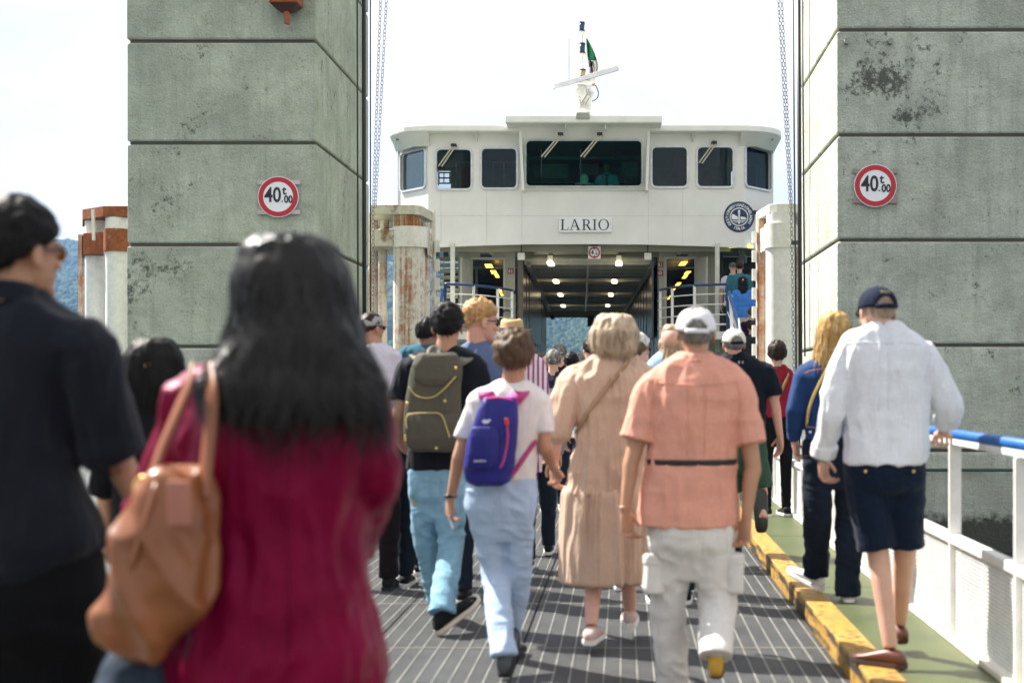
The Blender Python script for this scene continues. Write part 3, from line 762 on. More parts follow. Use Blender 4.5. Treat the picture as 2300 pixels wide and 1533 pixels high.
mb.add([(xa+.02,CD-.40,zc0-.001),(xb-.02,CD-.40,zc0-.001),(xb-.02,36.5,zc0-.001),(xa+.02,36.5,zc0-.001),
        (fx(1166,CD),CD-.02,z1-.02),(fx(1460,CD),CD-.02,z1-.02),(fx(1460,CD),36.5,z1-.02),(fx(1166,CD),36.5,z1-.02)], [(3,2,1,0),(4,5,6,7),(0,1,5,4),(1,2,6,5),(2,3,7,6),(3,0,4,7)])
mb.build('centre_soffit', M['white'], ferry)
for px in (1272, 1360): MB().box(fx(px,CD)-.01, fx(px,CD)+.01, CD-.35, CD+.0, zc0-.10, zc0).build('roof_bracket', M['white'], ferry)
for px in (965,1072,1555,1665): MB().add([(fx(px,FD)-.01,FD-.3,z0+.015),(fx(px,FD)+.01,FD-.3,z0+.015),(fx(px,FD)+.01,FD-.001,z0+.015),(fx(px,FD)-.01,FD-.001,z0+.015),(fx(px,FD)-.01,FD-.001,z0-.16),(fx(px,FD)+.01,FD-.001,z0-.16)],[(0,3,2,1),(0,1,5,4),(1,2,5),(0,4,3),(2,3,4,5)]).build('roof_bracket', M['white'], ferry)
# wipers
def wiper(a, b, d, base):
    r = MB(); r.bar(W(a[0],a[1],d-.12), W(b[0],b[1],d-.10), .018, .03).bar(W(a[0]+6,a[1]+1,d-.12), W(b[0]+7,b[1]+1,d-.10), .018, .03)
    o = r.build('wiper', mat('wiper_brass', (.45,.42,.33), .4, .3), ferry)
    p = W(a[0]+2, a[1]-1, d-.08); MB().box(p.x-.06, p.x+.06, p.y-.06, p.y+.10, p.z-.03, p.z+.04).build('wiper_motor', M['black'], o, bevel=.01)
    c_ = W(b[0], b[1]+2, d-.06); MB().box(c_.x-.009, c_.x+.009, c_.y-.02, c_.y, c_.z-.42, c_.z+.18).build('wiper_blade', M['black'], o)
wiper((1257,303),(1216,352),CD,0); wiper((1345,303),(1304,352),CD,0)
wiper((1017,328),(985,373),FD,0); wiper((1602,322),(1570,366),FD,0)
# search-light style dome behind the glass
c = W(1312, 408, 32.6)
r = empty('console_dome', c, 'white round instrument dome standing on the wheelhouse console', 'instrument')
MB().ell(c + Vector((0,0,.05)), (.10,.10,.13), 18, 12).build('dome', mat('dome_white', (.85,.88,.85), .3), r, smooth=True)
MB().cyl(c-Vector((0,0,.08)), c-Vector((0,0,.05)), .22, 20).build('dish', M['signwhite'], r, smooth=30)
MB().cyl(c-Vector((0,0,.26)), c-Vector((0,0,.081)), .05, 14).build('stand', M['dark'], r, smooth=30)

# name board with serif letters
def serif_name():
    s = 31.9 / F; d = 31.93
    MB().box(fx(1255,d), fx(1374,d), d, d+.06, fz(521,d), fz(488,d)).build('name_board', M['signwhite'], ferry, bevel=.006)
    mb = MB(); y0_, y1_ = d - .006, d - .0005
    def poly(pts, ox):
        P = [((ox + x - CX) * d / F, H - (y - HY) * d / F) for x, y in pts]
        a = sum(P[i][0]*P[(i+1)%len(P)][1]-P[(i+1)%len(P)][0]*P[i][1] for i in range(len(P)))
        mb.prism_y(P if a > 0 else P[::-1], y0_, y1_)
    def R_(x0, y0, x1, y1, ox): poly([(x0,y0),(x1,y0),(x1,y1),(x0,y1)], ox)
    def O_(cx_, cy_, rx, ry, tx, ty, ox, a0=0, a1=360, n=40):
        for i in range(n):
            a, b = rad(a0+(a1-a0)*i/n), rad(a0+(a1-a0)*(i+1)/n)
            poly([(cx_+rx*math.cos(a), cy_+ry*math.sin(a)), (cx_+rx*math.cos(b), cy_+ry*math.sin(b)), (cx_+(rx-tx)*math.cos(b), cy_+(ry-ty)*math.sin(b)), (cx_+(rx-tx)*math.cos(a), cy_+(ry-ty)*math.sin(a))], ox)
    t, b = 492.5, 516.5
    ox = 1259   # L
    R_(3,t,6.4,b,ox); R_(0,t,9.5,t+1.1,ox); R_(0,b-1.1,17,b,ox); poly([(15.6,b-1.1),(17,b-1.1),(18.2,b-6.5),(17.4,b-6.5)],ox)
    ox = 1280   # A
    poly([(9.5,t-.5),(11.5,t-.5),(3.2,b),(1.7,b)],ox); poly([(9.2,t-.5),(11.8,t-.5),(22,b),(17.8,b)],ox); R_(6,b-9,16.5,b-7.8,ox); R_(-1,b-1.1,6.5,b,ox); R_(15,b-1.1,24.5,b,ox)
    ox = 1307   # R
    R_(3,t,6.4,b,ox); R_(0,t,10,t+1.1,ox); R_(0,b-1.1,9.5,b,ox); O_(10,t+6.4,7.4,6.4,3.2,1.1,ox,-90,90,16); R_(6.4,t,10.2,t+1.1,ox); R_(6.4,t+11.7,10.2,t+12.8,ox); poly([(9,t+12.6),(12.8,t+12.2),(21.5,b),(16.8,b)],ox); R_(16.5,b-1.1,23,b,ox)
    ox = 1331   # I
    R_(3,t,6.4,b,ox); R_(0,t,9.5,t+1.1,ox); R_(0,b-1.1,9.5,b,ox)
    O_(12,504.5,12,12.6,3.5,1.1,1344)
    mb.build('name_lettering', M['ink'], ferry)
serif_name()
# round company badge
d = FD - .012; c = W(1660, 487, d); s = F / d; r_ = 34.5 / s
disc_mb(c, r_, d, d+.008).build('badge_disc', M['navy'], ferry)
ring_mb(c, r_*.54, r_*.60, d-.006, d-.0005).build('badge_ring', M['signwhite'], ferry)
mb = MB(); zc = c.z
hx = lambda x: c.x + x * r_; hz = lambda z: c.z + z * r_
for pts in ([(-.50,.02),(-.42,.20),(-.24,.10),(-.08,.0),(-.08,-.16),(-.46,-.16)], [(.10,-.16),(.10,.02),(.26,.0),(.42,-.04),(.48,-.16)]):
    mb.prism_y([(hx(x),hz(z)) for x,z in pts][::-1], d-.006, d-.0005)
for x0,x1,z0_,z1_ in ((-.05,.05,-.46,.30),(-.42,.42,-.27,-.22),(-.33,.33,-.37,-.33),(-.09,.09,.20,.24)): mb.box(hx(x0),hx(x1),d-.0065,d-.0005,hz(z0_),hz(z1_))
mb.ell((hx(0),d-.004,hz(.36)), (.08*r_,.003,.10*r_), 12, 8)
def circ_text(body, a_mid, r, size, flip=False, step=.0):
    n = len(body); 
    for i, ch in enumerate(body):
        if ch == ' ': continue
        a = a_mid + (i - (n-1)/2) * step * (1 if flip else -1)
        rot = a - 90 if not flip else a + 90
        me = text_mesh(ch, size, .004, .95, size*.025)
        mtx = T(hx(r*math.cos(rad(a))), d-.003, hz(r*math.sin(rad(a)))) @ Matrix.Rotation(-rad(rot), 4, 'Y')
        from_mesh(mb, me, mtx)
circ_text('GESTIONE', 176, .765, r_*.25, step=12.2); circ_text('NAVIGAZIONE', 82, .765, r_*.25, step=11.2); circ_text('LAGHI', -8, .765, r_*.25, step=12.2); circ_text('ITALIA', 270, .77, r_*.25, True, step=9.0)
mb.build('badge_emblem', M['signwhite'], ferry)

# mast with lights, radar, flag
MD = 33.0
r = empty('mast', W(1310, 262, MD), 'white mast with navigation lights and radar on the wheelhouse roof', 'mast')
def cy(px, y0, y1, w, m_, name, par=r, d=MD, w2=None): return MB().tube([W(px,y0,d),W(px,y1,d)], [w/2*d/F, (w2 or w)/2*d/F], 22).build(name, m_, par, smooth=30)
MB().box(fx(1295,CD-.2), fx(1325,CD-.2), CD-.5, CD+.3, fz(272,CD-.2), fz(258,CD-.2)).build('mast_foot', mat('mast_foot_grey', (.35,.35,.30), .5), r, bevel=.01)
cy(1311,182,265,36,M['mast'],'mast_column',d=MD); cy(1309,245,262,30,M['mast'],'mast_base',d=MD-.25)
cy(1309,243,247,31,mat('flange', (.5,.48,.42), .5),'flange',d=MD-.25)
MB().ell(W(1301,207,MD-.22), (.15,.13,.19), 18, 12).build('horn_dome', M['mast'], r, smooth=True)
cy(1309,184,190,34,M['mast'],'radar_housing',d=MD-.3,w2=31)
cy(1325,176,186,24,mat('gear_grey',(.6,.6,.55),.5),'radar_gearbox',d=MD-.3)
ra = MB().bar(W(1243,196,MD-.75), W(1388,153,MD-.1), .10, .11).build('radar_scanner', mat('scanner_white',(.55,.57,.60),.35), r, bevel=.012)
MB().bar(W(1243,201,MD-.755), W(1388,158.5,MD-.105), .085, .012).build('scanner_lip', mat('scanner_lip', (.10,.06,.09), .5), ra)
glass_l = mat('lantern_blue', (.01,.05,.11), .15)
brass = mat('lantern_brass', (.35,.26,.12), .45)
def lantern(px, y0, y1, w, lens, par=r):
    h = (y1 - y0); cy(px, y0, y0+h*.16, w*.9, M['black'], 'lantern_cap', par)
    o = MB().tube([W(px,y0+h*.16,MD),W(px,y0+h*.35,MD),W(px,y0+h*.6,MD),W(px,y0+h*.72,MD)], [w*.5*MD/F*k for k in (.92,.78,.74,.88)], 20).build('lantern_glass', lens, par, smooth=True)
    cy(px, y0+h*.72, y0+h*.80, w, M['black'], 'lantern_ring', par)
    MB().tube([W(px,y0+h*.80,MD),W(px,y0+h*.9,MD),W(px,y1,MD)], [w*.55*MD/F*k for k in (1.1,.95,.35)], 20).build('lantern_base', mat('lantern_cream',(.62,.58,.45),.5), par, smooth=True)
lantern(1307,50,77,15,glass_l); lantern(1308,97,127,15,glass_l); lantern(1309,156,178,15,brass)
cy(1308,77,97,2.4,M['mast'],'mast_rod'); cy(1309,127,157,2.4,M['mast'],'mast_rod')
cy(1278,88,180,1.6,mat('antenna_grey',(.3,.28,.32),.5),'whip_antenna'); MB().bar(W(1278,181,MD), W(1300,184,MD), .02).build('antenna_arm', M['mast'], r)
MB().tube([W(1327,192,MD),W(1338,193,MD),W(1344,208,MD),W(1341,221,MD),W(1330,228,MD)], .012, 8, smooth=4).build('cable_loop', M['black'], r, smooth=True)
for a, b in (((1302,222),(1306,240)),((1306,232),(1320,212)),((1314,236),(1324,219)),((1299,216),(1304,220)),((1318,200),(1319,214)),((1322,200),(1323,216)),((1313,228),(1308,236))):
    MB().bar(W(*a,MD-.42), W(*b,MD-.42), .02).build('bracket_rod', mat('rod_grey',(.22,.2,.18),.5), r)
mb = MB(); c = W(1331,213,MD-.1); mb.ell(c,(.05,.05,.08),12,8); mb.build('small_lamp', M['mast'], r, smooth=True)
# flag
fl = empty('flag', W(1317, 190, MD+.2), 'furled green white and red flag hanging from the mast', 'flag')
def flagpiece(name, rows, m_):
    mb = MB(); vs = []; n = 9
    for y, xa, xb in rows:
        for j in range(n):
            t = j/(n-1); p = W(xa+(xb-xa)*t, y, MD+.3+.10*math.sin(t*9+y*.05)); vs.append(p)
    mb.add(vs, [(i*n+j, i*n+j+1, (i+1)*n+j+1, (i+1)*n+j) for i in range(len(rows)-1) for j in range(n-1)])
    o = mb.build(name, m_, fl, smooth=True); md = o.modifiers.new('thick','SOLIDIFY'); md.thickness = .008
cloth = lambda n_, c_: mat('flag_'+n_, c_, .8, var=.15, vs=9)
flagpiece('green_cloth', [(86,1317,1318),(97,1317.5,1324),(110,1318,1331),(124,1319,1337),(136,1321,1341)], cloth('green', (.01,.20,.06)))
flagpiece('white_cloth', [(136,1328,1341),(146,1331,1344),(156,1333,1344),(164,1334,1342)], cloth('white', (.72,.68,.64)))
flagpiece('emblem_cloth', [(136,1321,1327.8),(144,1322,1330.8),(150,1323,1331)], cloth('badge', (.03,.015,.05)))
flagpiece('grey_cloth', [(150,1324,1331),(158,1324,1332.5),(165,1325,1333)], cloth('grey', (.16,.12,.13)))
flagpiece('red_cloth', [(176,1330,1335),(184,1331,1336),(190,1331,1336)], cloth('red', (.45,.01,.04)))
cy(1316.5,84,200,1.3,M['roofwhite'],'flag_staff',fl,d=MD+.3)

# ---------------------------------------------------------------- ferry: under the bridge
T0, T1 = 33.0, 55.0
def tx(px0, px1, d):   # tunnel wall x, given px at both ends
    a, b = fx(px0, T0), fx(px1, T1); return a + (b-a)*(d-T0)/(T1-T0)
ZC = 4.30
zfl = .10
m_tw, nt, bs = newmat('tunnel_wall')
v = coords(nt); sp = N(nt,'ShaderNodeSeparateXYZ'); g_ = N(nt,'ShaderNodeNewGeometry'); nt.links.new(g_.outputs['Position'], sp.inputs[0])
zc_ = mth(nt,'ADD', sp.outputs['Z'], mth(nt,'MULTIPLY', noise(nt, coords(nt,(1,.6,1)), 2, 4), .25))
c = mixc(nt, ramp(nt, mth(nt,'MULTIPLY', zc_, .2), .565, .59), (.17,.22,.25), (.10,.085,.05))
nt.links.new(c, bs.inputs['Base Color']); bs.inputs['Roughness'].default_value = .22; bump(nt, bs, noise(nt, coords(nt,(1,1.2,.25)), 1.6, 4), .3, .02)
def slab(pts0, pts1, name, m_, par=ferry):   # two quads (front at T0, back at T1) joined
    mb = MB(); mb.add(pts0 + pts1, [(0,1,2,3),(7,6,5,4),(0,4,5,1),(1,5,6,2),(2,6,7,3),(3,7,4,0)]); return mb.build(name, m_, par)
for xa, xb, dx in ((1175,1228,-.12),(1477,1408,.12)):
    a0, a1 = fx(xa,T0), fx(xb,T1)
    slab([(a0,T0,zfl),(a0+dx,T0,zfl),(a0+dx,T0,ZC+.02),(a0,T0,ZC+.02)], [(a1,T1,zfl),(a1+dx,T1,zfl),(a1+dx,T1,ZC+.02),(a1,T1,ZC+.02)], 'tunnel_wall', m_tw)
    # wall stiffeners
    for k in range(1, 12):
        d = T0 + (T1-T0)*k/12; x = a0+(a1-a0)*k/12; sg = 1 if dx < 0 else -1
        MB().box(min(x,x+sg*.02), max(x,x+sg*.02), d-.03, d+.03, zfl, ZC).build('wall_joint', m_tw, ferry)
    mb = MB(); sg = 1 if dx < 0 else -1
    mb.tube([(a0+sg*.12,T0+.3,ZC-.14),(a1+sg*.12,T1,ZC-.14)], .035, 8)
    for k in range(60): d = T0+.3+(T1-T0-.3)*k/60; x = a0+(a1-a0)*(d-T0)/(T1-T0)+sg*.12; mb.box(x-.05,x+.05,d,d+.12,ZC-.20,ZC-.09)
    mb.build('cable_tray', mat('tray_grey',(.30,.30,.27),.45,.2), ferry)
aL0,aR0,aL1,aR1 = fx(1175,T0),fx(1477,T0),fx(1228,T1),fx(1408,T1)
slab([(aL0-.1,T0,ZC),(aR0+.1,T0,ZC),(aR0+.1,T0,ZC+.1),(aL0-.1,T0,ZC+.1)],[(aL1-.1,T1,ZC),(aR1+.1,T1,ZC),(aR1+.1,T1,ZC+.1),(aL1-.1,T1,ZC+.1)],'tunnel_ceiling',M['ceil'])
NR = 20
for k in range(NR):
    d = T0 + .35 + (T1-T0-.5)*k/(NR-1); t = (d-T0)/(T1-T0); a = aL0+(aL1-aL0)*t; b = aR0+(aR1-aR0)*t
    mb = MB().box(a+.02,b-.02,d-.006,d+.006,ZC-.12,ZC-.001).box(a+.02,b-.02,d-.05,d+.05,ZC-.150,ZC-.12)
    o = mb.build('ceiling_rib', M['rib'], ferry)
    mb = MB()
    for q in (.25,.38,.62,.75): x = a+(b-a)*q; mb.cyl((x,d+.25,ZC-.07),(x,d+.25,ZC-.001),.03,8)
    mb.build('sprinkler', mat('nozzle',(.4,.4,.36),.4,.3), ferry)
mb = MB()
for k in range(26): d0 = T0+.4+(T1-T0-.6)*k/26; t=(d0-T0)/(T1-T0); x=(aL0+aR0)/2*(1-t)+(aL1+aR1)/2*t-.05; mb.cyl((x,d0,ZC-.17),(x-.02,d0+.6,ZC-.17),.03,8)
mb.build('centre_pipe', mat('nozzle',(.4,.4,.36)), ferry)
def lamp_at(px, py, w, hgt):
    d = (ZC-.17-H)/((HY-py)/F)
    p = W(px, py, d); o = MB().box(p.x-.075,p.x+.075,p.y-.35,p.y+.35,p.z-.03,p.z+.03).build('ceiling_lamp', M['lamp'], ferry, bevel=.02)
    MB().box(p.x-.06,p.x+.06,p.y-.25,p.y+.25,p.z+.031,ZC).build('lamp_housing', M['rib'], o)
for px, py in ((1237,592),(1390,592),(1249,632),(1380,632),(1259,662),(1372,662),(1265,687)): lamp_at(px, py, 0, 0)
for px, py in ((1365,686),(1270,702.5),(1361,702.5)):
    lamp_at(px, py, 0, 0)
# transverse front beam, pipes under it
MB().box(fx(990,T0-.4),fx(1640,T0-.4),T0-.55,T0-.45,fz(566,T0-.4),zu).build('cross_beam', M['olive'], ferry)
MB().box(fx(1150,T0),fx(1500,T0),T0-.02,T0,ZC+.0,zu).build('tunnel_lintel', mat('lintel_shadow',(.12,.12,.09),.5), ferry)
MB().tube([W(1205,565,T0-.2),W(1390,564,T0-.2)],.07,12).build('ceiling_pipe', mat('nozzle',(.4,.4,.36)), ferry, smooth=30)
for px in (1203,1213,1222): MB().tube([W(px,566,T0-.1),W(px+6,604,T0+2.8)],.05,10).build('ceiling_pipe', mat('nozzle',(.4,.4,.36)), ferry, smooth=30)
# far lintel and rear header of the tunnel
MB().box(aL1-.1,aR1+.1,T1-.05,T1+.05,fz(713,T1),ZC).build('far_header', mat('header_olive',(.20,.22,.10),.5), ferry)
c = W(1327,721,T1-1); MB().box(c.x-.12,c.x+.12,c.y-.1,c.y+.1,c.z-.2,c.z+.2).build('hanging_box', M['dark'], ferry)
c = W(1241,711,T1-1); MB().ell(c,(.09,.09,.12),10,8).build('hanging_lamp', M['dark'], ferry)
MB().prism([(aL0-.1,27.0),(aR0+.1,27.0),(aR1+.1,T1+3),(aL1-.1,T1+3)], -.3, zfl).build('car_deck', mat('car_deck_green',(.10,.13,.10),.6), ferry)
for px in (1171,1455):
    c = W(px,576,T0-.7); MB().box(c.x-.08,c.x+.08,c.y-.08,c.y+.08,c.z-.08,c.z+.08).build('flood_lamp', mat('flood_white',(.72,.70,.62),.3), ferry, bevel=.01)
    MB().box(c.x-.012,c.x+.012,c.y-.012,c.y+.012,c.z+.08,zu).build('lamp_stem', M['dark'], ferry)
# 4.00 height sign
d = T0-.75; c = W(1335,567,d); s = F/d
sg = empty('height_limit_sign', c, 'small 4.00 m height limit sign over the ferry tunnel entrance', 'sign')
MB().box(c.x-14/s,c.x+14/s,d,d+.03,c.z-14/s,c.z+14/s).build('plate', M['signwhite'], sg)
ring_mb(c, 9.5/s, 12.8/s, d-.006, d-.0005, 36).build('red_band', M['red'], sg)
mb = MB()
from_mesh(mb, text_mesh('4', 13/s, .004, .8, .007), T(c.x-4.6/s, d-.003, c.z+0/s)); from_mesh(mb, text_mesh('00', 6/s, .004, .72, .003), T(c.x+4.6/s, d-.003, c.z-3/s)); from_mesh(mb, text_mesh('m', 4.2/s, .004, .8, .001), T(c.x+4.2/s, d-.003, c.z+4.4/s)); from_mesh(mb, text_mesh('.', 6/s, .004, .8, .004), T(c.x+.1/s, d-.003, c.z-3/s))
for q in (1,-1): mb.prism_y([(c.x-3/s, c.z+q*9.4/s),(c.x+3/s, c.z+q*9.4/s),(c.x, c.z+q*6.4/s)][::-q], d-.006, d-.0005)
mb.build('lettering', M['ink'], sg)
MB().box(c.x-.09,c.x+.09,d+.031,d+.06,c.z+14/s,zu).build('hanger', M['dark'], sg)

# deck houses left and right of the tunnel
PZ = 2.48                                     # platform level
def house(side):
    sgn = -1 if side == 'L' else 1
    if side == 'L': xo, xi, dl, dr, d = 1030, 1157, 1061, 1131, T0
    else: xi, xo, dl, dr, d = 1480, 1612, 1497, 1561, T0
    x0, x1 = sorted((xi, xo)); s = d/F
    zt_ = zu; top_d = fz(583 if side == 'L' else 581, d)
    cv = lambda a, b: (fx(a, d), b)
    outer = [cv(x0, PZ), cv(x1, PZ), cv(x1, zt_), cv(x0, zt_)]
    hole = [cv(dl, PZ+.02), cv(dr, PZ+.02), cv(dr, top_d), cv(dl, top_d)]
    mb = MB(); from_mesh(mb, curve_mesh([outer, hole], .06), T(0, d, 0)); mb.build('house_wall', M['olive'], ferry)
    t = .045
    mb = MB(); a, b = fx(dl, d), fx(dr, d)
    mb.box(a-t, a, d-.06, d+.05, PZ, top_d+t).box(b, b+t, d-.06, d+.05, PZ, top_d+t).box(a, b, d-.06, d+.05, top_d, top_d+t)
    mb.build('door_frame', mat('door_frame_paint', (.40,.39,.32), .4), ferry)
    # door leaf standing open
    hx_ = a if side == 'L' else b; far = fx(1036, d-.55) if side == 'L' else fx(1588, d-.55)
    mb = MB(); mb.bar((hx_, d-.05, (PZ+top_d)/2+.02), (far, d-.62, (PZ+top_d)/2+.02), .045, top_d-PZ-.06)
    lf = mb.build('door_leaf', mat('door_leaf_paint', (.42,.42,.37), .4), ferry, bevel=.005)
    p = Vector((hx_, d-.05, 0)).lerp(Vector((far, d-.62, 0)), .45); n_ = Vector((far-hx_, -.57, 0)).normalized(); q = Vector((0,-.03,0))
    for zz, hh, mm in ((4.02,.16,mat('sticker_green',(.02,.12,.06),.5)), (3.75,.16,M['dark'])):
        MB().bar(p+q-n_*.03+Vector((0,0,zz)), p+q+n_*.03+Vector((0,0,zz)), .02, hh).build('sticker', mm, lf)
    MB().bar(p+Vector((0,-.07,3.10))-n_*.25, p+Vector((0,-.07,3.02))+n_*.25, .05).bar(p+Vector((0,-.05,3.12))+n_*.25, p+Vector((0,-.05,2.86))+n_*.25, .03).build('push_bar', M['dark'], lf)
    pl = 1092 if side == 'L' else 1532
    MB().box(fx(pl-13,d), fx(pl+13,d), d-.05, d-.031, fz(578,d), fz(571,d)).build('name_plate', M['navy'], ferry)
    # red pictogram plates
    for (px, py) in (((1147,608),) if side == 'L' else ((1483,594),(1483,613))):
        c = W(px, py, d-.045); pp = MB().box(c.x-.065,c.x+.065,c.y,c.y+.012,c.z-.065,c.z+.065).build('fire_sign', mat('fire_red',(.16,.012,.012),.5), ferry)
        mb = MB()
        if (px, py) == (1483,613): 
            w_ = ring_mb(Vector((c.x,0,c.z)), .02, .042, c.y-.004, c.y-.0005, 20); mb = w_
        else: mb.box(c.x-.045,c.x-.012,c.y-.004,c.y-.0005,c.z-.045,c.z+.02).box(c.x-.038,c.x-.02,c.y-.004,c.y-.0005,c.z+.025,c.z+.045).box(c.x+.012,c.x+.04,c.y-.004,c.y-.0005,c.z-.045,c.z-.01).box(c.x+.016,c.x+.036,c.y-.004,c.y-.0005,c.z+.005,c.z+.04)
        mb.build('pictogram', mat('picto_pale',(.6,.5,.45),.5), pp)
        MB().box(c.x-.06,c.x+.06,c.y,c.y+.01,c.z-.10,c.z-.08).build('caption_strip', mat('caption_grey',(.28,.27,.22),.5), pp)
    # corridor inside; yellow light reflections put in as glowing patches
    m_c = mat('corridor_wall',(.05,.055,.055),.25)
    xa_, xb_ = fx(dl,d)-.3, fx(dr,d)+.3
    mb = MB().box(xa_-.04,xa_,d+.1,d+9,PZ,zt_).box(xb_,xb_+.04,d+.1,d+9,PZ,zt_).box(xa_,xb_,d+9,d+9.05,PZ,zt_).box(xa_,xb_,d+.06,d+9,zt_-.22,zt_-.18)
    mb.build('corridor', m_c, ferry)
    mb = MB().box(xa_,xb_,d+1.6,d+1.66,fz(590,d),fz(586,d)).box(xa_+.2,xa_+.25,d+1.6,d+1.65,PZ,fz(590,d)); mb.build('inner_frame', mat('corridor_rail',(.3,.3,.28),.4), ferry)
    if side == 'L': ls = ((1088,593,1108,601),(1101,607,1117,615),(1110,615,1122,623),(1114,646,1128,655),(1122,657,1131,664))
    else: ls = ((1524,587,1545,596),(1536,609,1553,615),(1531,617,1546,625),(1516,634,1531,641),(1506,645,1520,652),(1498,664,1508,672))
    for i, (a0,b0,a1,b1) in enumerate(ls):
        dd = d + 1.0 + i*.9 if i else d+.7
        sk = (.07 if side == 'L' else -.07)
        P = [(fx(a0,dd),fz(b0,dd)),(fx(a1,dd)-abs(sk)*.6,fz(b0,dd)),(fx(a1,dd),fz(b1,dd)),(fx(a0,dd)+abs(sk)*.6,fz(b1,dd))] if side == 'L' else [(fx(a0,dd)+.07,fz(b0,dd)),(fx(a1,dd),fz(b0,dd)),(fx(a1,dd)-.07,fz(b1,dd)),(fx(a0,dd),fz(b1,dd))]
        MB().prism_y(P[::-1], dd, dd+.03).build('corridor_reflection', M['yellow_glint'], ferry)
    # lower house wall and platform with curved edge
    xw = fx(xi, d)
    dn = 30.3
    if side == 'R':
        ed = [(fx(1478,33.4),33.4),(fx(1483,32.2),32.2),(fx(1510,31.3),31.3),(fx(1560,30.6),30.6),(fx(1634,30.2),30.2)]
        back = [(fx(1700,30.2),30.2),(fx(1700,33.5),33.9),(fx(1478,33.5),33.9)]
    else:
        ed = [(fx(1000,30.2),30.2),(fx(1064,30.6),30.6),(fx(1118,31.4),31.4),(fx(1150,32.3),32.3),(fx(1156,33.4),33.4)]
        back = [(fx(1156,33.5),33.9),(fx(960,33.5),33.9),(fx(960,30.2),30.2)]
    MB().prism(ed + back, PZ-.16, PZ).build('platform', M['white'], ferry)
    pts = [Vector((x, y, 0)) for x, y in ed]
    for zz, rr_, mm in ((PZ+1.0,.028,M['navyrail']),(PZ+.80,.014,M['railwhite']),(PZ+.58,.014,M['railwhite']),(PZ+.36,.014,M['railwhite']),(PZ+.15,.022,M['railwhite'])):
        MB().tube([p+Vector((0,0,zz)) for p in pts], rr_, 10, smooth=5).build('balcony_rail', mm, ferry, smooth=True)
    for i, p in enumerate(pts):
        endp = (i == (len(pts)-1 if side=='R' else 0))
        MB().box(p.x-.03,p.x+.03,p.y-.02,p.y+.02,PZ-.3,PZ+1.0).build('balcony_post', M['navyrail'] if endp else M['railwhite'], ferry)
    # wall beneath the platform, sloping stair stringer
    MB().prism([(fx(xi,d)-.05*sgn*-1,T0+.2),(fx(xi,d)+sgn*2.2,T0+.2),(fx(xi,d)+sgn*2.2,T0+.4),(fx(xi,d),T0+.4)][::sgn], zfl, PZ-.16).build('lower_wall', M['offwhite'], ferry)
    # slim deck post
    px = 1017 if side == 'L' else 1611
    MB().box(fx(px,d-1)-.05,fx(px,d-1)+.05,d-1.05,d-.95,PZ-.4,zu).build('deck_post', mat('deck_post_cream',(.62,.61,.54),.4), ferry, bevel=.008)
house('L'); house('R')
# diagonal braces
for a, b in (((1092,551),(1108,568)),((1535,550),(1522,568))): MB().bar(W(*a,T0-.5), W(*b,T0-.3), .1).build('brace', M['olive'], ferry)
# fire gear by the rails
c = W(1139,706,33.0)
MB().tube([c+Vector((.10*math.cos(t),-.1,.10*math.sin(t))) for t in [k*.5-.3 for k in range(8)]], .014, 8).build('hose_loop', M['black'], ferry, smooth=True)
c = W(1487,735,33.2)
ext = empty('fire_extinguisher', c, 'black and yellow fire extinguisher behind the right balcony railing', 'extinguisher')
MB().tube([c+Vector((0,0,-.35)),c+Vector((0,0,.08)),c+Vector((0,0,.16))],[.09,.09,.03],16).build('cylinder', M['black'], ext, smooth=30)
MB().tube([c+Vector((0,0,-.12)),c+Vector((0,0,.05))],.092,16).build('yellow_label', mat('ext_yellow',(.55,.42,.03),.5), ext, smooth=30)
MB().tube([c+Vector((0,0,.16)),c+Vector((-.08,0,.30)),c+Vector((-.02,0,.38)),c+Vector((.10,0,.33)),c+Vector((.13,0,.2))],.012,8,smooth=4).build('hose', M['black'], ext, smooth=True)
# left stair flight with open treads, high windows
lx0, lx1 = fx(960,31.6), fx(1013,31.6)
for k in range(7):
    z = fz(572,33)-k*.155; y = 33.6-k*.12
    MB().box(lx0,lx1,y,y+.25,z-.075,z).build('stair_tread', mat('tread_olive',(.34,.33,.25),.5), ferry)
MB().box(lx0,lx1,34.5,34.56,PZ-1,fz(592,33)).build('stair_back', M['dark'], ferry)
for x0,x1 in ((980,987),(996,1007)): MB().prism_y([(fx(x0,33.9),fz(577,33.9)),(fx(x1,33.9),fz(577,33.9)),(fx(x1,33.9),fz(565,33.9)),(fx(x1-3,33.9),fz(562,33.9)),(fx(x0,33.9),fz(562,33.9))], 33.9, 33.92).build('stair_window', mat('window_blue',(.10,.22,.40),.15), ferry)
MB().bar(W(984,748,30.0),W(994,650,30.3),.05).build('stair_handrail', M['blue'], ferry)
MB().bar(W(993,748,30.6),W(1001,660,30.6),.06).build('stair_post', M['railwhite'], ferry)
# right stair well: dark interior, blue rails, white poles, yellow strip light
MB().box(fx(1612,35.5),fx(1705,35.5),35.5,35.6,PZ-1.4,zu-.02).build('stairwell_back', M['dark'], ferry)
MB().box(fx(1616,34)-.03,fx(1616,34)+.03,33.2,35.4,PZ-.2,zu-.02).build('stairwell_side', M['dark'], ferry)
for k in range(10):
    z = .35+k*.24; y = 29.7+k*.36
    MB().box(fx(1640,31.5),fx(1705,31.5),y,y+.40,z-.05,z).build('stair_tread', mat('tread_dark',(.10,.10,.09),.6), ferry)
for a,b,m_,w in (((1637,655,30.0),(1664,745,28.9),M['blue'],.055),((1644,745,29.0),(1641,665,30),M['railwhite'],.07),((1654,745,29.0),(1636,664,30.1),M['railwhite'],.03),((1650,745,29.0),(1634,700,30.1),M['railwhite'],.02),((1662,745,28.8),(1659,715,29),M['railwhite'],.03)):
    MB().bar(W(*a),W(*b),w).build('stair_rail', m_, ferry)
mb = MB()
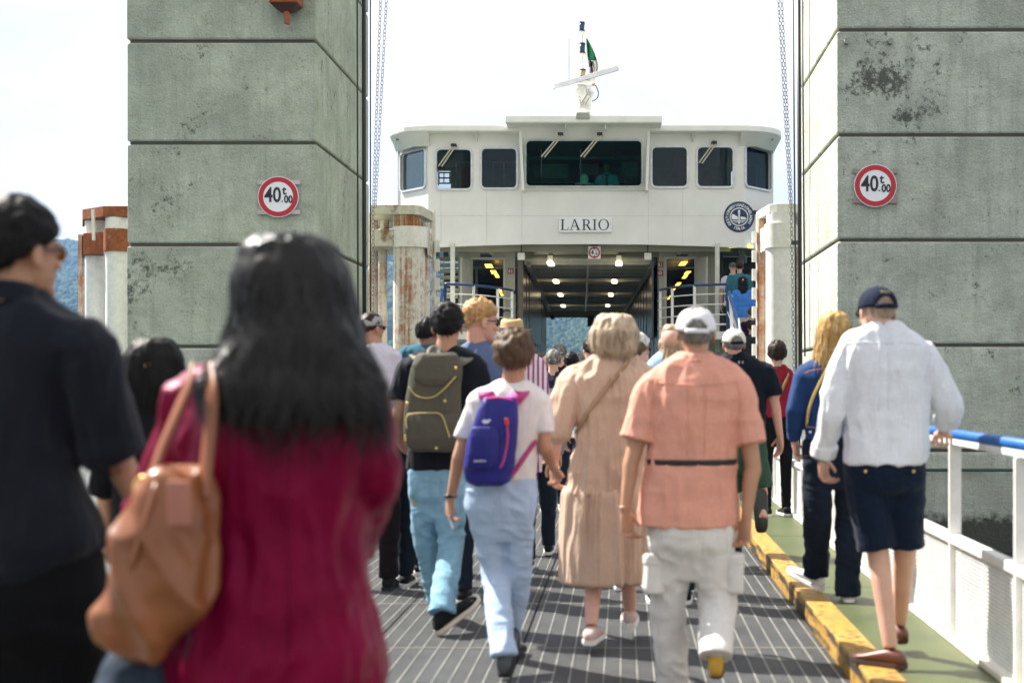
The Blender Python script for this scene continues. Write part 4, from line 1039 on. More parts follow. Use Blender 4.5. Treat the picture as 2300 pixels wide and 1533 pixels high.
for px in (1658,1664,1668): mb.tube([W(px,553,33.8),W(px+5,572,33.8),W(px+6,588,34.2)],.035,8)
mb.build('hanging_pipes', mat('pipe_grey',(.30,.31,.30),.3,.3), ferry, smooth=30)
c = W(1664,550.5,FD+.15); MB().box(c.x-.27,c.x+.27,c.y-.05,c.y+.05,c.z-.055,c.z-.005).build('strip_light', m_emit('strip_yellow',(.75,.9,.12),1.0), ferry)
MB().box(fx(1618,33),fx(1705,33),T0-.3,T0-.2,fz(556.5,33),zu).build('stairwell_beam', M['olive'], ferry)
# hull below the platforms
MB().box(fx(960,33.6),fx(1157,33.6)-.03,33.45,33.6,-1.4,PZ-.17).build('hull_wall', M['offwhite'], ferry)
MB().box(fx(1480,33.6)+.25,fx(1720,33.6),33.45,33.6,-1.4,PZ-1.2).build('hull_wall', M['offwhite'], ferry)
# air
mv = bpy.data.materials.new('air'); mv.use_nodes = True; nt = mv.node_tree; nt.nodes.clear()
o_ = N(nt,'ShaderNodeOutputMaterial'); pv = N(nt,'ShaderNodeVolumePrincipled'); pv.inputs['Color'].default_value=(.30,.55,1,1); pv.inputs['Density'].default_value=.00019; pv.inputs['Anisotropy'].default_value=.2
nt.links.new(pv.outputs[0], o_.inputs['Volume'])
MB().box(-3100,3100,-70,2080,-3.2,235).build('haze', mv, kind='stuff', label='thin blue summer haze over the lake')
# ================================================================ PEOPLE: builders
def cloth(name, col, rough=.85, weave=260, sheen=.2, stripes=None, var=.10, bmp=.25, col2=None):
    if name in _mc: return _mc[name]
    if max(col) < .07: col = tuple(x*.6 for x in col)
    m, nt, bs = newmat(name)
    v = coords(nt); f = noise(nt, v, 7, 5, .6)
    c = mixc(nt, ramp(nt, f, .3, .7), tuple(x*(1-var) for x in col), tuple(min(1, x*(1+var)) for x in col))
    w1 = noise(nt, coords(nt, (1, 1, .12)), weave, 2); w2 = noise(nt, coords(nt, (.12, .12, 1)), weave, 2)
    w = mth(nt, 'ADD', w1, w2)
    c = mixc(nt, mth(nt, 'MULTIPLY', ramp(nt, w, .8, 1.2), .35), c, tuple(x*.72 for x in col))
    if stripes:
        wv = N(nt, 'ShaderNodeTexWave', Scale=stripes[0], Distortion=.3); wv.bands_direction = 'X'; nt.links.new(v, wv.inputs['Vector'])
        c = mixc(nt, ramp(nt, wv.outputs['Fac'], .55, .7), c, stripes[1])
    nt.links.new(c, bs.inputs['Base Color']); bs.inputs['Roughness'].default_value = rough; bs.inputs['Specular IOR Level'].default_value = .10 if max(col) < .12 else .2
    bs.inputs['Sheen Weight'].default_value = sheen*.25; bs.inputs['Sheen Roughness'].default_value = .5
    fold = N(nt, 'ShaderNodeTexNoise', Scale=9.0, Detail=6, Roughness=.6, Distortion=1.4); nt.links.new(coords(nt, (1.3, 1.3, .55)), fold.inputs['Vector'])
    bump(nt, bs, mth(nt, 'ADD', mth(nt, 'MULTIPLY', w, .25), mth(nt, 'MULTIPLY', mth(nt, 'ADD', fold.outputs['Fac'], mth(nt, 'MULTIPLY', noise(nt, v, 28, 4), .35)), 3.2)), max(.35, bmp), .006)
    _mc[name] = m; return m
def skinm(name, col):
    if name in _mc: return _mc[name]
    m, nt, bs = newmat(name); v = coords(nt)
    c = mixc(nt, ramp(nt, noise(nt, v, 9, 5), .3, .7), tuple(x*k for x, k in zip(col, (.92,.84,.82))), tuple(x*1.08 for x in col))
    c = mixc(nt, mth(nt, 'MULTIPLY', ramp(nt, noise(nt, v, 90, 3), .6, .75), .25), c, tuple(x*k for x, k in zip(col, (.75,.55,.5))))
    nt.links.new(c, bs.inputs['Base Color']); bs.inputs['Roughness'].default_value = .5
    bs.inputs['Subsurface Weight'].default_value = .12; bs.inputs['Subsurface Radius'].default_value = (.012,.004,.002); bs.inputs['Subsurface Scale'].default_value = 1
    bump(nt, bs, noise(nt, v, 140, 3), .25, .001)
    _mc[name] = m; return m
def hairm(name, col, col2=None, rough=.42):
    if name in _mc: return _mc[name]
    m, nt, bs = newmat(name); v = coords(nt, (1, 1, .16)); n1 = noise(nt, v, 170, 4, .7); n2 = noise(nt, v, 40, 3); n3 = noise(nt, coords(nt), 14, 3)
    k = mth(nt, 'ADD', mth(nt, 'MULTIPLY', n1, .4), mth(nt, 'MULTIPLY', n2, .6))
    c = mixc(nt, ramp(nt, k, .38, .62), tuple(x*.55 for x in col), col2 or tuple(min(1, x*1.5) for x in col))
    c = mixc(nt, ramp(nt, n3, .4, .75), c, col)
    nt.links.new(c, bs.inputs['Base Color']); bs.inputs['Roughness'].default_value = rough; bs.inputs['Specular IOR Level'].default_value = .15 if rough > .4 else .4
    bump(nt, bs, k, .55, .004); _mc[name] = m; return m
SK = {'fair': (.56,.34,.25), 'tan': (.42,.23,.14), 'brown': (.26,.13,.075), 'red': (.55,.29,.21), 'pink': (.60,.35,.27)}

def voxmesh(mb, vox, smooth=2, fac=.5):
    me = mb.mesh('v', []); o = bpy.data.objects.new('v', me)
    r = o.modifiers.new('r', 'REMESH'); r.mode = 'VOXEL'; r.voxel_size = vox
    if smooth: s = o.modifiers.new('s', 'SMOOTH'); s.factor = fac; s.iterations = smooth
    out = evaluated(o); bpy.data.objects.remove(o); bpy.data.meshes.remove(me); return out
def get(me):
    n = len(me.vertices); co = np.empty(n*3); no = np.empty(n*3)
    me.vertices.foreach_get('co', co); me.vertices.foreach_get('normal', no); return co.reshape(-1,3), no.reshape(-1,3)
def put(me, co): me.vertices.foreach_set('co', co.ravel()); me.update()
def wrinkle(me, amp=.007, seed=0, kind='fall'):
    co, no = get(me)
    q = co + .05 * np.stack([vn(co*6, seed), vn(co*6, seed+1), vn(co*6, seed+2)], -1)
    def ridge(p, s): return 1 - np.abs(2*vn(p, s) - 1)
    a = q.copy()
    if kind == 'fall':    # hanging folds, diagonal drags, some cross folds
        sk = q[:, 0:1]*np.array([[0,0,2.0]]) * np.sign(q[:,0:1])
        h = ridge((q+sk*.5)*np.array([15,15,4.0]), seed+3)*.9 + ridge(q*np.array([6,6,10.0]), seed+4)*.7 + ridge(q*np.array([26,26,9]), seed+5)*.35
    elif kind == 'pleat':
        ang = np.arctan2(co[:,1], co[:,0]); h = ridge(np.stack([ang*7, ang*0, q[:,2]*1.2], -1), seed+3)*1.6 + ridge(q*np.array([22,22,3]), seed+4)*.4
    elif kind == 'drape':
        h = ridge((q+q[:,2:3]*np.array([[.18,0,0]]))*np.array([11,11,2.0]), seed+3)*1.1 + ridge((q-q[:,2:3]*np.array([[.3,0,0]]))*np.array([17,17,4.5]), seed+4)*.6 + ridge(q*np.array([30,30,9]), seed+5)*.3
    elif kind == 'cross':  # bunched cross folds of trouser legs and sleeves
        h = ridge(q*np.array([5,5,16.0]) + q[:,0:1]*6, seed+3)*.8 + ridge(q*np.array([13,13,5.0]), seed+4)*.5 + ridge(q*np.array([8,8,30.0]), seed+6)*.3
    else: h = ridge(q*9, seed+3) + ridge(q*20, seed+4)*.5
    h -= h.mean(); put(me, co + no * (h*amp*1.5)[:, None]); return me
def ribbons(mb, me, n, L, w, seed=0, down=1.0, lift=.3, curl=.0, zmin=None, zmax=None, seg=4, swirl=0.0):
    co, no = get(me); rs = np.random.RandomState(seed); idx = rs.randint(0, len(co), n*3)
    if zmin is not None: idx = idx[co[idx,2] > zmin]
    if zmax is not None: idx = idx[co[idx,2] < zmax]
    idx = idx[:n]; n = len(idx); p = co[idx]; nn = no[idx]
    d = np.array([[0,0,-1.0]])*down + (rs.rand(n,3)-.5)*.5 + swirl*np.stack([np.sin(p[:,2]*25+p[:,0]*20), 0*p[:,0], 0*p[:,0]], -1)
    t = d - nn*(d*nn).sum(1)[:,None]*.8; t /= np.linalg.norm(t,axis=1)[:,None]+1e-9
    s = np.cross(nn, t); s /= np.linalg.norm(s,axis=1)[:,None]+1e-9
    ln = L*(.5+rs.rand(n))[:,None]; V = []
    for i in range(seg+1):
        f = i/seg; c = p + nn*(.002+lift*ln*f*f*.5) + t*ln*f + s*(np.sin(f*6+rs.rand(n)*6)*curl)[:,None]
        c = c + np.array([[0,0,-1]])*ln*f*f*.2*down; ww = w*(1-f*.85)
        V.append(c - s*ww/2); V.append(c + s*ww/2)
    V = np.stack(V, 1).reshape(-1,3); b = len(mb.v); mb.v += V.tolist(); k = 2*(seg+1)
    for j in range(n):
        o = b + j*k
        for i in range(seg): mb.f.append((o+2*i, o+2*i+1, o+2*i+3, o+2*i+2)); mb.m.append(mb.cur)
    return mb

def finger(mb, p, a, n, b, L, r, curl, spread=0.0, thumb=False):
    """p base, a pointing dir, n palm normal (fingers bend towards it)"""
    a = (a + b*spread).normalized(); pts = [p - a*.012, p]; ang = 0; c = Vector(p)
    for k, seg in enumerate((.42, .32, .26)):
        ang += curl*(.8 if k == 0 else 1.0); d = a*math.cos(ang) + n*math.sin(ang); c = c + d*L*seg; pts.append(c.copy())
    mb.tube(pts, [r, r, r*.95, r*.86, r*.72], 8, smooth=2)
    mb.ell(pts[-1], (r*.72,)*3, 8, 6)
def hand(mb, wrist, a, palm, thumb, s=1.0, curl=.5, grip=None):
    """a: direction wrist->fingers; palm: direction the palm faces; thumb: side of the thumb"""
    a = a.normalized(); palm = (palm - a*palm.dot(a)).normalized(); t = a.cross(palm).normalized()
    if t.dot(thumb) < 0: t = -t
    rs = []
    for f, hw, th in ((-.03,.026,.021),(.0,.028,.020),(.03,.037,.018),(.06,.041,.016),(.085,.040,.013),(.093,.034,.010)):
        c = wrist + a*f*s
        rs.append([c + t*(hw*s*math.copysign(abs(math.cos(x))**.7, math.cos(x))) + palm*(th*s*math.copysign(abs(math.sin(x))**.8, math.sin(x))) for x in (2*math.pi*j/12 for j in range(12))])
    mb.rings(rs)
    for i, (off, L) in enumerate(((.030,.074),(.010,.082),(-.011,.077),(-.030,.060))):
        finger(mb, wrist + a*.086*s + t*off*s, a, palm, t, L*s, (.0090,.0092,.0088,.0078)[i]*s, curl*(.85+.12*i), (.10,.02,-.05,-.12)[i])
    b0 = wrist + a*.022*s + t*.030*s + palm*.004*s
    mb.ell(b0 + a*.012*s, (.017*s,)*3, 8, 6)
    finger(mb, b0, (a*.72 + t*.62 + palm*.3).normalized(), (palm*.5 - t*.5 + a*.3).normalized(), t, .066*s, .0102*s, curl*.6)

HR = (.078, .098, .092)
def head_parts(mb, Mx, ears=True, chin=1.0):
    def e(c, r, n=16, m=11, rot=None):
        q = MB().ell((0,0,0), r, n, m, rot); mb.add([Mx @ (Vector(v)+Vector(c)) for v in q.v], q.f)
    e((0,-.010,.022), (.074,.094,.090), 24, 16); e((0,.022,-.030), (.062,.072,.088)); e((0,.042,-.072), (.045,.046,.042*chin)); e((0,.078,-.098), (.021,.018,.017))
    e((0,.078,.022), (.048,.018,.014)); e((.036,.068,-.028), (.022,.020,.018)); e((-.036,.068,-.028), (.022,.020,.018))
    e((0,.098,-.030), (.014,.015,.013)); e((0,.090,-.008), (.009,.016,.026)); e((.012,.092,-.033),(.008,.009,.008)); e((-.012,.092,-.033),(.008,.009,.008))
    e((0,.086,-.058), (.022,.010,.006)); e((0,.084,-.068), (.019,.011,.0065)); e((.031,.074,.002), (.014,.011,.010)); e((-.031,.074,.002), (.014,.011,.010))
    if ears:
        for s in (1,-1):
            e((s*.078,-.004,-.010), (.009,.019,.032), 12, 9, Matrix.Rotation(s*.35,3,'Z') @ Matrix.Rotation(-.2,3,'X')); e((s*.079,.002,-.034), (.007,.010,.011))
def hair_cap(Mx, thick=.014, nape=-.070, front=.052, side=-.012, amp=.006, seed=0, freq=40, n=56, m=40, scale=(1,1,1), fade=0.0, top=.0):
    """short hair: the skull inflated above the hairline, sunk into the head below it"""
    th = np.pi*(np.arange(1, m))/m; ph = 2*np.pi*np.arange(n)/n
    T_, P_ = np.meshgrid(th, ph, indexing='ij'); d = np.stack([np.sin(T_)*np.cos(P_), np.sin(T_)*np.sin(P_), np.cos(T_)], -1).reshape(-1,3)
    d = np.vstack([d, [[0,0,1],[0,0,-1]]])
    back = np.clip(-d[:,1], 0, 1); fr = np.clip(d[:,1], 0, 1)
    low = nape*back + front*fr + side*(1-back-fr) + .004*np.sin(d[:,0]*23+seed)
    base = d*np.array([[.074,.094,.090]])*np.array([scale]) + np.array([[0,-.010,.022]])
    # follow the occiput to the neck below
    base[:,1] -= np.where((d[:,1] < 0) & (d[:,2] < -.3), .012*(-d[:,2]-.3), 0)
    h = base[:,2]; msk = 1/(1+np.exp(-(h-low)/.006))
    t = thick*(1-fade*np.clip((.05-h)/.12, 0, 1)) + top*np.clip(d[:,2],0,1)
    off = t*msk - .016*(1-msk); nz_ = (vn(d*freq*.1+seed, seed)-.5)*2 + (vn(d*freq*.25, seed+5)-.5)*1.2
    co = base + d*(off + amp*nz_*msk)[:,None]
    mb = MB(); fs = []
    for i in range(m-2):
        for j in range(n): a = i*n+j; b = i*n+(j+1)%n; fs.append((a, a+n, b+n, b))
    t0 = (m-1)*n
    for j in range(n): fs.append((t0, j, (j+1)%n)); fs.append((t0+1, (m-2)*n+(j+1)%n, (m-2)*n+j))
    mb.add([Mx @ Vector(v) for v in co], fs); return mb
def cap_mesh(Mx, mats, root, s=1.0, open_=True, brim=True, band=None, text=None, parent_name='cap', opening=.040):
    """baseball cap: crown with an arched opening and strap at the back, brim at the front"""
    n, m = 48, 14; ps = []
    cz = .012
    for i in range(m+1):
        th = math.pi/2*i/m*1.0
        for j in range(n):
            a = 2*math.pi*j/n; r = (.086*s*math.sin(th)**.92, .106*s*math.sin(th)**.92)
            z = .100*s*math.cos(th)**.85 + cz + (-.014*math.sin(a)**2 if math.sin(a) < 0 else .010*math.sin(a))*(i/m)**2 + .0010*math.cos(6*a)*math.sin(th)
            ps.append(Vector((r[0]*math.cos(a), r[1]*math.sin(a) - .010, z)))
    fs = []
    for i in range(m):
        for j in range(n):
            a = i*n+j; b = i*n+(j+1)%n; c_ = sum((ps[k] for k in (a,b,a+n,b+n)), Vector())/4
            dz = c_.z - (cz-.014)
            if open_ and c_.y < -.05 and (c_.x/.046/s)**2 + (max(0,dz-.010)/(.048*s))**2 < 1: continue
            fs.append((a, a+n, b+n, b))
    mb = MB(); mb.add([Mx @ p for p in ps], fs)
    o = mb.build(parent_name, mats[0], root, smooth=True, origin=root.location + Vector((0,0,0))) if False else local_build(mb, parent_name, mats[0], root, smooth=True)
    md = o.modifiers.new('thick', 'SOLIDIFY'); md.thickness = .0035
    if open_:
        mb = MB(); vs = []
        for k in range(13):
            a = -math.pi/2 + (k-6)/6*.62; x, y = .0875*s*math.cos(a), .1075*s*math.sin(a)-.010
            for z in (cz-.016, cz+.004): vs.append(Mx @ Vector((x, y, z)))
        mb.add(vs, [(2*k,2*k+2,2*k+3,2*k+1) for k in range(12)])
        q = local_build(mb, 'strap', mats[-1] if len(mats) > 1 else mats[0], o, smooth=True); md = q.modifiers.new('thick','SOLIDIFY'); md.thickness = .003
    if brim:
        mb = MB(); vs = []
        for k in range(13):
            a = math.pi/2 + (k-6)/6*1.05; x, y = .086*s*math.cos(a), .106*s*math.sin(a)-.010
            f = math.cos((k-6)/6*math.pi/2)
            vs.append(Mx @ Vector((x, y, cz+.012))); vs.append(Mx @ Vector((x*.98, y + .070*s*max(f,.0)**.6, cz+.012-.012*abs(x)/.08-.012*f)))
        mb.add(vs, [(2*k,2*k+1,2*k+3,2*k+2) for k in range(12)])
        q = local_build(mb, 'brim', mats[0], o, smooth=True); md = q.modifiers.new('thick','SOLIDIFY'); md.thickness = .004
    mb = MB().ell(Mx @ Vector((0,-.010,cz+.101*s)), (.007,.007,.004), 8, 5); local_build(mb, 'button', mats[0], o, smooth=True)
    if text:
        me = text_mesh(text[0], .017, .002, 1, .0004)
        mb = MB(); vs = []
        for v in me.vertices:
            x = v.co.x; zz = cz+.058*s+v.co.y
            th = math.acos(min(1,((zz-cz)/(.100*s)))**(1/.85)); ry = .106*s*math.sin(th)**.92; vs.append(Mx @ Vector((x, -math.sqrt(max(0,1-(x/.086)**2))*ry-.013, zz)))
        mb.add(vs, [tuple(p.vertices) for p in me.polygons]); local_build(mb, 'cap_lettering', text[1], o)
    return o
def local_build(mb, name, m_, parent, smooth=None, label=None, kind=None):
    """verts are already local to the thing's root; part keeps the root's origin"""
    me = mb.mesh(name, m_) if isinstance(mb, MB) else mb
    if not isinstance(mb, MB):
        me.name = name; me.materials.clear(); me.materials.append(m_)
    o = bpy.data.objects.new(name, me); sc.collection.objects.link(o); o.parent = parent
    if smooth: me.shade_smooth()
    return tag(o, label, kind=kind)

def torso_rings(rows, n=28, p=2.4):
    rs = []
    for z, xc, yc, hw, hd in rows:
        rs.append([Vector((xc + hw*math.copysign(abs(math.cos(a))**(2/p), math.cos(a)), yc + hd*math.copysign(abs(math.sin(a))**(2/p), math.sin(a)), z)) for a in (2*math.pi*j/n for j in range(n))])
    return rs
def smooth_rows(rows, k=4):
    pts = [Vector((r[0], r[1], r[2])) for r in rows]; q1, w = catmull(pts, [r[3] for r in rows], k); _, d = catmull(pts, [r[4] for r in rows], k)
    return [(p.x, p.y, p.z, a, b) for p, a, b in zip(q1, w, d)]

class Fig:
    def __init__(s, label, d, x, top, z0=0.0, group=None, seed=1, skin='fair', w=1.0, yaw=0, pitch=0, hs=1.0, hair_t=.012, vox=None):
        s.d = d; s.s = F/d; s.base = Vector(((x-CX)*d/F, d, z0)); s.seed = seed; s.vox = vox or max(.007, min(.02, 2.6/s.s))
        Ht = H - (top-HY)/s.s - z0; s.Ht = Ht; k = s.k = Ht/1.76; s.w = w
        s.root = empty('person', s.base, label, 'person', group)
        s.skin = skinm('skin_'+skin, SK[skin]); s.hs = hs; s.yaw = yaw; s.pitch = pitch; s.roll = 0
        s.J = {'head': Vector((0, 0, Ht - (.112+hair_t)*hs)), 'neck': Vector((0,-.02,1.50*k)),
               'shl': Vector((-.185*w*k,0,1.41*k)), 'shr': Vector((.185*w*k,0,1.41*k)),
               'ell': Vector((-.235*w*k,-.02,1.13*k)), 'elr': Vector((.235*w*k,-.02,1.13*k)),
               'wrl': Vector((-.245*w*k,.06,.88*k)), 'wrr': Vector((.245*w*k,.06,.88*k)),
               'hpl': Vector((-.09*k,0,.92*k)), 'hpr': Vector((.09*k,0,.92*k)), 'knl': Vector((-.10*k,.02,.50*k)), 'knr': Vector((.10*k,.02,.50*k)),
               'anl': Vector((-.10*k,-.02,.09)), 'anr': Vector((.10*k,.02,.09))}
        s.hd = {}; s.ft = {'l': (0, 0), 'r': (0, 0)}
    def L(s, px, py, dy=0.0): return W(px, py, s.d+dy) - s.base
    def set(s, **kw):
        for k, v in kw.items(): s.J[k] = s.L(*v)
        return s
    def rows(s, data, dy=0.0):
        """data: (py, px_left, px_right, half depth[, dy])"""
        out = []
        for r in data:
            o = r[4] if len(r) > 4 else dy; a = s.L(r[1], r[0], o); b = s.L(r[2], r[0], o)
            out.append((a.z, (a.x+b.x)/2, a.y, (b.x-a.x)/2, r[3]))
        return out
    def HM(s, grow=1.0):
        return Matrix.Translation(s.J['head']) @ Matrix.Rotation(-rad(s.yaw), 4, 'Z') @ Matrix.Rotation(rad(s.pitch), 4, 'X') @ Matrix.Rotation(rad(s.roll), 4, 'Y') @ Matrix.Scale(s.hs*grow, 4)
    def default_rows(s, grow=0.0, hem=.86, waist=1.0, collar=True):
        k, w = s.k, s.w; g = grow
        R_ = [(1.515,.055,.055),(1.490,.062,.062),(1.472,.095,.075),(1.445,.150,.092),(1.405,.182,.106),(1.33,.192,.122),(1.22,.184,.126),(1.10,.170*waist,.120*waist),(1.0,.172*waist,.122*waist),(.93,.182*waist,.128),(.86,.184*waist,.128)]
        return [(z*k, 0, -.005, (a*(w if z < 1.48 else 1)+g)*k, (b+g)*k) for z, a, b in R_ if z >= hem-.001]
    def body(s, chin=1.0):
        J = s.J; k = s.k; hm = s.HM(); hv = max(.0045, min(.010, 1.6/s.s))
        low = MB(); low.rings(torso_rings(smooth_rows([(z, x, y, a*.80, b*.78) for z, x, y, a, b in (getattr(s, 'core', None) or s.default_rows())], 3)))
        for q in 'lr':
            r = .055*k; low.tube([J['hp'+q]+Vector((0,0,.06)), J['hp'+q], J['kn'+q], J['kn'+q]*.72+J['an'+q]*.28, J['an'+q]], [.075*k,.082*k,.052*k,.050*k,.033*k], 12, smooth=4)
        low.tube([J['shl'].lerp(J['shr'],.2), J['shl'].lerp(J['shr'],.02), J['ell'], J['ell']*.75+J['wrl']*.25, J['wrl']], [.05*k,.050*k,.038*k,.038*k,.024*k], 12, smooth=4)
        low.tube([J['shr'].lerp(J['shl'],.2), J['shr'].lerp(J['shl'],.02), J['elr'], J['elr']*.75+J['wrr']*.25, J['wrr']], [.05*k,.050*k,.038*k,.038*k,.024*k], 12, smooth=4)
        me1 = voxmesh(low, max(.008, s.vox), 2)
        hi = MB(); head_parts(hi, hm, chin=chin); nb = J['neck']
        hi.tube([hm @ Vector((0,-.018,-.02)), hm @ Vector((0,-.022,-.075)), nb + Vector((0,0,-.02)), nb + Vector((0,0,-.09))], [.055*s.hs,.054*s.hs,.060*k,.085*k], 16, smooth=3)
        me2 = voxmesh(hi, hv, 1, .4)
        out = MB()
        def app(me): out.add([v.co[:] for v in me.vertices], [tuple(p.vertices) for p in me.polygons])
        app(me1); app(me2)
        for q in 'lr':
            if s.hd.get(q) is None and s.hd.get('none'): continue
            h_ = s.hd.get(q, {}); side = -1 if q == 'l' else 1
            a = h_.get('a') or (J['wr'+q]-J['el'+q]).normalized()*.6 + Vector((0,.1,-.5)); palm = h_.get('palm') or Vector((-side,-.35,0)); th = h_.get('thumb') or Vector((0,1,0))
            hb = MB(); hand(hb, J['wr'+q], Vector(a), Vector(palm), Vector(th), (h_.get('s') or 1)*k, h_.get('curl', .45))
            app(voxmesh(hb, max(.0034, min(.008, 1.4/s.s)), 1, .35))
        o = local_build(out, 'body', s.skin, s.root, smooth=True); o.data.name = 'body'
        if getattr(s, 'face', False):
            for sd in (1,-1):
                eb = MB(); q = MB().ell((sd*.031,.076,.002), (.0115,)*3, 12, 9); eb.add([hm @ Vector(v) for v in q.v], q.f)
                eo = local_build(eb, 'eye', mat('eye_white',(.7,.68,.65),.2), s.root, smooth=True)
                eb = MB(); q = MB().ell((sd*.031,.0835,.002), (.0055,.0050,.0055), 10, 7); eb.add([hm @ Vector(v) for v in q.v], q.f)
                local_build(eb, 'iris', mat('iris_dark',(.03,.02,.012),.15), eo, smooth=True)
        bpy.data.meshes.remove(me1); bpy.data.meshes.remove(me2); return s
    def top(s, name, m_, rows=None, sleeve='short', sr=(.072,.064,.062), amp=.007, p=2.4, kind='fall', cuff=True, grow=.012, hem=.86, waist=1.0, ends=None, seed=None, sl_l=None, sl_r=None, neckhole=True):
        J = s.J; k = s.k; mb = MB(); R_ = rows or s.default_rows(grow, hem, waist)
        mb.rings(torso_rings(smooth_rows(R_, 4), 32, p))
        for q in 'lr':
            S, E, Wr = J['sh'+q], J['el'+q], J['wr'+q]; C_ = J['shr'] if q == 'l' else J['shl']
            sp = (sl_l if q == 'l' else sl_r) or sleeve
            if sp == 'none': continue
            ins = S.lerp(C_, .22) + Vector((0,0,-.02)); S2 = S.lerp(C_, .03)
            r0, r1, r2 = [x*k for x in sr]
            if sp == 'short': pts = [ins, S2, S.lerp(E,.45), S.lerp(E,.74)]; rr = [r0, r0*.98, r1, r1*1.03]
            elif sp == 'elbow': pts = [ins, S2, S.lerp(E,.5), E.lerp(Wr,.05), E.lerp(Wr,.12)]; rr = [r0, r0*.98, r1, r2*1.05, r2]
            elif sp == 'three': pts = [ins, S2, S.lerp(E,.5), E, E.lerp(Wr,.45), E.lerp(Wr,.6)]; rr = [r0, r0*.98, r1, r2, r2*.92, r2*.9]
            else: pts = [ins, S2, S.lerp(E,.5), E, E.lerp(Wr,.5), E.lerp(Wr,.93)]; rr = [r0, r0*.98, r1, r2, r2*.85, r2*.62]
            mb.tube(pts, rr, 16, smooth=5)
        me = voxmesh(mb, s.vox, 4, .55); wrinkle(me, amp*1.35, (seed or s.seed)*11, kind); s.topme = me
        return local_build(me, name, m_, s.root, smooth=True)
    def legs(s, name, m_, to='ankle', r=(.092,.078,.062,.060), amp=.006, hiprows=None, kind='cross', flare=1.0):
        J = s.J; k = s.k; mb = MB()
        hr = hiprows or [(1.02*k,0,0,.158*k*s.w,.112*k),(.95*k,0,0,.172*k*s.w,.125*k),(.88*k,0,0,.178*k*s.w,.128*k),(.80*k,0,0,.168*k*s.w,.118*k)]
        z_, x_, y_, a_, b_ = hr[-1]; hr = list(hr)[:-1] + [(z_, x_, y_, a_*.97, b_*.80), (z_-.05*k, x_, y_, a_*.86, b_*.60), (z_-.10*k, x_, y_, a_*.6, b_*.4)]
        mb.rings(torso_rings(smooth_rows(hr, 3), 28, 2.3))
        for q in 'lr':
            A, K, An = J['hp'+q], J['kn'+q], J['an'+q]
            if to == 'knee': pts = [A+Vector((0,0,.03)), A.lerp(K,.35), A.lerp(K,.7), A.lerp(K,.95)]; rr = [r[0]*k, r[0]*k, r[1]*k*1.05, r[1]*k*1.08]
            else: pts = [A+Vector((0,0,.03)), A.lerp(K,.4), K, K.lerp(An,.5), K.lerp(An,.92), An+Vector((0,0,-.01))]; rr = [r[0]*k, r[0]*k*.95, r[1]*k, r[2]*k, r[3]*k, r[3]*k*1.03]
            mb.tube(pts, rr, 16, smooth=5)
        me = voxmesh(mb, s.vox, 7, .6); wrinkle(me, amp*1.3, s.seed*7+2, kind); s.legme = me; return local_build(me, name, m_, s.root, smooth=True)
    def skirt(s, name, m_, rows, amp=.010, p=2.1, kind='pleat'):
        mb = MB().rings(torso_rings(smooth_rows(rows, 4), 36, p)); me = voxmesh(mb, s.vox, 2, .5); wrinkle(me, amp, s.seed*5+1, kind)
        return local_build(me, name, m_, s.root, smooth=True)
    def shoe(s, q, m_up, m_sole, heading=0, pitch=0, scale=1.0, name='shoe', high=1.0, bank=0):
        a = s.J['an'+q]; R3 = Matrix.Rotation(-rad(heading),3,'Z') @ Matrix.Rotation(-rad(pitch),3,'X') @ Matrix.Rotation(rad(bank),3,'Y'); sc_ = scale*s.k
        org = a - R3 @ Vector((0,0,.085*sc_))
        rows = [(-.078,.018,.045),(-.070,.029,.062),(-.045,.036,.088*high),(0,.038,.098*high),(.035,.039,.088*high),(.07,.042,.070),(.11,.046,.056),(.15,.046,.048),(.18,.038,.040),(.197,.024,.030),(.203,.010,.022)]
        mb = MB(); rs = []
        for t, hw, ht in rows:
            rs.append([org + R3 @ (Vector((hw*math.copysign(abs(math.cos(x))**.8, math.cos(x)), t, .016 + (ht-.016)*.5 + (ht-.016)*.5*math.copysign(abs(math.sin(x))**.8, math.sin(x))))*sc_) for x in (2*math.pi*j/14 for j in range(14))])
        mb.rings(rs); up = local_build(mb, name, m_up, s.root, smooth=True)
        mb = MB(); rs = []
        for t, hw, ht in rows:
            tt = t*1.03; h2 = hw*1.12; lift = .012*max(0, (t-.1)/.1)**2
            rs.append([org + R3 @ (Vector((x, tt, z+lift))*sc_) for x, z in ((-h2*.9,-.002),(h2*.9,-.002),(h2,.006),(h2*.96,.024),(-h2*.96,.024),(-h2,.006))])
        mb.rings(rs); local_build(mb, 'sole', m_sole, up, smooth=False); return up
    def hair(s, m_, n=500, L=.03, w=.0022, lift=.5, curl=.0, rib=True, down=1.0, **kw):
        mb = hair_cap(s.HM(), seed=s.seed, **kw)
        if rib:
            me = mb.mesh('t', []); ribbons(mb, me, n, L*s.hs, w, s.seed, down, lift, curl, zmin=s.J['head'].z-.055*s.hs); bpy.data.meshes.remove(me)
        return local_build(mb, 'hair', m_, s.root, smooth=True)
    def longhair(s, m_, rows, n=900, L=.10, w=.004, amp=.009, seed=0, lift=.12, curl=.006, extra=None, swirl=.4, freq=1.0, p=2.1, name='hair'):
        mb = MB().rings(torso_rings(smooth_rows(rows, 4), 32, p))
        if extra: extra(mb)
        me = voxmesh(mb, max(.007, s.vox*.9), 2); co, no = get(me)
        q = co + .03*np.stack([vn(co*5, seed), vn(co*5, seed+1), 0*co[:,0]], -1)*2
        h = (1-np.abs(2*vn(q*np.array([55,55,7])*freq, seed+3)-1)) + .6*(1-np.abs(2*vn(q*np.array([22,22,5])*freq, seed+4)-1)); h -= h.mean()
        put(me, co + no*(h*amp)[:,None]); mb = MB(); mb.add([v.co[:] for v in me.vertices], [tuple(p_.vertices) for p_ in me.polygons])
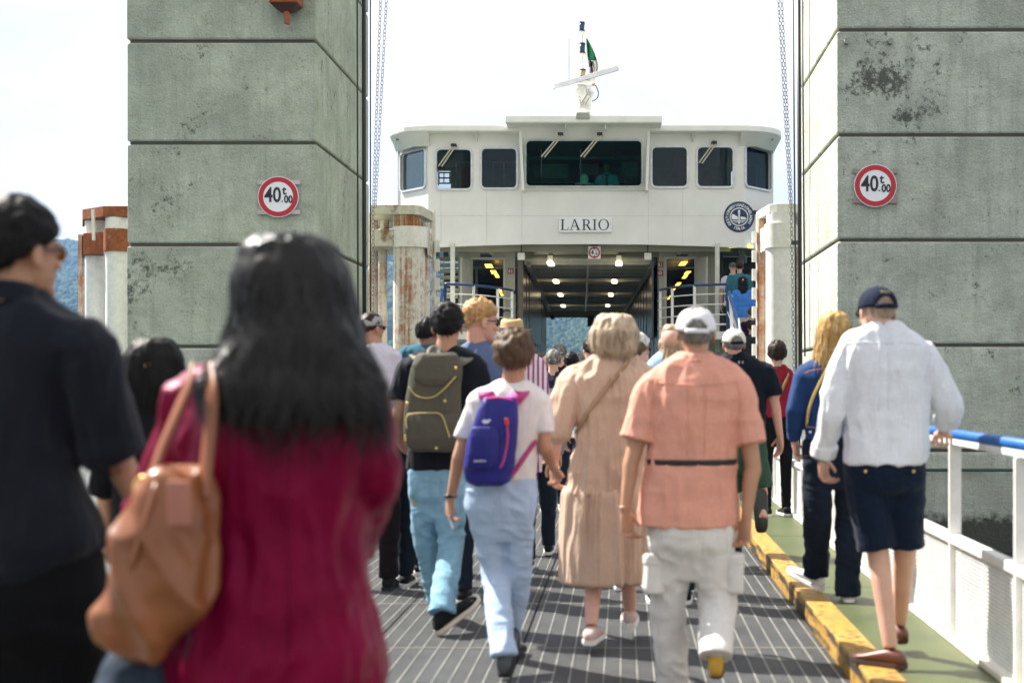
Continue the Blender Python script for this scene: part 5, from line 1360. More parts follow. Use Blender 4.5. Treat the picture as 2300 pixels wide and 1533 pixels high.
        ribbons(mb, me, n, L, w, seed, 1.0, lift, curl, swirl=swirl*.5, zmax=s.Ht-.075); bpy.data.meshes.remove(me)
        return local_build(mb, name, m_, s.root, smooth=True)
    def S(s, px, py, off=.004, leg=False):
        from mathutils.bvhtree import BVHTree
        tm = s.legme if leg else s.topme
        if not getattr(s, '_bvh', None) or s._bvhm is not tm:
            s._bvhm = tm; s._bvh = BVHTree.FromPolygons([v.co[:] for v in tm.vertices], [tuple(p.vertices) for p in tm.polygons])
        cam_l = Vector((0, 0, H)) - s.base; dr = (s.L(px, py) - cam_l).normalized(); h = s._bvh.ray_cast(cam_l, dr)
        if h[0] is None: return s.L(px, py, -.05)
        return h[0] - dr*off
    def line(s, name, m_, pts, r=.0022, off=.001, leg=False):
        q, _ = catmull([Vector((a, b, 0)) for a, b in pts], [1]*len(pts), 8); mb = MB().tube([s.S(p.x, p.y, off, leg) for p in q], r, 6)
        return local_build(mb, name, m_, s.root, smooth=True)
    def strap(s, name, m_, pts, w=.03, th=.004, parent=None, r=None, up=None):
        """flat band through local points, pushed off the body"""
        P, _ = catmull([Vector(p) for p in pts], [1]*len(pts), 6); mb = MB(); vs = []
        for i, p in enumerate(P):
            t = (P[min(i+1,len(P)-1)] - P[max(i-1,0)]).normalized(); nrm = Vector((p.x*.9, p.y, 0)) if up is None else Vector((0,-1,0)).lerp(Vector((0,-.3,1)), min(1, i/(len(P)-1)*up)); nrm = nrm.normalized() if nrm.length > 1e-6 else Vector((0,-1,0))
            sd = t.cross(nrm).normalized()*w/2; nn = sd.cross(t).normalized()*th/2
            vs += [p-sd-nn, p+sd-nn, p+sd+nn, p-sd+nn]
        fs = [(4*i+j, 4*i+(j+1)%4, 4*i+4+(j+1)%4, 4*i+4+j) for i in range(len(P)-1) for j in range(4)] + [(3,2,1,0), tuple(4*(len(P)-1)+j for j in range(4))]
        mb.add(vs, fs); return local_build(mb, name, m_, parent or s.root, smooth=True)
    def glasses(s, m_lens, m_frame):
        hm = s.HM(); mb = MB()
        for sd in (1,-1):
            q = MB().ell((sd*.032,.092,.000), (.027,.006,.022), 14, 8); mb.add([hm @ Vector(v) for v in q.v], q.f)
        o = local_build(mb, 'sunglasses', m_lens, s.root, smooth=True)
        for sd in (1,-1): local_build(MB().bar(hm @ Vector((sd*.060,.088,.006)), hm @ Vector((sd*.080,-.004,.004)), .004, .006), 'temple_arm', m_frame, o)
        local_build(MB().bar(hm @ Vector((-.012,.099,.006)), hm @ Vector((.012,.099,.006)), .004), 'glasses_bridge', m_frame, o)
    def collar(s, m_, r=.064, h=.035, tilt=.012):
        nb = s.J['neck']; mb = MB(); rs = []
        for z, rr in ((0,r*1.18),(h*.5,r*1.04),(h,r),(h,r*.9),(h*.4,r*.9)):
            rs.append([nb + Vector((rr*math.cos(a), rr*.95*math.sin(a), z-.02 - tilt*math.sin(a))) for a in (2*math.pi*j/24 for j in range(24))])
        mb.rings(rs, cap=False); return local_build(mb, 'collar', m_, s.root, smooth=True)
def bagroot(name, f, p, label, cat): return empty(name, f.base + Vector(p), label, cat)
# ================================================================ PEOPLE
V3 = Vector
white_sole = mat('sole_white', (.75,.74,.72), .6); black_shoe = cloth('shoe_black', (.015,.015,.017), .6)
jet = hairm('hair_black', (.004,.0035,.0035), (.012,.010,.010), .55); dkbrown = hairm('hair_dark_brown', (.022,.012,.008), (.055,.032,.020), .5); brown = hairm('hair_brown', (.075,.044,.025), (.16,.10,.06), .55)
blond = hairm('hair_blond', (.40,.23,.07), (.64,.44,.19), .5); ashblond = hairm('hair_ash_blond', (.38,.28,.18), (.66,.56,.42), .55); ginger = hairm('hair_ginger', (.42,.22,.08), (.66,.42,.20), .5)
grey_h = hairm('hair_grey', (.12,.11,.10), (.32,.30,.28), .5); silver = hairm('hair_silver', (.55,.53,.50), (.85,.84,.80), .45)
lens = mat('lens_dark', (.01,.01,.012), .08); lens_amber = mat('lens_amber', (.35,.16,.02), .1); frame_d = mat('frame_dark', (.03,.02,.02), .3); gold = mat('gold_metal', (.60,.42,.14), .35, .8)
def bag_build(mb, name, m_, root, f, p, smooth=True, parent=None, sub=0):
    off = (root.location - f.base); me = mb.mesh(name, m_) if isinstance(mb, MB) else mb
    if not isinstance(mb, MB): me.name = name; me.materials.clear(); me.materials.append(m_)
    me.transform(Matrix.Translation(-off)); o = bpy.data.objects.new(name, me); sc.collection.objects.link(o); o.parent = parent or root
    if smooth: me.shade_smooth()
    return o

# --- man in navy shirt, near left
f = Fig('man in navy shirt and amber sunglasses walking at the left edge, face turned right', 3.67, 60, 458, seed=3, skin='tan', yaw=34, hs=1.02)
f.set(head=(46,566,0), neck=(20,668,-.02), shl=(-205,790,.05), shr=(192,775,-.02), ell=(-270,1030,.02), elr=(242,985,.02), wrl=(-240,1230,.2), wrr=(345,1190,.10),
      hpl=(-40,1330,.02), hpr=(120,1330,.0), knl=(-60,1680,.05), knr=(170,1700,.1), anl=(-70,2000,-.1), anr=(190,1990,.25))
f.core = f.rows([(670,-40,85,.05),(760,-150,140,.08),(900,-210,170,.10),(1100,-200,150,.10),(1300,-170,190,.10)])
f.hd = {'r': dict(a=(.55,.3,-.7), palm=(-.6,.2,-.3), curl=.7)}; f.face = True; f.body()
f.hair(jet, n=900, L=.02, w=.0022, thick=.020, nape=-.085, front=.045, side=.0, amp=.006, freq=60, lift=.5, top=.012)
f.glasses(lens_amber, frame_d)
nv = cloth('navy_shirt', (.014,.018,.030), .75, 300, .45, col2=None)
f.top('shirt', nv, f.rows([(640,-30,95,.060,0),(668,-75,118,.080,0),(690,-120,150,.10,0),(725,-185,205,.115,0),(780,-245,222,.13,0),(900,-262,170,.150,0),(1010,-262,165,.155,0),(1110,-262,195,.16,0),(1220,-265,236,.165,0),(1285,-262,170,.165,0),(1335,-255,110,.15,0)]),
      sleeve='elbow', sr=(.086,.083,.078), amp=.009)
f.collar(nv, .072, .05)
# rolled cuff
mb = MB(); E = f.J['elr']; Wd = (f.J['wrr']-E).normalized(); mb.tube([E+Wd*-.01, E+Wd*.015, E+Wd*.05, E+Wd*.058],[.080,.084,.082,.070],18,smooth=3); local_build(mb, 'rolled_cuff', nv, f.root, True)
f.legs('trousers', cloth('black_trousers', (.007,.008,.010), .8, 300, .1), hiprows=f.rows([(1240,-190,225,.13),(1330,-215,240,.15),(1420,-215,244,.14),(1470,-205,244,.12)]), r=(.115,.09,.075,.07))
for q in 'lr': f.shoe(q, black_shoe, mat('sole_black', (.01,.01,.01), .7))

# --- woman in maroon blouse with tote
f = Fig('woman in a maroon blouse with long wavy black hair, nearest in the crowd', 3.19, 610, 540, seed=8, skin='brown', yaw=-18)
f.set(head=(640,664,.0), neck=(625,800,-.02), shl=(428,898,0), shr=(812,892,0), ell=(362,1075,.0), elr=(838,1075,-.02), wrl=(292,1225,.16), wrr=(800,1255,.20),
      hpl=(520,1560,0), hpr=(710,1560,0), knl=(510,1950,.05), knr=(730,1950,.1), anl=(500,2180,-.2), anr=(740,2170,.2))
f.core = f.rows([(780,560,700,.05),(860,440,800,.08),(1000,440,800,.1),(1200,450,790,.1),(1500,430,800,.1)])
f.hd = {'l': dict(a=(.0,.5,-.8), curl=.8), 'r': dict(a=(-.6,.6,-.2), curl=.6)}; f.face = True; f.body()
mar = cloth('maroon_silk', (.15,.001,.024), .40, 200, .0, var=.25, bmp=.12)
mar.node_tree.nodes['Principled BSDF'].inputs['Specular IOR Level'].default_value = .30; mar.node_tree.nodes['Principled BSDF'].inputs['Specular Tint'].default_value = (1,.25,.5,1)
f.top('blouse', mar, f.rows([(775,560,700,.060),(805,520,745,.080),(830,455,800,.10),(868,400,850,.115),(930,385,868,.135),(1020,400,850,.14),(1110,405,830,.14),(1200,395,822,.14),(1290,375,826,.15),(1380,358,842,.165),(1450,352,856,.175),(1505,352,862,.18),(1548,372,850,.17)]),
      sleeve='long', sr=(.074,.064,.056), amp=.014, kind='drape')
for x_ in (648,): f.line('back_seam', mar, [(x_,985),(x_-4,1150),(x_+2,1330),(x_,1500)], .0035)
f.skirt('olive_skirt', cloth('olive_cloth', (.09,.07,.035), .8), f.rows([(1480,390,830,.14),(1560,370,850,.16),(1700,360,866,.17),(2000,420,830,.15)]), amp=.006)
for q in 'lr': f.shoe(q, black_shoe, white_sole)
def locks(mb):
    rs_ = random.Random(5)
    for i in range(46):
        u = (i+.5)/46; x0 = 535+255*u+rs_.uniform(-14,14); y0 = rs_.uniform(640,760); ye = rs_.uniform(905,985) - 60*abs(u-.5); xe = 430+435*u + rs_.uniform(-22,22); ph = rs_.uniform(0,6); am = rs_.uniform(8,22); pts = []
        for k_ in range(8):
            t = k_/7; y = y0+(ye-y0)*t; sk = t**1.3; dep = -.115-.012*math.sin(t*3) + .09*abs(u-.5)*2*(1-t*.4)
            pts.append(f.L(x0+(xe-x0)*sk+am*math.sin(t*5.5+ph)*t, y, dep))
        mb.tube(pts, [.014,.017,.017,.016,.015,.012,.009,.004], 8, smooth=2)
hairm('hair_black_glossy', (.003,.0025,.0025), (.013,.011,.011), .34).node_tree.nodes['Principled BSDF'].inputs['Specular IOR Level'].default_value = .28
f.longhair(hairm('hair_black_glossy', (.003,.0025,.0025), (.013,.011,.011), .34), extra=locks, rows=f.rows([(527,600,690,.045,.0),(534,572,722,.078,.0),(555,543,757,.105,.0),(600,527,782,.122,.0),(650,520,796,.130,-.005),(710,528,806,.125,-.02),(765,515,822,.115,-.045),(815,470,848,.10,-.07),(860,438,868,.088,-.095),(900,442,866,.070,-.11),(925,480,845,.050,-.12),(940,540,790,.03,-.12)]),
      n=3200, L=.085, w=.0032, amp=.010, lift=.05, curl=.008, swirl=1.0, seed=4)
# tan shoulder tote (its own thing)
P0 = f.L(350, 1480, -.16); bag = bagroot('shoulder_bag', f, P0, 'tan leather shoulder bag with long straps hanging behind the maroon blouse', 'bag')
lea, nt, bs = newmat('tan_leather'); v = coords(nt); c = mixc(nt, ramp(nt, noise(nt, v, 5, 5, .6), .3, .7), (.16,.050,.016), (.28,.10,.034)); c = mixc(nt, mth(nt,'MULTIPLY',ramp(nt, noise(nt, v, 22, 5, .7), .6, .7),.5), c, (.16,.05,.02)); nt.links.new(c, bs.inputs['Base Color']); bs.inputs['Roughness'].default_value = .34; bs.inputs['Specular IOR Level'].default_value = .45; bump(nt, bs, noise(nt, v, 120, 3), .2, .001)
dy = -.20
mb = MB().rings(torso_rings(smooth_rows(f.rows([(1048,368,452,.018),(1075,345,460,.045),(1110,322,468,.062),(1180,276,472,.078),(1250,240,474,.088),(1310,218,472,.092),(1370,212,462,.090),(1420,232,435,.078),(1455,268,400,.055),(1472,300,365,.03)], dy), 4), 32, 2.5))
me = voxmesh(mb, .006, 3); co, no = get(me)
q_ = co*np.array([9,9,5.0]) + .8*co[:,2:3]*np.array([[6,0,0]]); h = (1-np.abs(2*vn(q_, 5)-1))**2*1.4 + (1-np.abs(2*vn(q_*2.1, 8)-1))*.4
put(me, co + no*((h-h.mean())*.032)[:,None]); body_ = bag_build(me, 'bag_body', lea, bag, f, P0)
def bagstrap(pts, w, name, m_=lea, th=.006):
    o = f.strap(name, m_, pts, w, th); o.parent = bag; o.data.transform(Matrix.Translation(-(bag.location-f.base))); return o
dark_lea = mat('strap_leather', (.22,.075,.03), .4)
bagstrap([f.L(432,818,-.12), f.L(420,870,-.165), f.L(392,940,-.19), f.L(362,1010,-.20), f.L(336,1085,-.215)], .026, 'strap', dark_lea)
bagstrap([f.L(470,822,-.12), f.L(476,880,-.175), f.L(472,960,-.19), f.L(464,1040,-.20), f.L(458,1120,-.22)], .030, 'strap', dark_lea)
mb = MB(); c = f.L(322,1092,-.225); mb.tube([c+V3((.018*math.cos(a),-.004*math.sin(a*2),.020*math.sin(a))) for a in (2*math.pi*i/14 for i in range(14))], .0045, 8, closed=True); mb.box(c.x-.012,c.x+.012,c.y-.006,c.y+.004,c.z-.04,c.z-.018); bag_build(mb,'gold_ring',gold,bag,f,P0)
mb = MB(); a = f.L(402,1125,dy-.105); mb.box(a.x-.024,a.x+.024,a.y-.004,a.y+.004,a.z-.050,a.z+.042); o = bag_build(mb,'luggage_tag',mat('tag_pink_leather',(.34,.13,.09),.3),bag,f,P0,False); b_ = o.modifiers.new('bevel','BEVEL'); b_.width=.008; b_.segments=3
mb = MB(); mb.tube([f.L(352,1085,dy-.05), f.L(322,1180,dy-.085), f.L(300,1260,dy-.09), f.L(292,1300,dy-.08)], .006, 8, smooth=4); bag_build(mb,'seam_piping',dark_lea,bag,f,P0)

# dark jacket draped low beside the bag (only its fold shows)
mb = MB().rings(torso_rings(smooth_rows(f.rows([(1455,265,350,.03),(1490,235,372,.06),(1540,215,385,.07),(1620,205,390,.07),(1800,230,370,.05)], -.12), 4), 24, 2.2))
me = voxmesh(mb, .009, 2); wrinkle(me, .016, 9); me.name = 'draped_jacket'; me.materials.clear(); me.materials.append(cloth('slate_cloth', (.03,.045,.07), .7)); me.transform(Matrix.Translation(f.base))
co = np.array([v.co[:] for v in me.vertices]); b0 = V3((co[:,0].mean(), co[:,1].mean(), co[:,2].min())); me.transform(Matrix.Translation(-b0))
link('draped_jacket', me, b0, smooth=True, label='dark slate jacket hanging below the tan leather bag', cat='jacket')

# --- short dark-haired woman between them
f = Fig('short woman with a black bob seen between navy shirt and maroon blouse', 5.6, 345, 756, seed=12, skin='fair', hair_t=.02, w=.9)
f.set(head=(345,836,0)); f.body(); f.top('dark_top', cloth('black_top', (.012,.013,.018), .8), sleeve='elbow'); f.legs('trousers', cloth('black_trousers', (.01,.01,.01)))
for q in 'lr': f.shoe(q, black_shoe, white_sole)
f.longhair(jet, f.rows([(758,315,372,.04),(768,298,392,.075),(800,278,410,.10),(850,272,416,.105,-.01),(895,280,414,.095,-.02),(925,300,405,.07,-.02),(935,330,385,.04,-.02)]), n=900, L=.09, w=.004, amp=.007, seed=6)

# --- man in grey cap
f = Fig('man in grey cap and sunglasses with pale lilac shirt beside the left pillar', 9.6, 836, 697, seed=5, skin='tan', yaw=42, hair_t=.006)
k_ = f.s
f.set(head=(835,735,0), neck=(845,775,0), shl=(806,803,0), shr=(880,803,0), ell=(796,880,0), elr=(893,890,0), wrl=(790,950,.1), wrr=(893,960,.1))
f.hs = .86; f.body(); f.hair(dkbrown, n=150, L=.012, thick=.008, nape=-.06)
cg = cloth('cap_grey', (.36,.35,.34), .8); cap_mesh(f.HM(), [cg, cloth('cap_strap_dark', (.02,.02,.02))], f.root); f.glasses(lens, frame_d)
ls = cloth('lilac_shirt', (.62,.60,.66), .85, 240, .2); f.top('shirt', ls, f.rows([(768,832,860,.055),(778,818,872,.08),(795,800,888,.10),(830,795,893,.12),(900,800,890,.12),(1000,800,888,.12),(1060,798,890,.12)]), sleeve='long', amp=.010); f.collar(ls, .05)
f.legs('trousers', cloth('maroon_black_trousers', (.02,.012,.015))); 
for q in 'lr': f.shoe(q, black_shoe, mat('sole_black', (.01,.01,.01), .7))

# --- teal shirt man and ponytail woman behind the backpack man
f = Fig('dark haired man in a deep teal T-shirt left of the black backpack wearer', 9.8, 946, 714, seed=6, skin='brown', yaw=15)
f.set(head=(960,748,0), shl=(912,800,0), shr=(985,800,0), neck=(955,782,0)); f.hs=.9; f.body(); f.hair(jet, n=200, L=.015, nape=-.06, thick=.014)
f.top('t_shirt', cloth('teal_cloth', (.018,.095,.15), .85), f.rows([(770,935,970,.05),(778,918,985,.07),(795,903,998,.10),(850,900,1000,.11),(1000,905,1000,.11),(1060,905,1000,.11)]), sleeve='short')
f.legs('trousers', cloth('dark_jeans', (.02,.03,.05))); [f.shoe(q, black_shoe, white_sole) for q in 'lr']
f = Fig('woman with a long brown ponytail and navy top mostly hidden by the backpack man', 10.4, 975, 738, seed=7, skin='fair', w=.88)
f.hs=.85; f.body(); f.longhair(dkbrown, f.rows([(740,964,986,.04),(752,954,994,.08),(775,953,995,.08),(800,955,990,.06,-.05),(830,957,978,.03,-.09),(845,960,972,.02,-.09)]), n=300, L=.06, seed=3)
f.top('navy_top', cloth('navy_top', (.012,.025,.06)), sleeve='short'); f.legs('trousers', cloth('dark_jeans', (.02,.03,.05))); [f.shoe(q, black_shoe, white_sole) for q in 'lr']

# --- man with olive backpack
f = Fig('man in black T-shirt and light blue jeans wearing an olive grey backpack', 8.15, 985, 682, seed=21, skin='tan', w=1.0)
f.set(head=(1005,733,0), neck=(1002,785,-.02), shl=(918,828,0), shr=(1068,828,0), ell=(898,925,-.02), elr=(1088,925,0), wrl=(896,985,.12), wrr=(1080,985,.14),
      hpl=(950,1080,0), hpr=(1010,1080,0), knl=(960,1225,.12), knr=(1012,1235,.0), anl=(985,1340,.30), anr=(992,1372,-.30))
f.hs = 1.03; f.hd = {'l': dict(a=(.3,.6,-.5), curl=.9)}; f.body()
f.hair(jet, n=700, L=.016, w=.003, thick=.020, nape=-.082, front=.045, side=.005, amp=.007, freq=55, top=.008)
bt = cloth('black_tshirt', (.010,.014,.022), .8, 260, .3)
f.top('t_shirt', bt, f.rows([(772,978,1030,.055),(782,960,1050,.075),(796,925,1078,.095),(820,898,1096,.115),(860,905,1092,.125),(920,915,1082,.125),(980,918,1062,.12),(1030,914,1050,.12),(1054,914,1050,.12)]), sleeve='short', sr=(.072,.072,.070), amp=.007)
jn = cloth('light_jeans', (.20,.37,.50), .85, 300, .15, var=.28, col2=None)
f.legs('jeans', jn, hiprows=f.rows([(1046,916,1046,.11),(1075,914,1048,.12),(1110,916,1046,.11),(1130,924,1040,.09)]), r=(.088,.074,.068,.072), amp=.010)
for x_ in (932, 990): f.line('back_pocket', jn, [(x_,1082),(x_,1112),(x_+17,1122),(x_+34,1112),(x_+34,1082),(x_,1082)], .0025, leg=True)
f.shoe('l', mat('shoe_dark', (.03,.028,.026), .6), mat('sole_cream', (.62,.55,.45), .6), heading=-5, pitch=0); f.shoe('r', black_shoe, mat('sole_cream', (.62,.55,.45), .6), heading=55, pitch=-32, scale=1.05)
P0 = f.L(975, 1015, -.17); bp = bagroot('backpack', f, P0, 'olive grey backpack with yellow zips on the man in black T-shirt', 'backpack')
og = cloth('olive_grey_canvas', (.085,.080,.062), .7, 300, .1); dy = -.20
def pack(rows, m_, name, vox=.006, amp=.006, p=3.2, par=None):
    mb = MB().rings(torso_rings(smooth_rows(rows, 4), 32, p)); me = voxmesh(mb, vox, 2); wrinkle(me, amp, 31); return bag_build(me, name, m_, bp, f, P0, parent=par)
pack(f.rows([(790,942,1018,.03),(800,930,1030,.05),(830,922,1040,.065),(870,916,1036,.075),(920,910,1036,.085),(970,906,1036,.085),(1000,912,1030,.075),(1014,930,1015,.05)], dy), og, 'pack_body')
pack(f.rows([(928,915,1030,.03,dy-.07),(950,911,1031,.045,dy-.075),(985,912,1030,.045,dy-.07),(1008,925,1015,.03,dy-.06)]), og, 'front_pocket')
pack(f.rows([(796,938,1024,.03,dy-.03),(820,926,1036,.05,dy-.035),(850,930,1030,.05,dy-.045),(868,950,1000,.03,dy-.05)]), og, 'top_flap')
zy = mat('zip_yellow', (.50,.38,.13), .5)
def zipl(pts, dyy, name='zip', m_=zy, r=.0035):
    mb = MB(); mb.tube([f.L(a, b, dyy) for a, b in pts], r, 6, smooth=5); return bag_build(mb, name, m_, bp, f, P0)
zipl([(914,962),(912,940),(922,929),(960,927),(990,930),(1003,960),(1010,982)], dy-.118); zipl([(918,868),(935,888),(965,893),(990,880),(1024,845)], dy-.092); zipl([(1012,950),(1020,965),(1026,985)], dy-.105); zipl([(910,975),(911,990)], dy-.10, r=.006)
for a, b in ((980,1006),(999,900),(1024,826),(915,905)): mb = MB().ell(f.L(a,b,dy-.115), (.009,.005,.009), 8, 6); bag_build(mb,'rivet',gold,bp,f,P0)
def bstrap(pts, w, m_, name='shoulder_strap', root_=None):
    root_ = root_ or bp; o = f.strap(name, m_, pts, w, .010, up=None if name == 'grab_loop' else 1.3); o.parent = root_; o.data.transform(Matrix.Translation(-(root_.location-f.base))); return o
so = cloth('strap_olive', (.20,.185,.14), .7)
bstrap([f.L(955,822,-.19), f.S(945,812,.012), f.S(936,802,.012), f.L(930,797,.02), f.L(928,812,.08)], .055, so); bstrap([f.L(1012,826,-.19), f.S(1030,815,.012), f.S(1048,806,.012), f.L(1058,802,.02), f.L(1064,815,.08)], .055, so)
bstrap([f.L(958,806,-.20), f.L(966,784,-.16), f.L(980,780,-.15), f.L(990,800,-.19)], .022, so, 'grab_loop')

# --- ginger man
f = Fig('man with curly ginger hair and sunglasses in a blue shirt, face turned right', 9.1, 1078, 672, seed=22, skin='red', yaw=66, pitch=-4, w=.95)
f.set(head=(1080,722,0), neck=(1072,778,0), shl=(1030,812,0), shr=(1128,815,0)); f.hs = 1.12; f.face = True; f.body()
f.hair(ginger, n=900, L=.018, w=.003, thick=.011, nape=-.050, front=.046, side=.005, amp=.009, freq=95, fade=.85, top=.016, curl=.004, lift=.9)
f.glasses(lens, frame_d); bl = cloth('slate_blue_shirt', (.10,.14,.26), .85)
f.top('shirt', bl, f.rows([(765,1055,1092,.055),(775,1042,1100,.07),(790,1022,1130,.09),(812,1012,1148,.11),(880,1015,1145,.12),(1000,1020,1140,.12),(1070,1020,1140,.12)]), sleeve='short'); f.collar(bl, .055)
mb = MB(); nb = f.J['neck']; mb.tube([nb+V3((.068*math.cos(a),.062*math.sin(a),.012-.012*math.sin(a))) for a in (2*math.pi*i/16 for i in range(16))],.006,8,closed=True); local_build(mb,'neck_cord',mat('cord_dark',(.015,.015,.02),.6),f.root,True)
f.legs('trousers', cloth('dark_jeans', (.02,.03,.05))); [f.shoe(q, black_shoe, white_sole) for q in 'lr']

# --- straw hat, striped blouse
f = Fig('woman in a straw fedora and pink striped blouse beyond the ginger man', 10.6, 1152, 722, seed=23, skin='fair', w=.95)
f.set(head=(1150,752,0), neck=(1160,795,0), shl=(1112,815,0), shr=(1205,818,0)); f.hs=.95; f.body(); f.hair(brown, n=150, L=.02)
hm = f.HM(); mb = MB(); rs = []
for r_, z_ in ((.160,.030),(.148,.022),(.098,.030),(.092,.040),(.090,.085),(.084,.118),(.060,.130),(.025,.120)):
    rs.append([hm @ V3((r_*1.0*math.cos(a), r_*1.12*math.sin(a)-.01, z_ + (.018*(math.cos(a)**2) if r_ > .14 else 0) - (.012*abs(math.sin(a)) if z_ > .11 else 0))) for a in (2*math.pi*i/28 for i in range(28))])
mb.rings(rs); straw = mat('straw', (.46,.31,.14), .8, bmp=.6, bs_=220); ht = local_build(mb, 'straw_hat', straw, f.root, True)
mb = MB(); rs = [[hm @ V3((r_*math.cos(a), r_*1.12*math.sin(a)-.01, z_)) for a in (2*math.pi*i/28 for i in range(28))] for r_, z_ in ((.0945,.036),(.0945,.058),(.091,.058),(.091,.036))]
mb.rings(rs, closed=True); local_build(mb, 'hat_band', mat('band_navy', (.02,.02,.07), .7), ht, True)
f.top('striped_blouse', cloth('striped_cloth', (.70,.62,.66), .85, 240, .1, stripes=(9.0,(.30,.05,.16))), f.rows([(792,1140,1176,.05),(800,1120,1196,.07),(815,1104,1214,.10),(860,1100,1222,.11),(950,1105,1218,.11),(1060,1105,1218,.11)]), sleeve='elbow')
f.legs('trousers', cloth('navy_trousers', (.012,.02,.04))); [f.shoe(q, black_shoe, white_sole) for q in 'lr']
f = Fig('person in a grey patterned cardigan just right of the striped blouse', 11.5, 1206, 800, seed=24, w=.8)
f.hs=.85; f.body(); f.hair(grey_h, n=120, L=.02); f.top('cardigan', cloth('grey_pattern', (.30,.29,.31), .9), sleeve='long'); f.legs('trousers', cloth('dark_jeans', (.02,.03,.05))); [f.shoe(q, black_shoe, white_sole) for q in 'lr']

# --- woman with blue backpack
f = Fig('woman in white T-shirt and pale blue jeans with short brown hair', 6.92, 1140, 744, seed=31, skin='tan', w=.92)
f.set(head=(1155,800,0), neck=(1152,862,-.01), shl=(1072,905,0), shr=(1212,898,0), ell=(1035,1015,-.02), elr=(1222,1000,-.04), wrl=(1012,1122,.04), wrr=(1238,1040,.16),
      hpl=(1085,1110,0), hpr=(1162,1110,0), knl=(1112,1290,.05), knr=(1165,1280,.08), anl=(1132,1468,-.22), anr=(1142,1438,.25))
f.hd = {'l': dict(a=(-.1,.25,-.9), palm=(.6,.35,0), thumb=(.3,.9,0), curl=.75), 'r': dict(a=(.3,.5,-.6), palm=(-.5,-.4,-.2), curl=.8)}; f.body()
f.hair(brown, n=900, L=.022, w=.003, thick=.026, nape=-.088, front=.045, side=-.02, amp=.010, freq=40, top=.006)
wt = cloth('white_tshirt', (.74,.72,.71), .85, 220, .1, var=.04)
f.top('t_shirt', wt, f.rows([(852,1116,1188,.055),(864,1096,1204,.07),(880,1062,1226,.09),(900,1046,1236,.105),(945,1052,1226,.115),(1000,1060,1212,.112),(1050,1052,1206,.12),(1076,1048,1206,.12)]), sleeve='short', sr=(.062,.062,.062), amp=.006)
f.strap('bracelet', mat('band_black',(.01,.01,.012),.4), [f.J['wrl']+V3((.03*math.cos(a),.03*math.sin(a),.02)) for a in np.linspace(0,6.28,12)], .016, .004)
pj = cloth('pale_jeans', (.42,.55,.74), .85, 300, .15, var=.10)
f.legs('jeans', pj, hiprows=f.rows([(1068,1048,1204,.115),(1095,1042,1208,.125),(1140,1042,1206,.125),(1175,1050,1204,.11)]), r=(.092,.072,.068,.068), amp=.008)
for x_ in (1068, 1150): f.line('back_pocket', pj, [(x_,1112),(x_,1150),(x_+20,1162),(x_+40,1150),(x_+40,1112),(x_,1112)], .0022, leg=True)
f.line('centre_seam', pj, [(1124,1092),(1125,1120),(1124,1150)], .0025, leg=True)
f.shoe('l', mat('shoe_slate',(.06,.07,.08),.6), mat('sole_dark',(.03,.03,.03),.7), heading=8, pitch=-42); f.shoe('r', mat('shoe_slate',(.06,.07,.08),.6), mat('sole_dark',(.03,.03,.03),.7), heading=15)
card = MB(); p = f.base + f.L(1008,1172,.02); card.bar(p+V3((0,0,.03)), p+V3((.02,0,-.03)), .055, .003); card.build('card', mat('card_white',(.78,.74,.80),.4), label='small white card held low by the woman in white T-shirt', cat='card')
P0 = f.L(1095, 1090, -.17); bp = bagroot('backpack', f, P0, 'small blue backpack with pink straps on the woman in white T-shirt', 'backpack')
bb = cloth('blue_nylon', (.022,.022,.19), .5, 300, .0, var=.2); dy = -.19
def pk(rows, m_, name, p=3.0, amp=.006):
    mb = MB().rings(torso_rings(smooth_rows(rows, 4), 32, p)); me = voxmesh(mb, .0055, 2); wrinkle(me, amp, 14); return bag_build(me, name, m_, bp, f, P0)
pk(f.rows([(893,1090,1152,.025),(902,1082,1160,.045),(930,1070,1163,.06),(970,1054,1163,.072),(1010,1045,1160,.080),(1050,1040,1156,.078),(1078,1045,1148,.065),(1090,1062,1130,.04)], dy), bb, 'pack_body')
pk(f.rows([(958,1062,1120,.02,dy-.065),(980,1055,1126,.034,dy-.068),(1020,1048,1122,.036,dy-.072),(1045,1048,1116,.03,dy-.07),(1055,1060,1100,.02,dy-.065)]), bb, 'front_pocket')
pinkm = cloth('pink_webbing', (.50,.06,.24), .6)
def zl(pts, dyy, m_, name, r=.004): mb = MB(); mb.tube([f.L(a,b,dyy) for a,b in pts], r, 6, smooth=5); bag_build(mb, name, m_, bp, f, P0)
zl([(1138,945),(1140,985),(1132,1030),(1123,1050)], dy-.075, pinkm, 'side_zip', .006); zl([(1137,938),(1140,955)], dy-.085, mat('pull_red',(.5,.03,.02),.5), 'zip_pull', .009)
zl([(1090,896),(1120,893),(1152,898)], dy-.03, pinkm, 'top_piping', .006)
m_l = mat('print_pale',(.6,.6,.75),.5)
def flatprint(px, py, w_, h_): c = f.L(px,py,dy-.108); mb = MB().box(c.x-w_/2,c.x+w_/2,c.y-.001,c.y+.001,c.z-h_/2,c.z+h_/2); return bag_build(mb,'brand_print',m_l,bp,f,P0,False)
mb = MB(); c = f.L(1092,946,dy-.070); from_mesh(mb, curve_mesh([[(-.022,.0),(-.010,.010),(.004,.006),(.018,.012),(.022,.004),(.008,-.008),(-.008,-.010)]], .002), T(*c)); bag_build(mb,'logo_print',m_l,bp,f,P0,False)
mb = MB(); c = f.L(1078,1034,dy-.107); from_mesh(mb, text_mesh('quechua', .017, .002, 1, .0003), T(*c)); bag_build(mb,'lettering_print',m_l,bp,f,P0,False)
def bs2(pts, w, name='shoulder_strap'):
    o = f.strap(name, pinkm, pts, w, .008, up=1.3 if w > .03 else None); o.parent = bp; o.data.transform(Matrix.Translation(-(bp.location-f.base)))
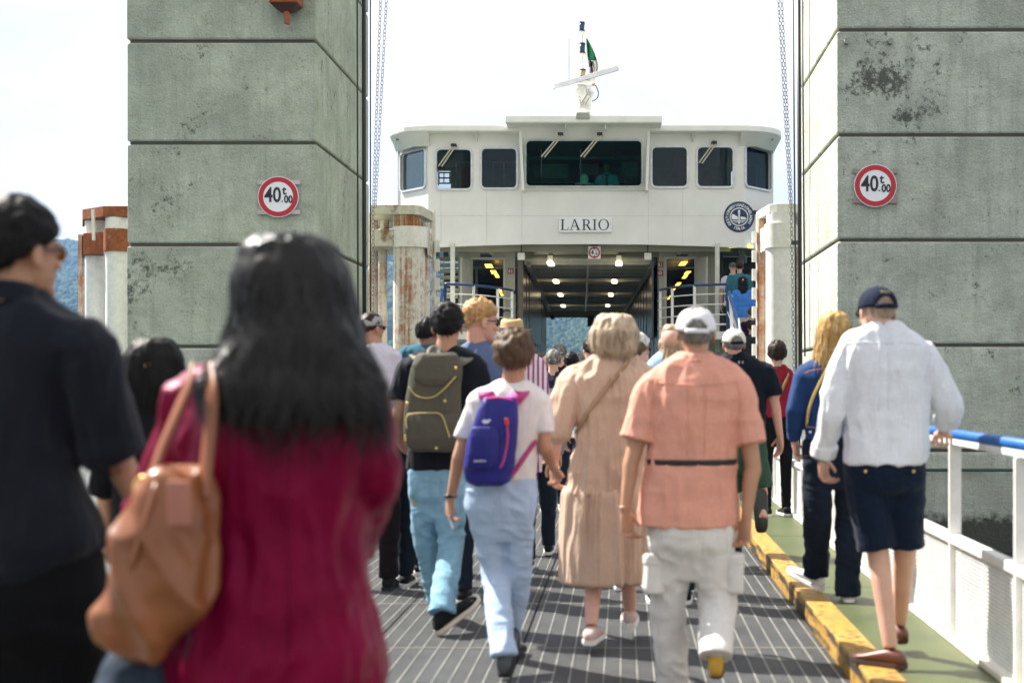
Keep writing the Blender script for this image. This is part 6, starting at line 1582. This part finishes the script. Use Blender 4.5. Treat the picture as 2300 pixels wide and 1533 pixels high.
bs2([f.L(1104,908,-.17), f.S(1098,896,.01), f.S(1090,882,.01), f.L(1088,876,.02), f.L(1086,888,.08)], .075); bs2([f.L(1144,908,-.17), f.S(1156,896,.01), f.S(1170,882,.01), f.L(1176,874,.02), f.L(1184,886,.08)], .075)
bs2([f.S(1146,1072,.006), f.S(1160,1052,.006), f.S(1175,1030,.006), f.S(1190,1008,.006), f.S(1202,992,.004), f.L(1216,975,.03)], .022)

# --- far heads in black caps at the tunnel mouth
def farhead(lab, d, px, top, hairmat, shirt, capm=None, skin='fair', yaw=0, hs=1.0, w=1.0, seed=1, rows=None, sleeve='short', hair=True, hk={}):
    f = Fig(lab, d, px, top, seed=seed, skin=skin, yaw=yaw, w=w); f.hs = hs; f.body()
    if hair: f.hair(hairmat, n=150, L=.015, w=.004, **hk)
    if capm: cap_mesh(f.HM(), [capm, cloth('cap_strap_pale', (.45,.44,.42))], f.root, text=None)
    f.top('shirt', shirt, sleeve=sleeve, amp=.010); f.legs('trousers', cloth('dark_jeans', (.02,.03,.05))); [f.shoe(q, black_shoe, white_sole) for q in 'lr']; return f
bc = cloth('cap_black', (.010,.010,.013), .75); nvj = cloth('navy_jacket', (.020,.028,.060), .8, 260, .3)
farhead('man in black cap and navy jacket, nearer of the two black caps', 15.4, 1243, 783, grey_h, nvj, bc, hs=.98, w=1.05, seed=41, sleeve='long')
farhead('man in a black cap further back at the tunnel, above the navy jacket', 17.2, 1258, 770, grey_h, cloth('black_top', (.012,.013,.018)), bc, seed=42, yaw=8)
farhead('person with short black hair right of the two black caps', 15.9, 1283, 788, jet, cloth('black_top', (.012,.013,.018)), seed=43, hs=.95)
farhead('bald man in a pale pink shirt left of the two black caps', 17.8, 1229, 795, grey_h, cloth('pale_pink_shirt', (.60,.42,.40)), skin='pink', seed=44, hair=False)
farhead('man with an undercut half hidden behind the blonde woman in the beige dress', 13.0, 1330, 756, jet, cloth('white_shirt', (.70,.69,.70)), skin='fair', seed=45, yaw=-20, hk=dict(fade=.6))

farhead('brown haired woman in a light top deep in the crowd left of the caps', 19.5, 1213, 792, brown, cloth('pale_blue_shirt', (.30,.45,.70)), seed=46, w=.9)
farhead('man with grey hair in a dark green shirt, right of the black haired person', 18.6, 1303, 790, grey_h, cloth('bottle_green', (.02,.06,.04)), seed=47)
farhead('person in a pale cap right under the tunnel lamps, far in the crowd', 21.0, 1318, 797, brown, cloth('sand_shirt', (.40,.34,.26)), cloth('cap_pale', (.6,.58,.52)), seed=48)
farhead('woman with blonde hair and red shirt far inside the tunnel crowd', 22.5, 1268, 801, ashblond, cloth('red_shirt', (.35,.03,.03)), seed=49, w=.9)

# --- blonde woman in beige dress
f = Fig('woman with short ash blonde hair in a long beige tiered dress', 7.5, 1365, 706, seed=51, skin='pink', w=1.0, hair_t=.02)
f.set(head=(1378,755,0), neck=(1378,808,-.02), shl=(1292,850,0), shr=(1455,850,0), ell=(1254,950,-.04), elr=(1470,962,0), wrl=(1243,1045,.06), wrr=(1470,1060,.1),
      hpl=(1330,1080,0), hpr=(1400,1080,0), knl=(1335,1250,.03), knr=(1408,1245,.1), anl=(1328,1405,-.15), anr=(1415,1368,.20))
f.hd = {'l': dict(a=(.0,.3,-.9), palm=(.8,-.2,0), curl=.6)}; f.body()
bg_d = cloth('beige_cotton', (.56,.40,.30), .85, 260, .1, var=.06)
f.top('dress_bodice', bg_d, f.rows([(795,1342,1416,.06),(806,1322,1436,.075),(822,1292,1462,.10),(850,1276,1472,.13),(900,1286,1464,.14),(960,1296,1452,.132),(1000,1292,1450,.130),(1060,1278,1454,.140),(1108,1266,1458,.15)]),
      sleeve='elbow', sr=(.082,.092,.080), amp=.013)
wrinkle(f.topme, .006, 77, 'pleat')
f.skirt('dress_skirt', bg_d, f.rows([(1098,1266,1456,.15),(1112,1262,1462,.16),(1160,1260,1458,.17),(1230,1258,1456,.175),(1305,1257,1456,.18)]), amp=.013)
mb = MB(); nb = f.J['neck']; rs=[]
for i in range(7): rs.append([nb+V3(((.064+.002*math.sin(j*math.pi))*math.cos(a),.06*math.sin(a),-.01+i*.006-.008*math.sin(a))) for j,a in ((j,2*math.pi*j/40) for j in range(40))])
mb.rings(rs,cap=False); local_build(mb,'ruched_collar',bg_d,f.root,True)
for q in 'lr': f.shoe(q, cloth('shoe_pink', (.60,.44,.40)), white_sole, heading=10 if q=='l' else 0, high=.9)
f.longhair(ashblond, f.rows([(705,1350,1408,.045),(716,1338,1422,.085),(745,1325,1436,.115),(770,1324,1436,.112,-.005),(787,1334,1430,.10,-.02),(798,1350,1416,.06,-.04)]), n=1800, L=.030, w=.004, amp=.014, seed=9, lift=.45, curl=.010, swirl=1.2, freq=.8)
f.strap('crossbody_strap', mat('strap_tan', (.34,.21,.11), .5), [f.S(1412,808,.012), f.S(1400,824,.014), f.S(1370,862,.016), f.S(1335,905,.016), f.S(1308,945,.014), f.S(1292,972,.008)], .022)

# --- silver hair, dark haired face, ponytail
f = Fig('silver haired person in sunglasses looking right behind the beige dress', 11.0, 1430, 754, seed=52, skin='tan', yaw=58); f.set(head=(1434,783,0)); f.hs=.9; f.face = True; f.body(); f.hair(silver, n=300, L=.03, thick=.022, top=.01); f.glasses(lens, frame_d)
f.top('shirt', cloth('pale_blue_shirt', (.30,.45,.70)), sleeve='short'); f.legs('trousers', cloth('dark_jeans', (.02,.03,.05))); [f.shoe(q, black_shoe, white_sole) for q in 'lr']
f = Fig('woman with tied brown hair glancing right behind the beige dress shoulder', 9.6, 1424, 768, seed=53, skin='fair', yaw=75, w=.88); f.set(head=(1426,800,0)); f.hs=.92; f.face = True; f.body(); f.hair(brown, n=200, L=.02)
f.top('shirt', cloth('white_shirt', (.70,.69,.70)), sleeve='short'); f.legs('trousers', cloth('dark_jeans', (.02,.03,.05))); [f.shoe(q, black_shoe, white_sole) for q in 'lr']
f = Fig('woman with long straight dark blonde hair and light blue top behind the peach shirt', 9.0, 1505, 728, seed=54, skin='fair', w=.92)
f.set(head=(1510,770,0), shl=(1478,825,0), shr=(1570,825,0)); f.body()
f.top('light_blue_top', cloth('light_blue_cloth', (.33,.52,.80), .85), f.rows([(780,1492,1530,.05),(792,1475,1550,.08),(806,1460,1568,.1),(835,1448,1580,.11),(950,1455,1575,.11),(1060,1455,1575,.11)]), sleeve='short')
db = hairm('hair_dark_blond', (.26,.19,.12), (.50,.40,.27), .45)
f.longhair(db, f.rows([(728,1497,1527,.045),(740,1487,1540,.085),(775,1482,1545,.09),(820,1478,1540,.06,-.06),(880,1476,1532,.035,-.12),(930,1480,1525,.02,-.13)]), n=500, L=.12, seed=2, swirl=0); f.legs('trousers', cloth('dark_jeans', (.02,.03,.05))); [f.shoe(q, black_shoe, white_sole) for q in 'lr']

# --- man in peach shirt
f = Fig('man in a peach linen shirt, white cap and white cargo trousers', 6.44, 1555, 690, seed=61, skin='tan', w=1.05, hair_t=.004)
f.set(head=(1563,748,0), neck=(1563,806,-.02), shl=(1466,868,0), shr=(1660,872,0), ell=(1420,1030,-.03), elr=(1690,1040,-.03), wrl=(1404,1148,-.06), wrr=(1676,1166,-.06),
      hpl=(1505,1190,0), hpr=(1602,1190,0), knl=(1500,1370,.08), knr=(1612,1360,.0), anl=(1512,1545,.10), anr=(1608,1470,-.32))
f.hs = 1.02; f.hd = {'l': dict(a=(.12,.12,-.98), palm=(.75,-.45,0), thumb=(.3,1,0), curl=.72), 'r': dict(a=(-.10,.15,-.98), palm=(-.75,-.5,0), thumb=(-.3,1,0), curl=.72)}; f.body()
f.hair(grey_h, n=700, L=.014, w=.0022, thick=.009, nape=-.078, front=.03, side=-.035, amp=.003, fade=.3)
cap_mesh(f.HM(1.04), [cloth('cap_white', (.74,.73,.76), .8, 200, .1, var=.05)], f.root)
pe = cloth('peach_linen', (.70,.33,.245), .88, 180, .1, var=.07, bmp=.4)
f.top('shirt', pe, f.rows([(792,1526,1602,.065),(804,1506,1622,.08),(822,1474,1656,.10),(850,1446,1682,.12),(890,1448,1676,.135),(950,1456,1660,.135),(1000,1456,1656,.13),(1034,1452,1654,.130),(1080,1444,1656,.140),(1130,1436,1656,.15),(1178,1434,1654,.155)]), sleeve='short', sr=(.078,.080,.082), amp=.009)
f.collar(pe, .066, .035)
f.line('yoke_seam', pe, [(1470,858),(1510,862),(1563,864),(1616,862),(1656,858)], .0028); f.line('armhole_seam', pe, [(1474,850),(1466,900),(1462,950)], .0025); f.line('armhole_seam', pe, [(1656,850),(1662,900),(1662,950)], .0025)
for x_ in (1545, 1583): f.line('back_pleat', pe, [(x_,866),(x_+1,940),(x_,1020)], .0022)
mb = MB(); rows_ = f.rows([(1029,1450,1656,.137),(1041,1450,1656,.137)]); mb.rings(torso_rings(rows_, 32, 2.4), cap=True); 
co = local_build(mb, 'waist_belt', mat('belt_black', (.008,.008,.010), .6), f.root, True)
wc = cloth('white_cotton', (.68,.66,.63), .85, 240, .05, var=.05)
f.legs('cargo_trousers', wc, hiprows=f.rows([(1150,1452,1652,.135),(1180,1452,1652,.14),(1225,1452,1652,.135),(1255,1456,1650,.12)]), r=(.106,.088,.078,.076), amp=.008)
for x_ in (1482, 1582): f.line('back_pocket', wc, [(x_,1200),(x_,1246),(x_+25,1258),(x_+50,1246),(x_+50,1200)], .0024, leg=True)
f.line('leg_seam', wc, [(1480,1330),(1478,1420),(1484,1500)], .0026, leg=True)
for px, d_ in ((1468,-.02),(1648,-.04)):
    mb = MB(); c = f.L(px,1285,d_); mb.tube([c+V3((0,0,.075)),c+V3((0,0,.07)),c+V3((0,0,-.08)),c+V3((0,0,-.085))],[.03,.045,.047,.03],14,smooth=3)
    me = voxmesh(mb,.007,2); wrinkle(me,.008,77); local_build(me,'cargo_pocket',wc,f.root,True)
    mb = MB(); mb.tube([c+V3((0,0,.09)),c+V3((0,0,.075)),c+V3((0,0,.035))],[.04,.052,.050],14); me = voxmesh(mb,.007,2); local_build(me,'pocket_flap',wc,f.root,True)
f.shoe('r', cloth('shoe_mustard', (.55,.32,.05)), mat('sole_brown', (.10,.07,.045), .8), heading=6, pitch=-50, scale=.92); f.shoe('l', cloth('shoe_mustard', (.55,.32,.05)), mat('sole_cream', (.62,.55,.45), .6))

# --- man in black polo, cream cap, green shorts
f = Fig('man in a cream cap, black polo shirt and green shorts', 10.7, 1655, 737, seed=71, skin='red', w=1.05, hair_t=.004, yaw=-10)
f.set(head=(1648,772,0), neck=(1652,806,0), shl=(1608,832,0), shr=(1722,832,0), ell=(1596,905,0), elr=(1741,910,-.02), wrl=(1592,980,.1), wrr=(1752,980,-.02),
      hpl=(1640,1000,0), hpr=(1692,1000,0), knl=(1645,1105,.1), knr=(1708,1100,-.02), anl=(1655,1225,.0), anr=(1714,1165,-.28))
f.hd = {'r': dict(a=(.02,.2,-.98), palm=(-.8,-.4,0), curl=.35)}; f.body(); f.hair(grey_h, n=200, L=.010, thick=.006, nape=-.07, side=-.03, front=.02, amp=.002)
cap_mesh(f.HM(1.03), [cloth('cap_cream', (.70,.66,.58), .8), cloth('cap_strap_dark', (.02,.02,.02))], f.root)
po = cloth('black_polo', (.008,.012,.022), .75); f.top('polo_shirt', po, f.rows([(790,1632,1674,.055),(800,1618,1690,.075),(815,1600,1720,.10),(840,1596,1736,.12),(900,1604,1722,.13),(985,1610,1718,.13)]), sleeve='short', sr=(.075,.078,.080)); f.collar(po, .062)
f.line('yoke_seam', po, [(1620,822),(1650,826),(1700,824)], .0025)
for dx in (-4,4):
    c = f.L(1664+dx,813,-.115); mb = MB().box(c.x-.005,c.x+.005,c.y-.012,c.y,c.z-.010,c.z+.010); local_build(mb,'chest_logo',mat('logo_grey',(.3,.32,.36),.5),f.root)
f.legs('shorts', cloth('green_shorts', (.035,.075,.045), .8), to='knee', r=(.095,.092,.06,.06), hiprows=f.rows([(975,1612,1720,.12),(1000,1610,1722,.12),(1035,1612,1722,.12)]))
f.shoe('r', mat('shoe_olive_black', (.02,.022,.015), .6), mat('sole_olive', (.05,.05,.03), .7), heading=-5, pitch=-78, scale=1.1); f.shoe('l', black_shoe, mat('sole_black', (.01,.01,.01), .7), pitch=-30)

# --- woman in red with tan strap
zw = KH
f = Fig('woman with short dark brown hair in a deep red top and black trousers', 13.8, 1744, 766, z0=zw, seed=72, skin='fair', w=.9)
f.set(head=(1745,793,0)); f.hs=.95; f.set(shl=(1722,838,0), shr=(1766,838,0)); f.body(); f.hair(dkbrown, n=350, L=.03, w=.004, thick=.026, nape=-.09, side=-.04, amp=.010)
f.top('red_top', cloth('deep_red_cloth', (.26,.006,.018), .8), f.rows([(818,1730,1762,.05),(826,1718,1770,.08),(845,1714,1775,.11),(880,1716,1774,.115),(938,1716,1772,.12)]), sleeve='short'); f.legs('trousers', cloth('black_trousers', (.007,.008,.010), .8), r=(.085,.062,.055,.05))
for q in 'lr': f.shoe(q, black_shoe, white_sole, heading=-10, scale=1.1)
f.strap('crossbody_strap', mat('strap_tan2', (.42,.20,.06), .5), [f.L(1772,838,-.08), f.L(1764,858,-.135), f.L(1754,880,-.14), f.L(1744,902,-.13)], .028)
mb = MB(); nb = f.J['neck']; mb.tube([nb+V3((.062*math.cos(a),.058*math.sin(a),.0)) for a in (2*math.pi*i/16 for i in range(16))],.006,8,closed=True); local_build(mb,'necklace',M['black'],f.root,True)

# --- woman in denim jacket
f = Fig('blonde woman in a dark denim jacket and wide navy trousers', 8.5, 1862, 702, z0=zw, seed=73, skin='pink', w=.95)
f.set(head=(1874,752,0), neck=(1872,803,0), shl=(1808,838,0), shr=(1918,838,0), ell=(1786,925,-.02), elr=(1932,925,0), wrl=(1784,990,.06), wrr=(1920,990,.1),
      hpl=(1838,1000,0), hpr=(1902,1000,0), knl=(1836,1150,.02), knr=(1906,1150,.05), anl=(1832,1285,.22), anr=(1905,1335,-.05))
f.hd = {'l': dict(a=(.2,.2,-.9), curl=.8)}; f.body()
dj = cloth('denim_dark', (.010,.038,.135), .8, 320, .2, var=.25)
f.top('denim_jacket', dj, f.rows([(795,1850,1900,.06),(805,1832,1918,.08),(822,1802,1935,.105),(850,1792,1940,.12),(900,1806,1932,.12),(955,1808,1925,.12),(985,1810,1922,.12)]), sleeve='long', sr=(.070,.066,.060), amp=.007); f.collar(dj, .068, .03)
st = mat('stitch_rust', (.30,.12,.06), .7)
mb = MB(); mb.tube([f.L(1806,838,-.10), f.L(1830,830,-.118), f.L(1870,828,-.122), f.L(1910,834,-.118)], .0028, 6, smooth=4); mb.tube([f.L(1812,958,-.125), f.L(1860,962,-.13), f.L(1910,958,-.125)], .0025, 6, smooth=4); local_build(mb,'stitching',st,f.root)
mb = MB().ell(f.L(1820,970,-.128),(.009,.004,.009),8,6); local_build(mb,'jacket_button',mat('button_steel',(.5,.5,.48),.3,.8),f.root,True)
f.legs('wide_trousers', cloth('navy_trousers', (.012,.02,.045), .8), hiprows=f.rows([(975,1808,1925,.12),(1010,1806,1932,.125),(1060,1806,1938,.12)]), r=(.098,.085,.080,.080), amp=.011)
f.shoe('l', cloth('shoe_white', (.70,.69,.67)), white_sole, heading=-40, pitch=-18, scale=1.05); f.shoe('r', cloth('shoe_white', (.70,.69,.67)), white_sole, pitch=0)
f.longhair(blond, f.rows([(700,1856,1892,.045),(712,1842,1906,.08),(740,1834,1914,.105),(775,1830,1916,.10,-.01),(800,1830,1912,.085,-.03),(815,1838,1895,.05,-.06)]), n=1300, L=.11, w=.005, amp=.010, seed=11, swirl=.2)
mb = MB()
pts = [f.L(1880,806,-.06), f.L(1862,822,-.125), f.L(1842,858,-.145), f.L(1826,892,-.14), f.L(1816,925,-.11), f.L(1812,960,-.02)]; pp, _ = catmull(pts,[1]*6,8)
for i in range(len(pp)-1): mb.ell((pp[i]+pp[i+1])/2, (.010,.006,.012), 6, 4)
local_build(mb,'chain_strap',gold,f.root)

# --- man in white shirt and navy shorts at the rail
f = Fig('man in a navy cap, white linen shirt and navy shorts holding the blue handrail', 6.54, 1990, 638, z0=zw, seed=81, skin='fair', w=1.05, hair_t=.004, yaw=-14, pitch=-8)
f.set(head=(1970,700,.01), neck=(1985,748,-.02), shl=(1906,800,0), shr=(2078,800,0), ell=(1866,925,-.02), elr=(2132,915,-.02), wrl=(1848,1028,.06), wrr=(2118,972,.12),
      hpl=(1940,1060,0), hpr=(2030,1060,0), knl=(1972,1240,.0), knr=(2032,1235,.05), anl=(2000,1455,-.12), anr=(2022,1396,.22))
f.hd = {'l': dict(a=(.1,.2,-.95), palm=(.7,-.5,0), thumb=(.3,1,0), curl=.85), 'r': dict(a=(.25,.9,-.15), palm=(0,0,-1), thumb=(-1,0,0), curl=.5)}; f.body()
f.hair(hairm('hair_shaved', (.34,.24,.18)), n=100, L=.006, thick=.004, nape=-.06, side=-.03, front=.02, amp=.001)
cap_mesh(f.HM(1.03), [cloth('cap_navy', (.008,.016,.050), .8)], f.root, text=('POLO', mat('thread_gold',(.5,.42,.2),.6)))
f.glasses(lens, frame_d)
ws = cloth('white_linen', (.72,.745,.80), .88, 170, .1, var=.05, bmp=.4)
f.top('shirt', ws, f.rows([(722,1946,2018,.065),(735,1930,2032,.08),(752,1898,2062,.10),(785,1880,2092,.125),(830,1886,2090,.14),(900,1896,2084,.14),(960,1898,2084,.14),(1010,1892,2082,.15),(1040,1895,2076,.145)]), sleeve='long', sl_r='three', sr=(.078,.074,.066), amp=.010)
f.collar(ws, .064, .04, .004)
f.line('yoke_seam', ws, [(1905,772),(1940,768),(1985,770),(2030,768),(2066,774)], .0028); f.line('box_pleat', ws, [(1975,772),(1976,840),(1974,920)], .0025); f.line('box_pleat', ws, [(1995,772),(1997,840),(1996,920)], .0025)
mb = MB(); Wd = (f.J['wrl']-f.J['ell']).normalized(); c = f.J['ell'].lerp(f.J['wrl'],.80); mb.tube([c-Wd*.03,c-Wd*.01,c+Wd*.035,c+Wd*.04],[.058,.064,.060,.048],16,smooth=3); me=voxmesh(mb,.007,2); wrinkle(me,.006,3); local_build(me,'rolled_cuff',ws,f.root,True)
c = f.J['wrl']; mb = MB().tube([c-Wd*.012,c+Wd*.012],.031,16); wt_ = local_build(mb,'watch',mat('watch_steel',(.55,.53,.50),.25,.9),f.root,True); mb = MB().ell(c+V3((-.022,-.02,0)),(.014,.014,.014),10,8); local_build(mb,'watch_face',M['black'],wt_,True)
ns = cloth('navy_shorts', (.006,.018,.045), .75, 280, .3)
f.legs('shorts', ns, to='knee', r=(.100,.088,.06,.06), hiprows=f.rows([(1020,1898,2076,.13),(1055,1892,2078,.14),(1090,1898,2076,.13),(1110,1910,2065,.10)]), amp=.006)
for x_ in (1922, 2030): f.line('pocket_welt', ns, [(x_,1068),(x_+22,1070),(x_+44,1068)], .0035, leg=True)
f.line('centre_seam', ns, [(1990,1050),(1992,1100),(1994,1140)], .003, leg=True)
for px in (1944,2052): mb = MB().ell(f.L(px,1058,-.143),(.008,.005,.008),8,6); local_build(mb,'pocket_button',gold,f.root,True)
lo = mat('loafer_brown', (.115,.035,.018), .4, bmp=.3); f.shoe('l', lo, mat('sole_loafer', (.05,.02,.01), .7), heading=-50, high=.9, scale=.98); f.shoe('r', lo, mat('sole_loafer', (.05,.02,.01), .7), heading=-15, pitch=-25, high=.8, scale=.9)

# --- people on the ferry stairs and the pilot
def stair(lab, d, px, top, z0, hairm_, shirt, seed, skin='fair', yaw=0, trs=(.02,.03,.05), w=1.0, extra=None, sleeve='short', capm=None, dark=False, hk={}):
    f = Fig(lab, d, px, top, z0=z0, seed=seed, skin=skin, yaw=yaw, w=w, vox=.018); f.body()
    if hairm_: f.hair(hairm_, n=80, L=.02, w=.005, **hk)
    if capm: cap_mesh(f.HM(), [capm], f.root, open_=False)
    f.top('top', shirt, sleeve=sleeve, amp=.012); f.legs('trousers', cloth('trs_%d' % seed, trs)); [f.shoe(q, black_shoe, white_sole) for q in 'lr']; return f
SD = 31.0
f = stair('man in a denim-teal shirt climbing the ferry stairs', 31.5, 1661, 587, 2.3, dkbrown, cloth('teal_denim', (.035,.16,.20)), 91, sleeve='long', w=1.12)
f = stair('man in white T-shirt with a black shoulder strap and olive cap on the ferry stairs', 31.9, 1646, 588, 2.15, None, cloth('white_tshirt2', (.66,.62,.70)), 92, capm=cloth('cap_olive', (.10,.11,.08)), w=.95)
f.strap('bag_strap', M['black'], [V3((-.16,-.10,1.42)), V3((-.08,-.14,1.34)), V3((.02,-.15,1.20))], .05)
f = stair('woman with long black hair, bright blue top and cream trousers on the ferry stairs', 30.9, 1668, 622, 1.95, None, cloth('bright_blue', (.07,.24,.72)), 93, skin='brown', trs=(.55,.52,.46), sleeve='long', w=.95)
f.longhair(jet, f.rows([(621,1664,1673,.05),(626,1657,1680,.09),(638,1657,1681,.10,-.02),(650,1658,1680,.08,-.05),(660,1661,1677,.05,-.08),(668,1664,1674,.02,-.09)]), n=200, L=.12, seed=5)
mb = MB().box(-.012,.012,-.125,-.105,f.Ht-.075,f.Ht-.05); local_build(mb,'hair_clip',M['signwhite'],f.root)
f = stair('person with dark hair higher up the dim ferry stairwell', 33.4, 1662, 577, 2.5, grey_h, cloth('black_top', (.012,.013,.018)), 94, w=.9)
f = stair('person in a plum jumper leaning on the ferry stair rail', 30.2, 1688, 690, 1.1, brown, cloth('plum_cloth', (.05,.008,.03)), 95, sleeve='long', w=.95)
f = stair('person in a dark grey patterned shirt at the foot of the ferry stairs', 29.6, 1688, 722, .75, dkbrown, cloth('charcoal_pattern', (.045,.055,.055)), 96, w=1.05)
f = Fig('pilot in a light blue shirt and dark tie behind the wheelhouse window', 33.0, 1363, 364, z0=zf, seed=97, skin='tan', vox=.014); f.yaw = 178; f.k = 1.0
f.Ht = f.L(1363,364).z; 
sh = f.Ht - 1.76
for k_ in f.J: f.J[k_] = V3(f.J[k_]) 
dz = f.Ht-.126-f.J['head'].z
k1 = 1.0
f2 = {'neck':1.50,'shl':1.41,'shr':1.41,'ell':1.15,'elr':1.15}
f.J.update({'head':V3((0,0,f.Ht-.126)),'neck':V3((0,0,f.Ht-.27)),'shl':V3((-.19,0,f.Ht-.36)),'shr':V3((.19,0,f.Ht-.36)),'ell':V3((-.26,-.05,f.Ht-.62)),'elr':V3((.26,-.05,f.Ht-.62)),'wrl':V3((-.2,-.28,f.Ht-.72)),'wrr':V3((.2,-.28,f.Ht-.72)),
            'hpl':V3((-.09,0,f.Ht-.84)),'hpr':V3((.09,0,f.Ht-.84)),'knl':V3((-.1,0,f.Ht-1.26)),'knr':V3((.1,0,f.Ht-1.26)),'anl':V3((-.1,0,f.Ht-1.67)),'anr':V3((.1,0,f.Ht-1.67))})
R0 = [(z+f.Ht-1.76, x, y, a, b) for z, x, y, a, b in f.default_rows(.012)]; f.core = R0; f.face = True; f.body(); f.hair(grey_h, n=80, L=.01)
f.top('uniform_shirt', cloth('pilot_blue', (.12,.50,.72)), R0, sleeve='short')
mb = MB(); t_ = f.Ht; mb.prism_y([(-.05,t_-.30),(.05,t_-.30),(.02,t_-.36),(.035,t_-.60),(0,t_-.64),(-.035,t_-.60),(-.02,t_-.36)][::-1], -.155, -.145); local_build(mb,'tie',M['black'],f.root)
f.legs('trousers', cloth('navy_trousers', (.012,.02,.045)), hiprows=[(t_-.74,0,0,.16,.11),(t_-.88,0,0,.17,.12),(t_-.96,0,0,.16,.11)]); [f.shoe(q, black_shoe, white_sole) for q in 'lr']

bpy.data.scenes.remove(tmp)
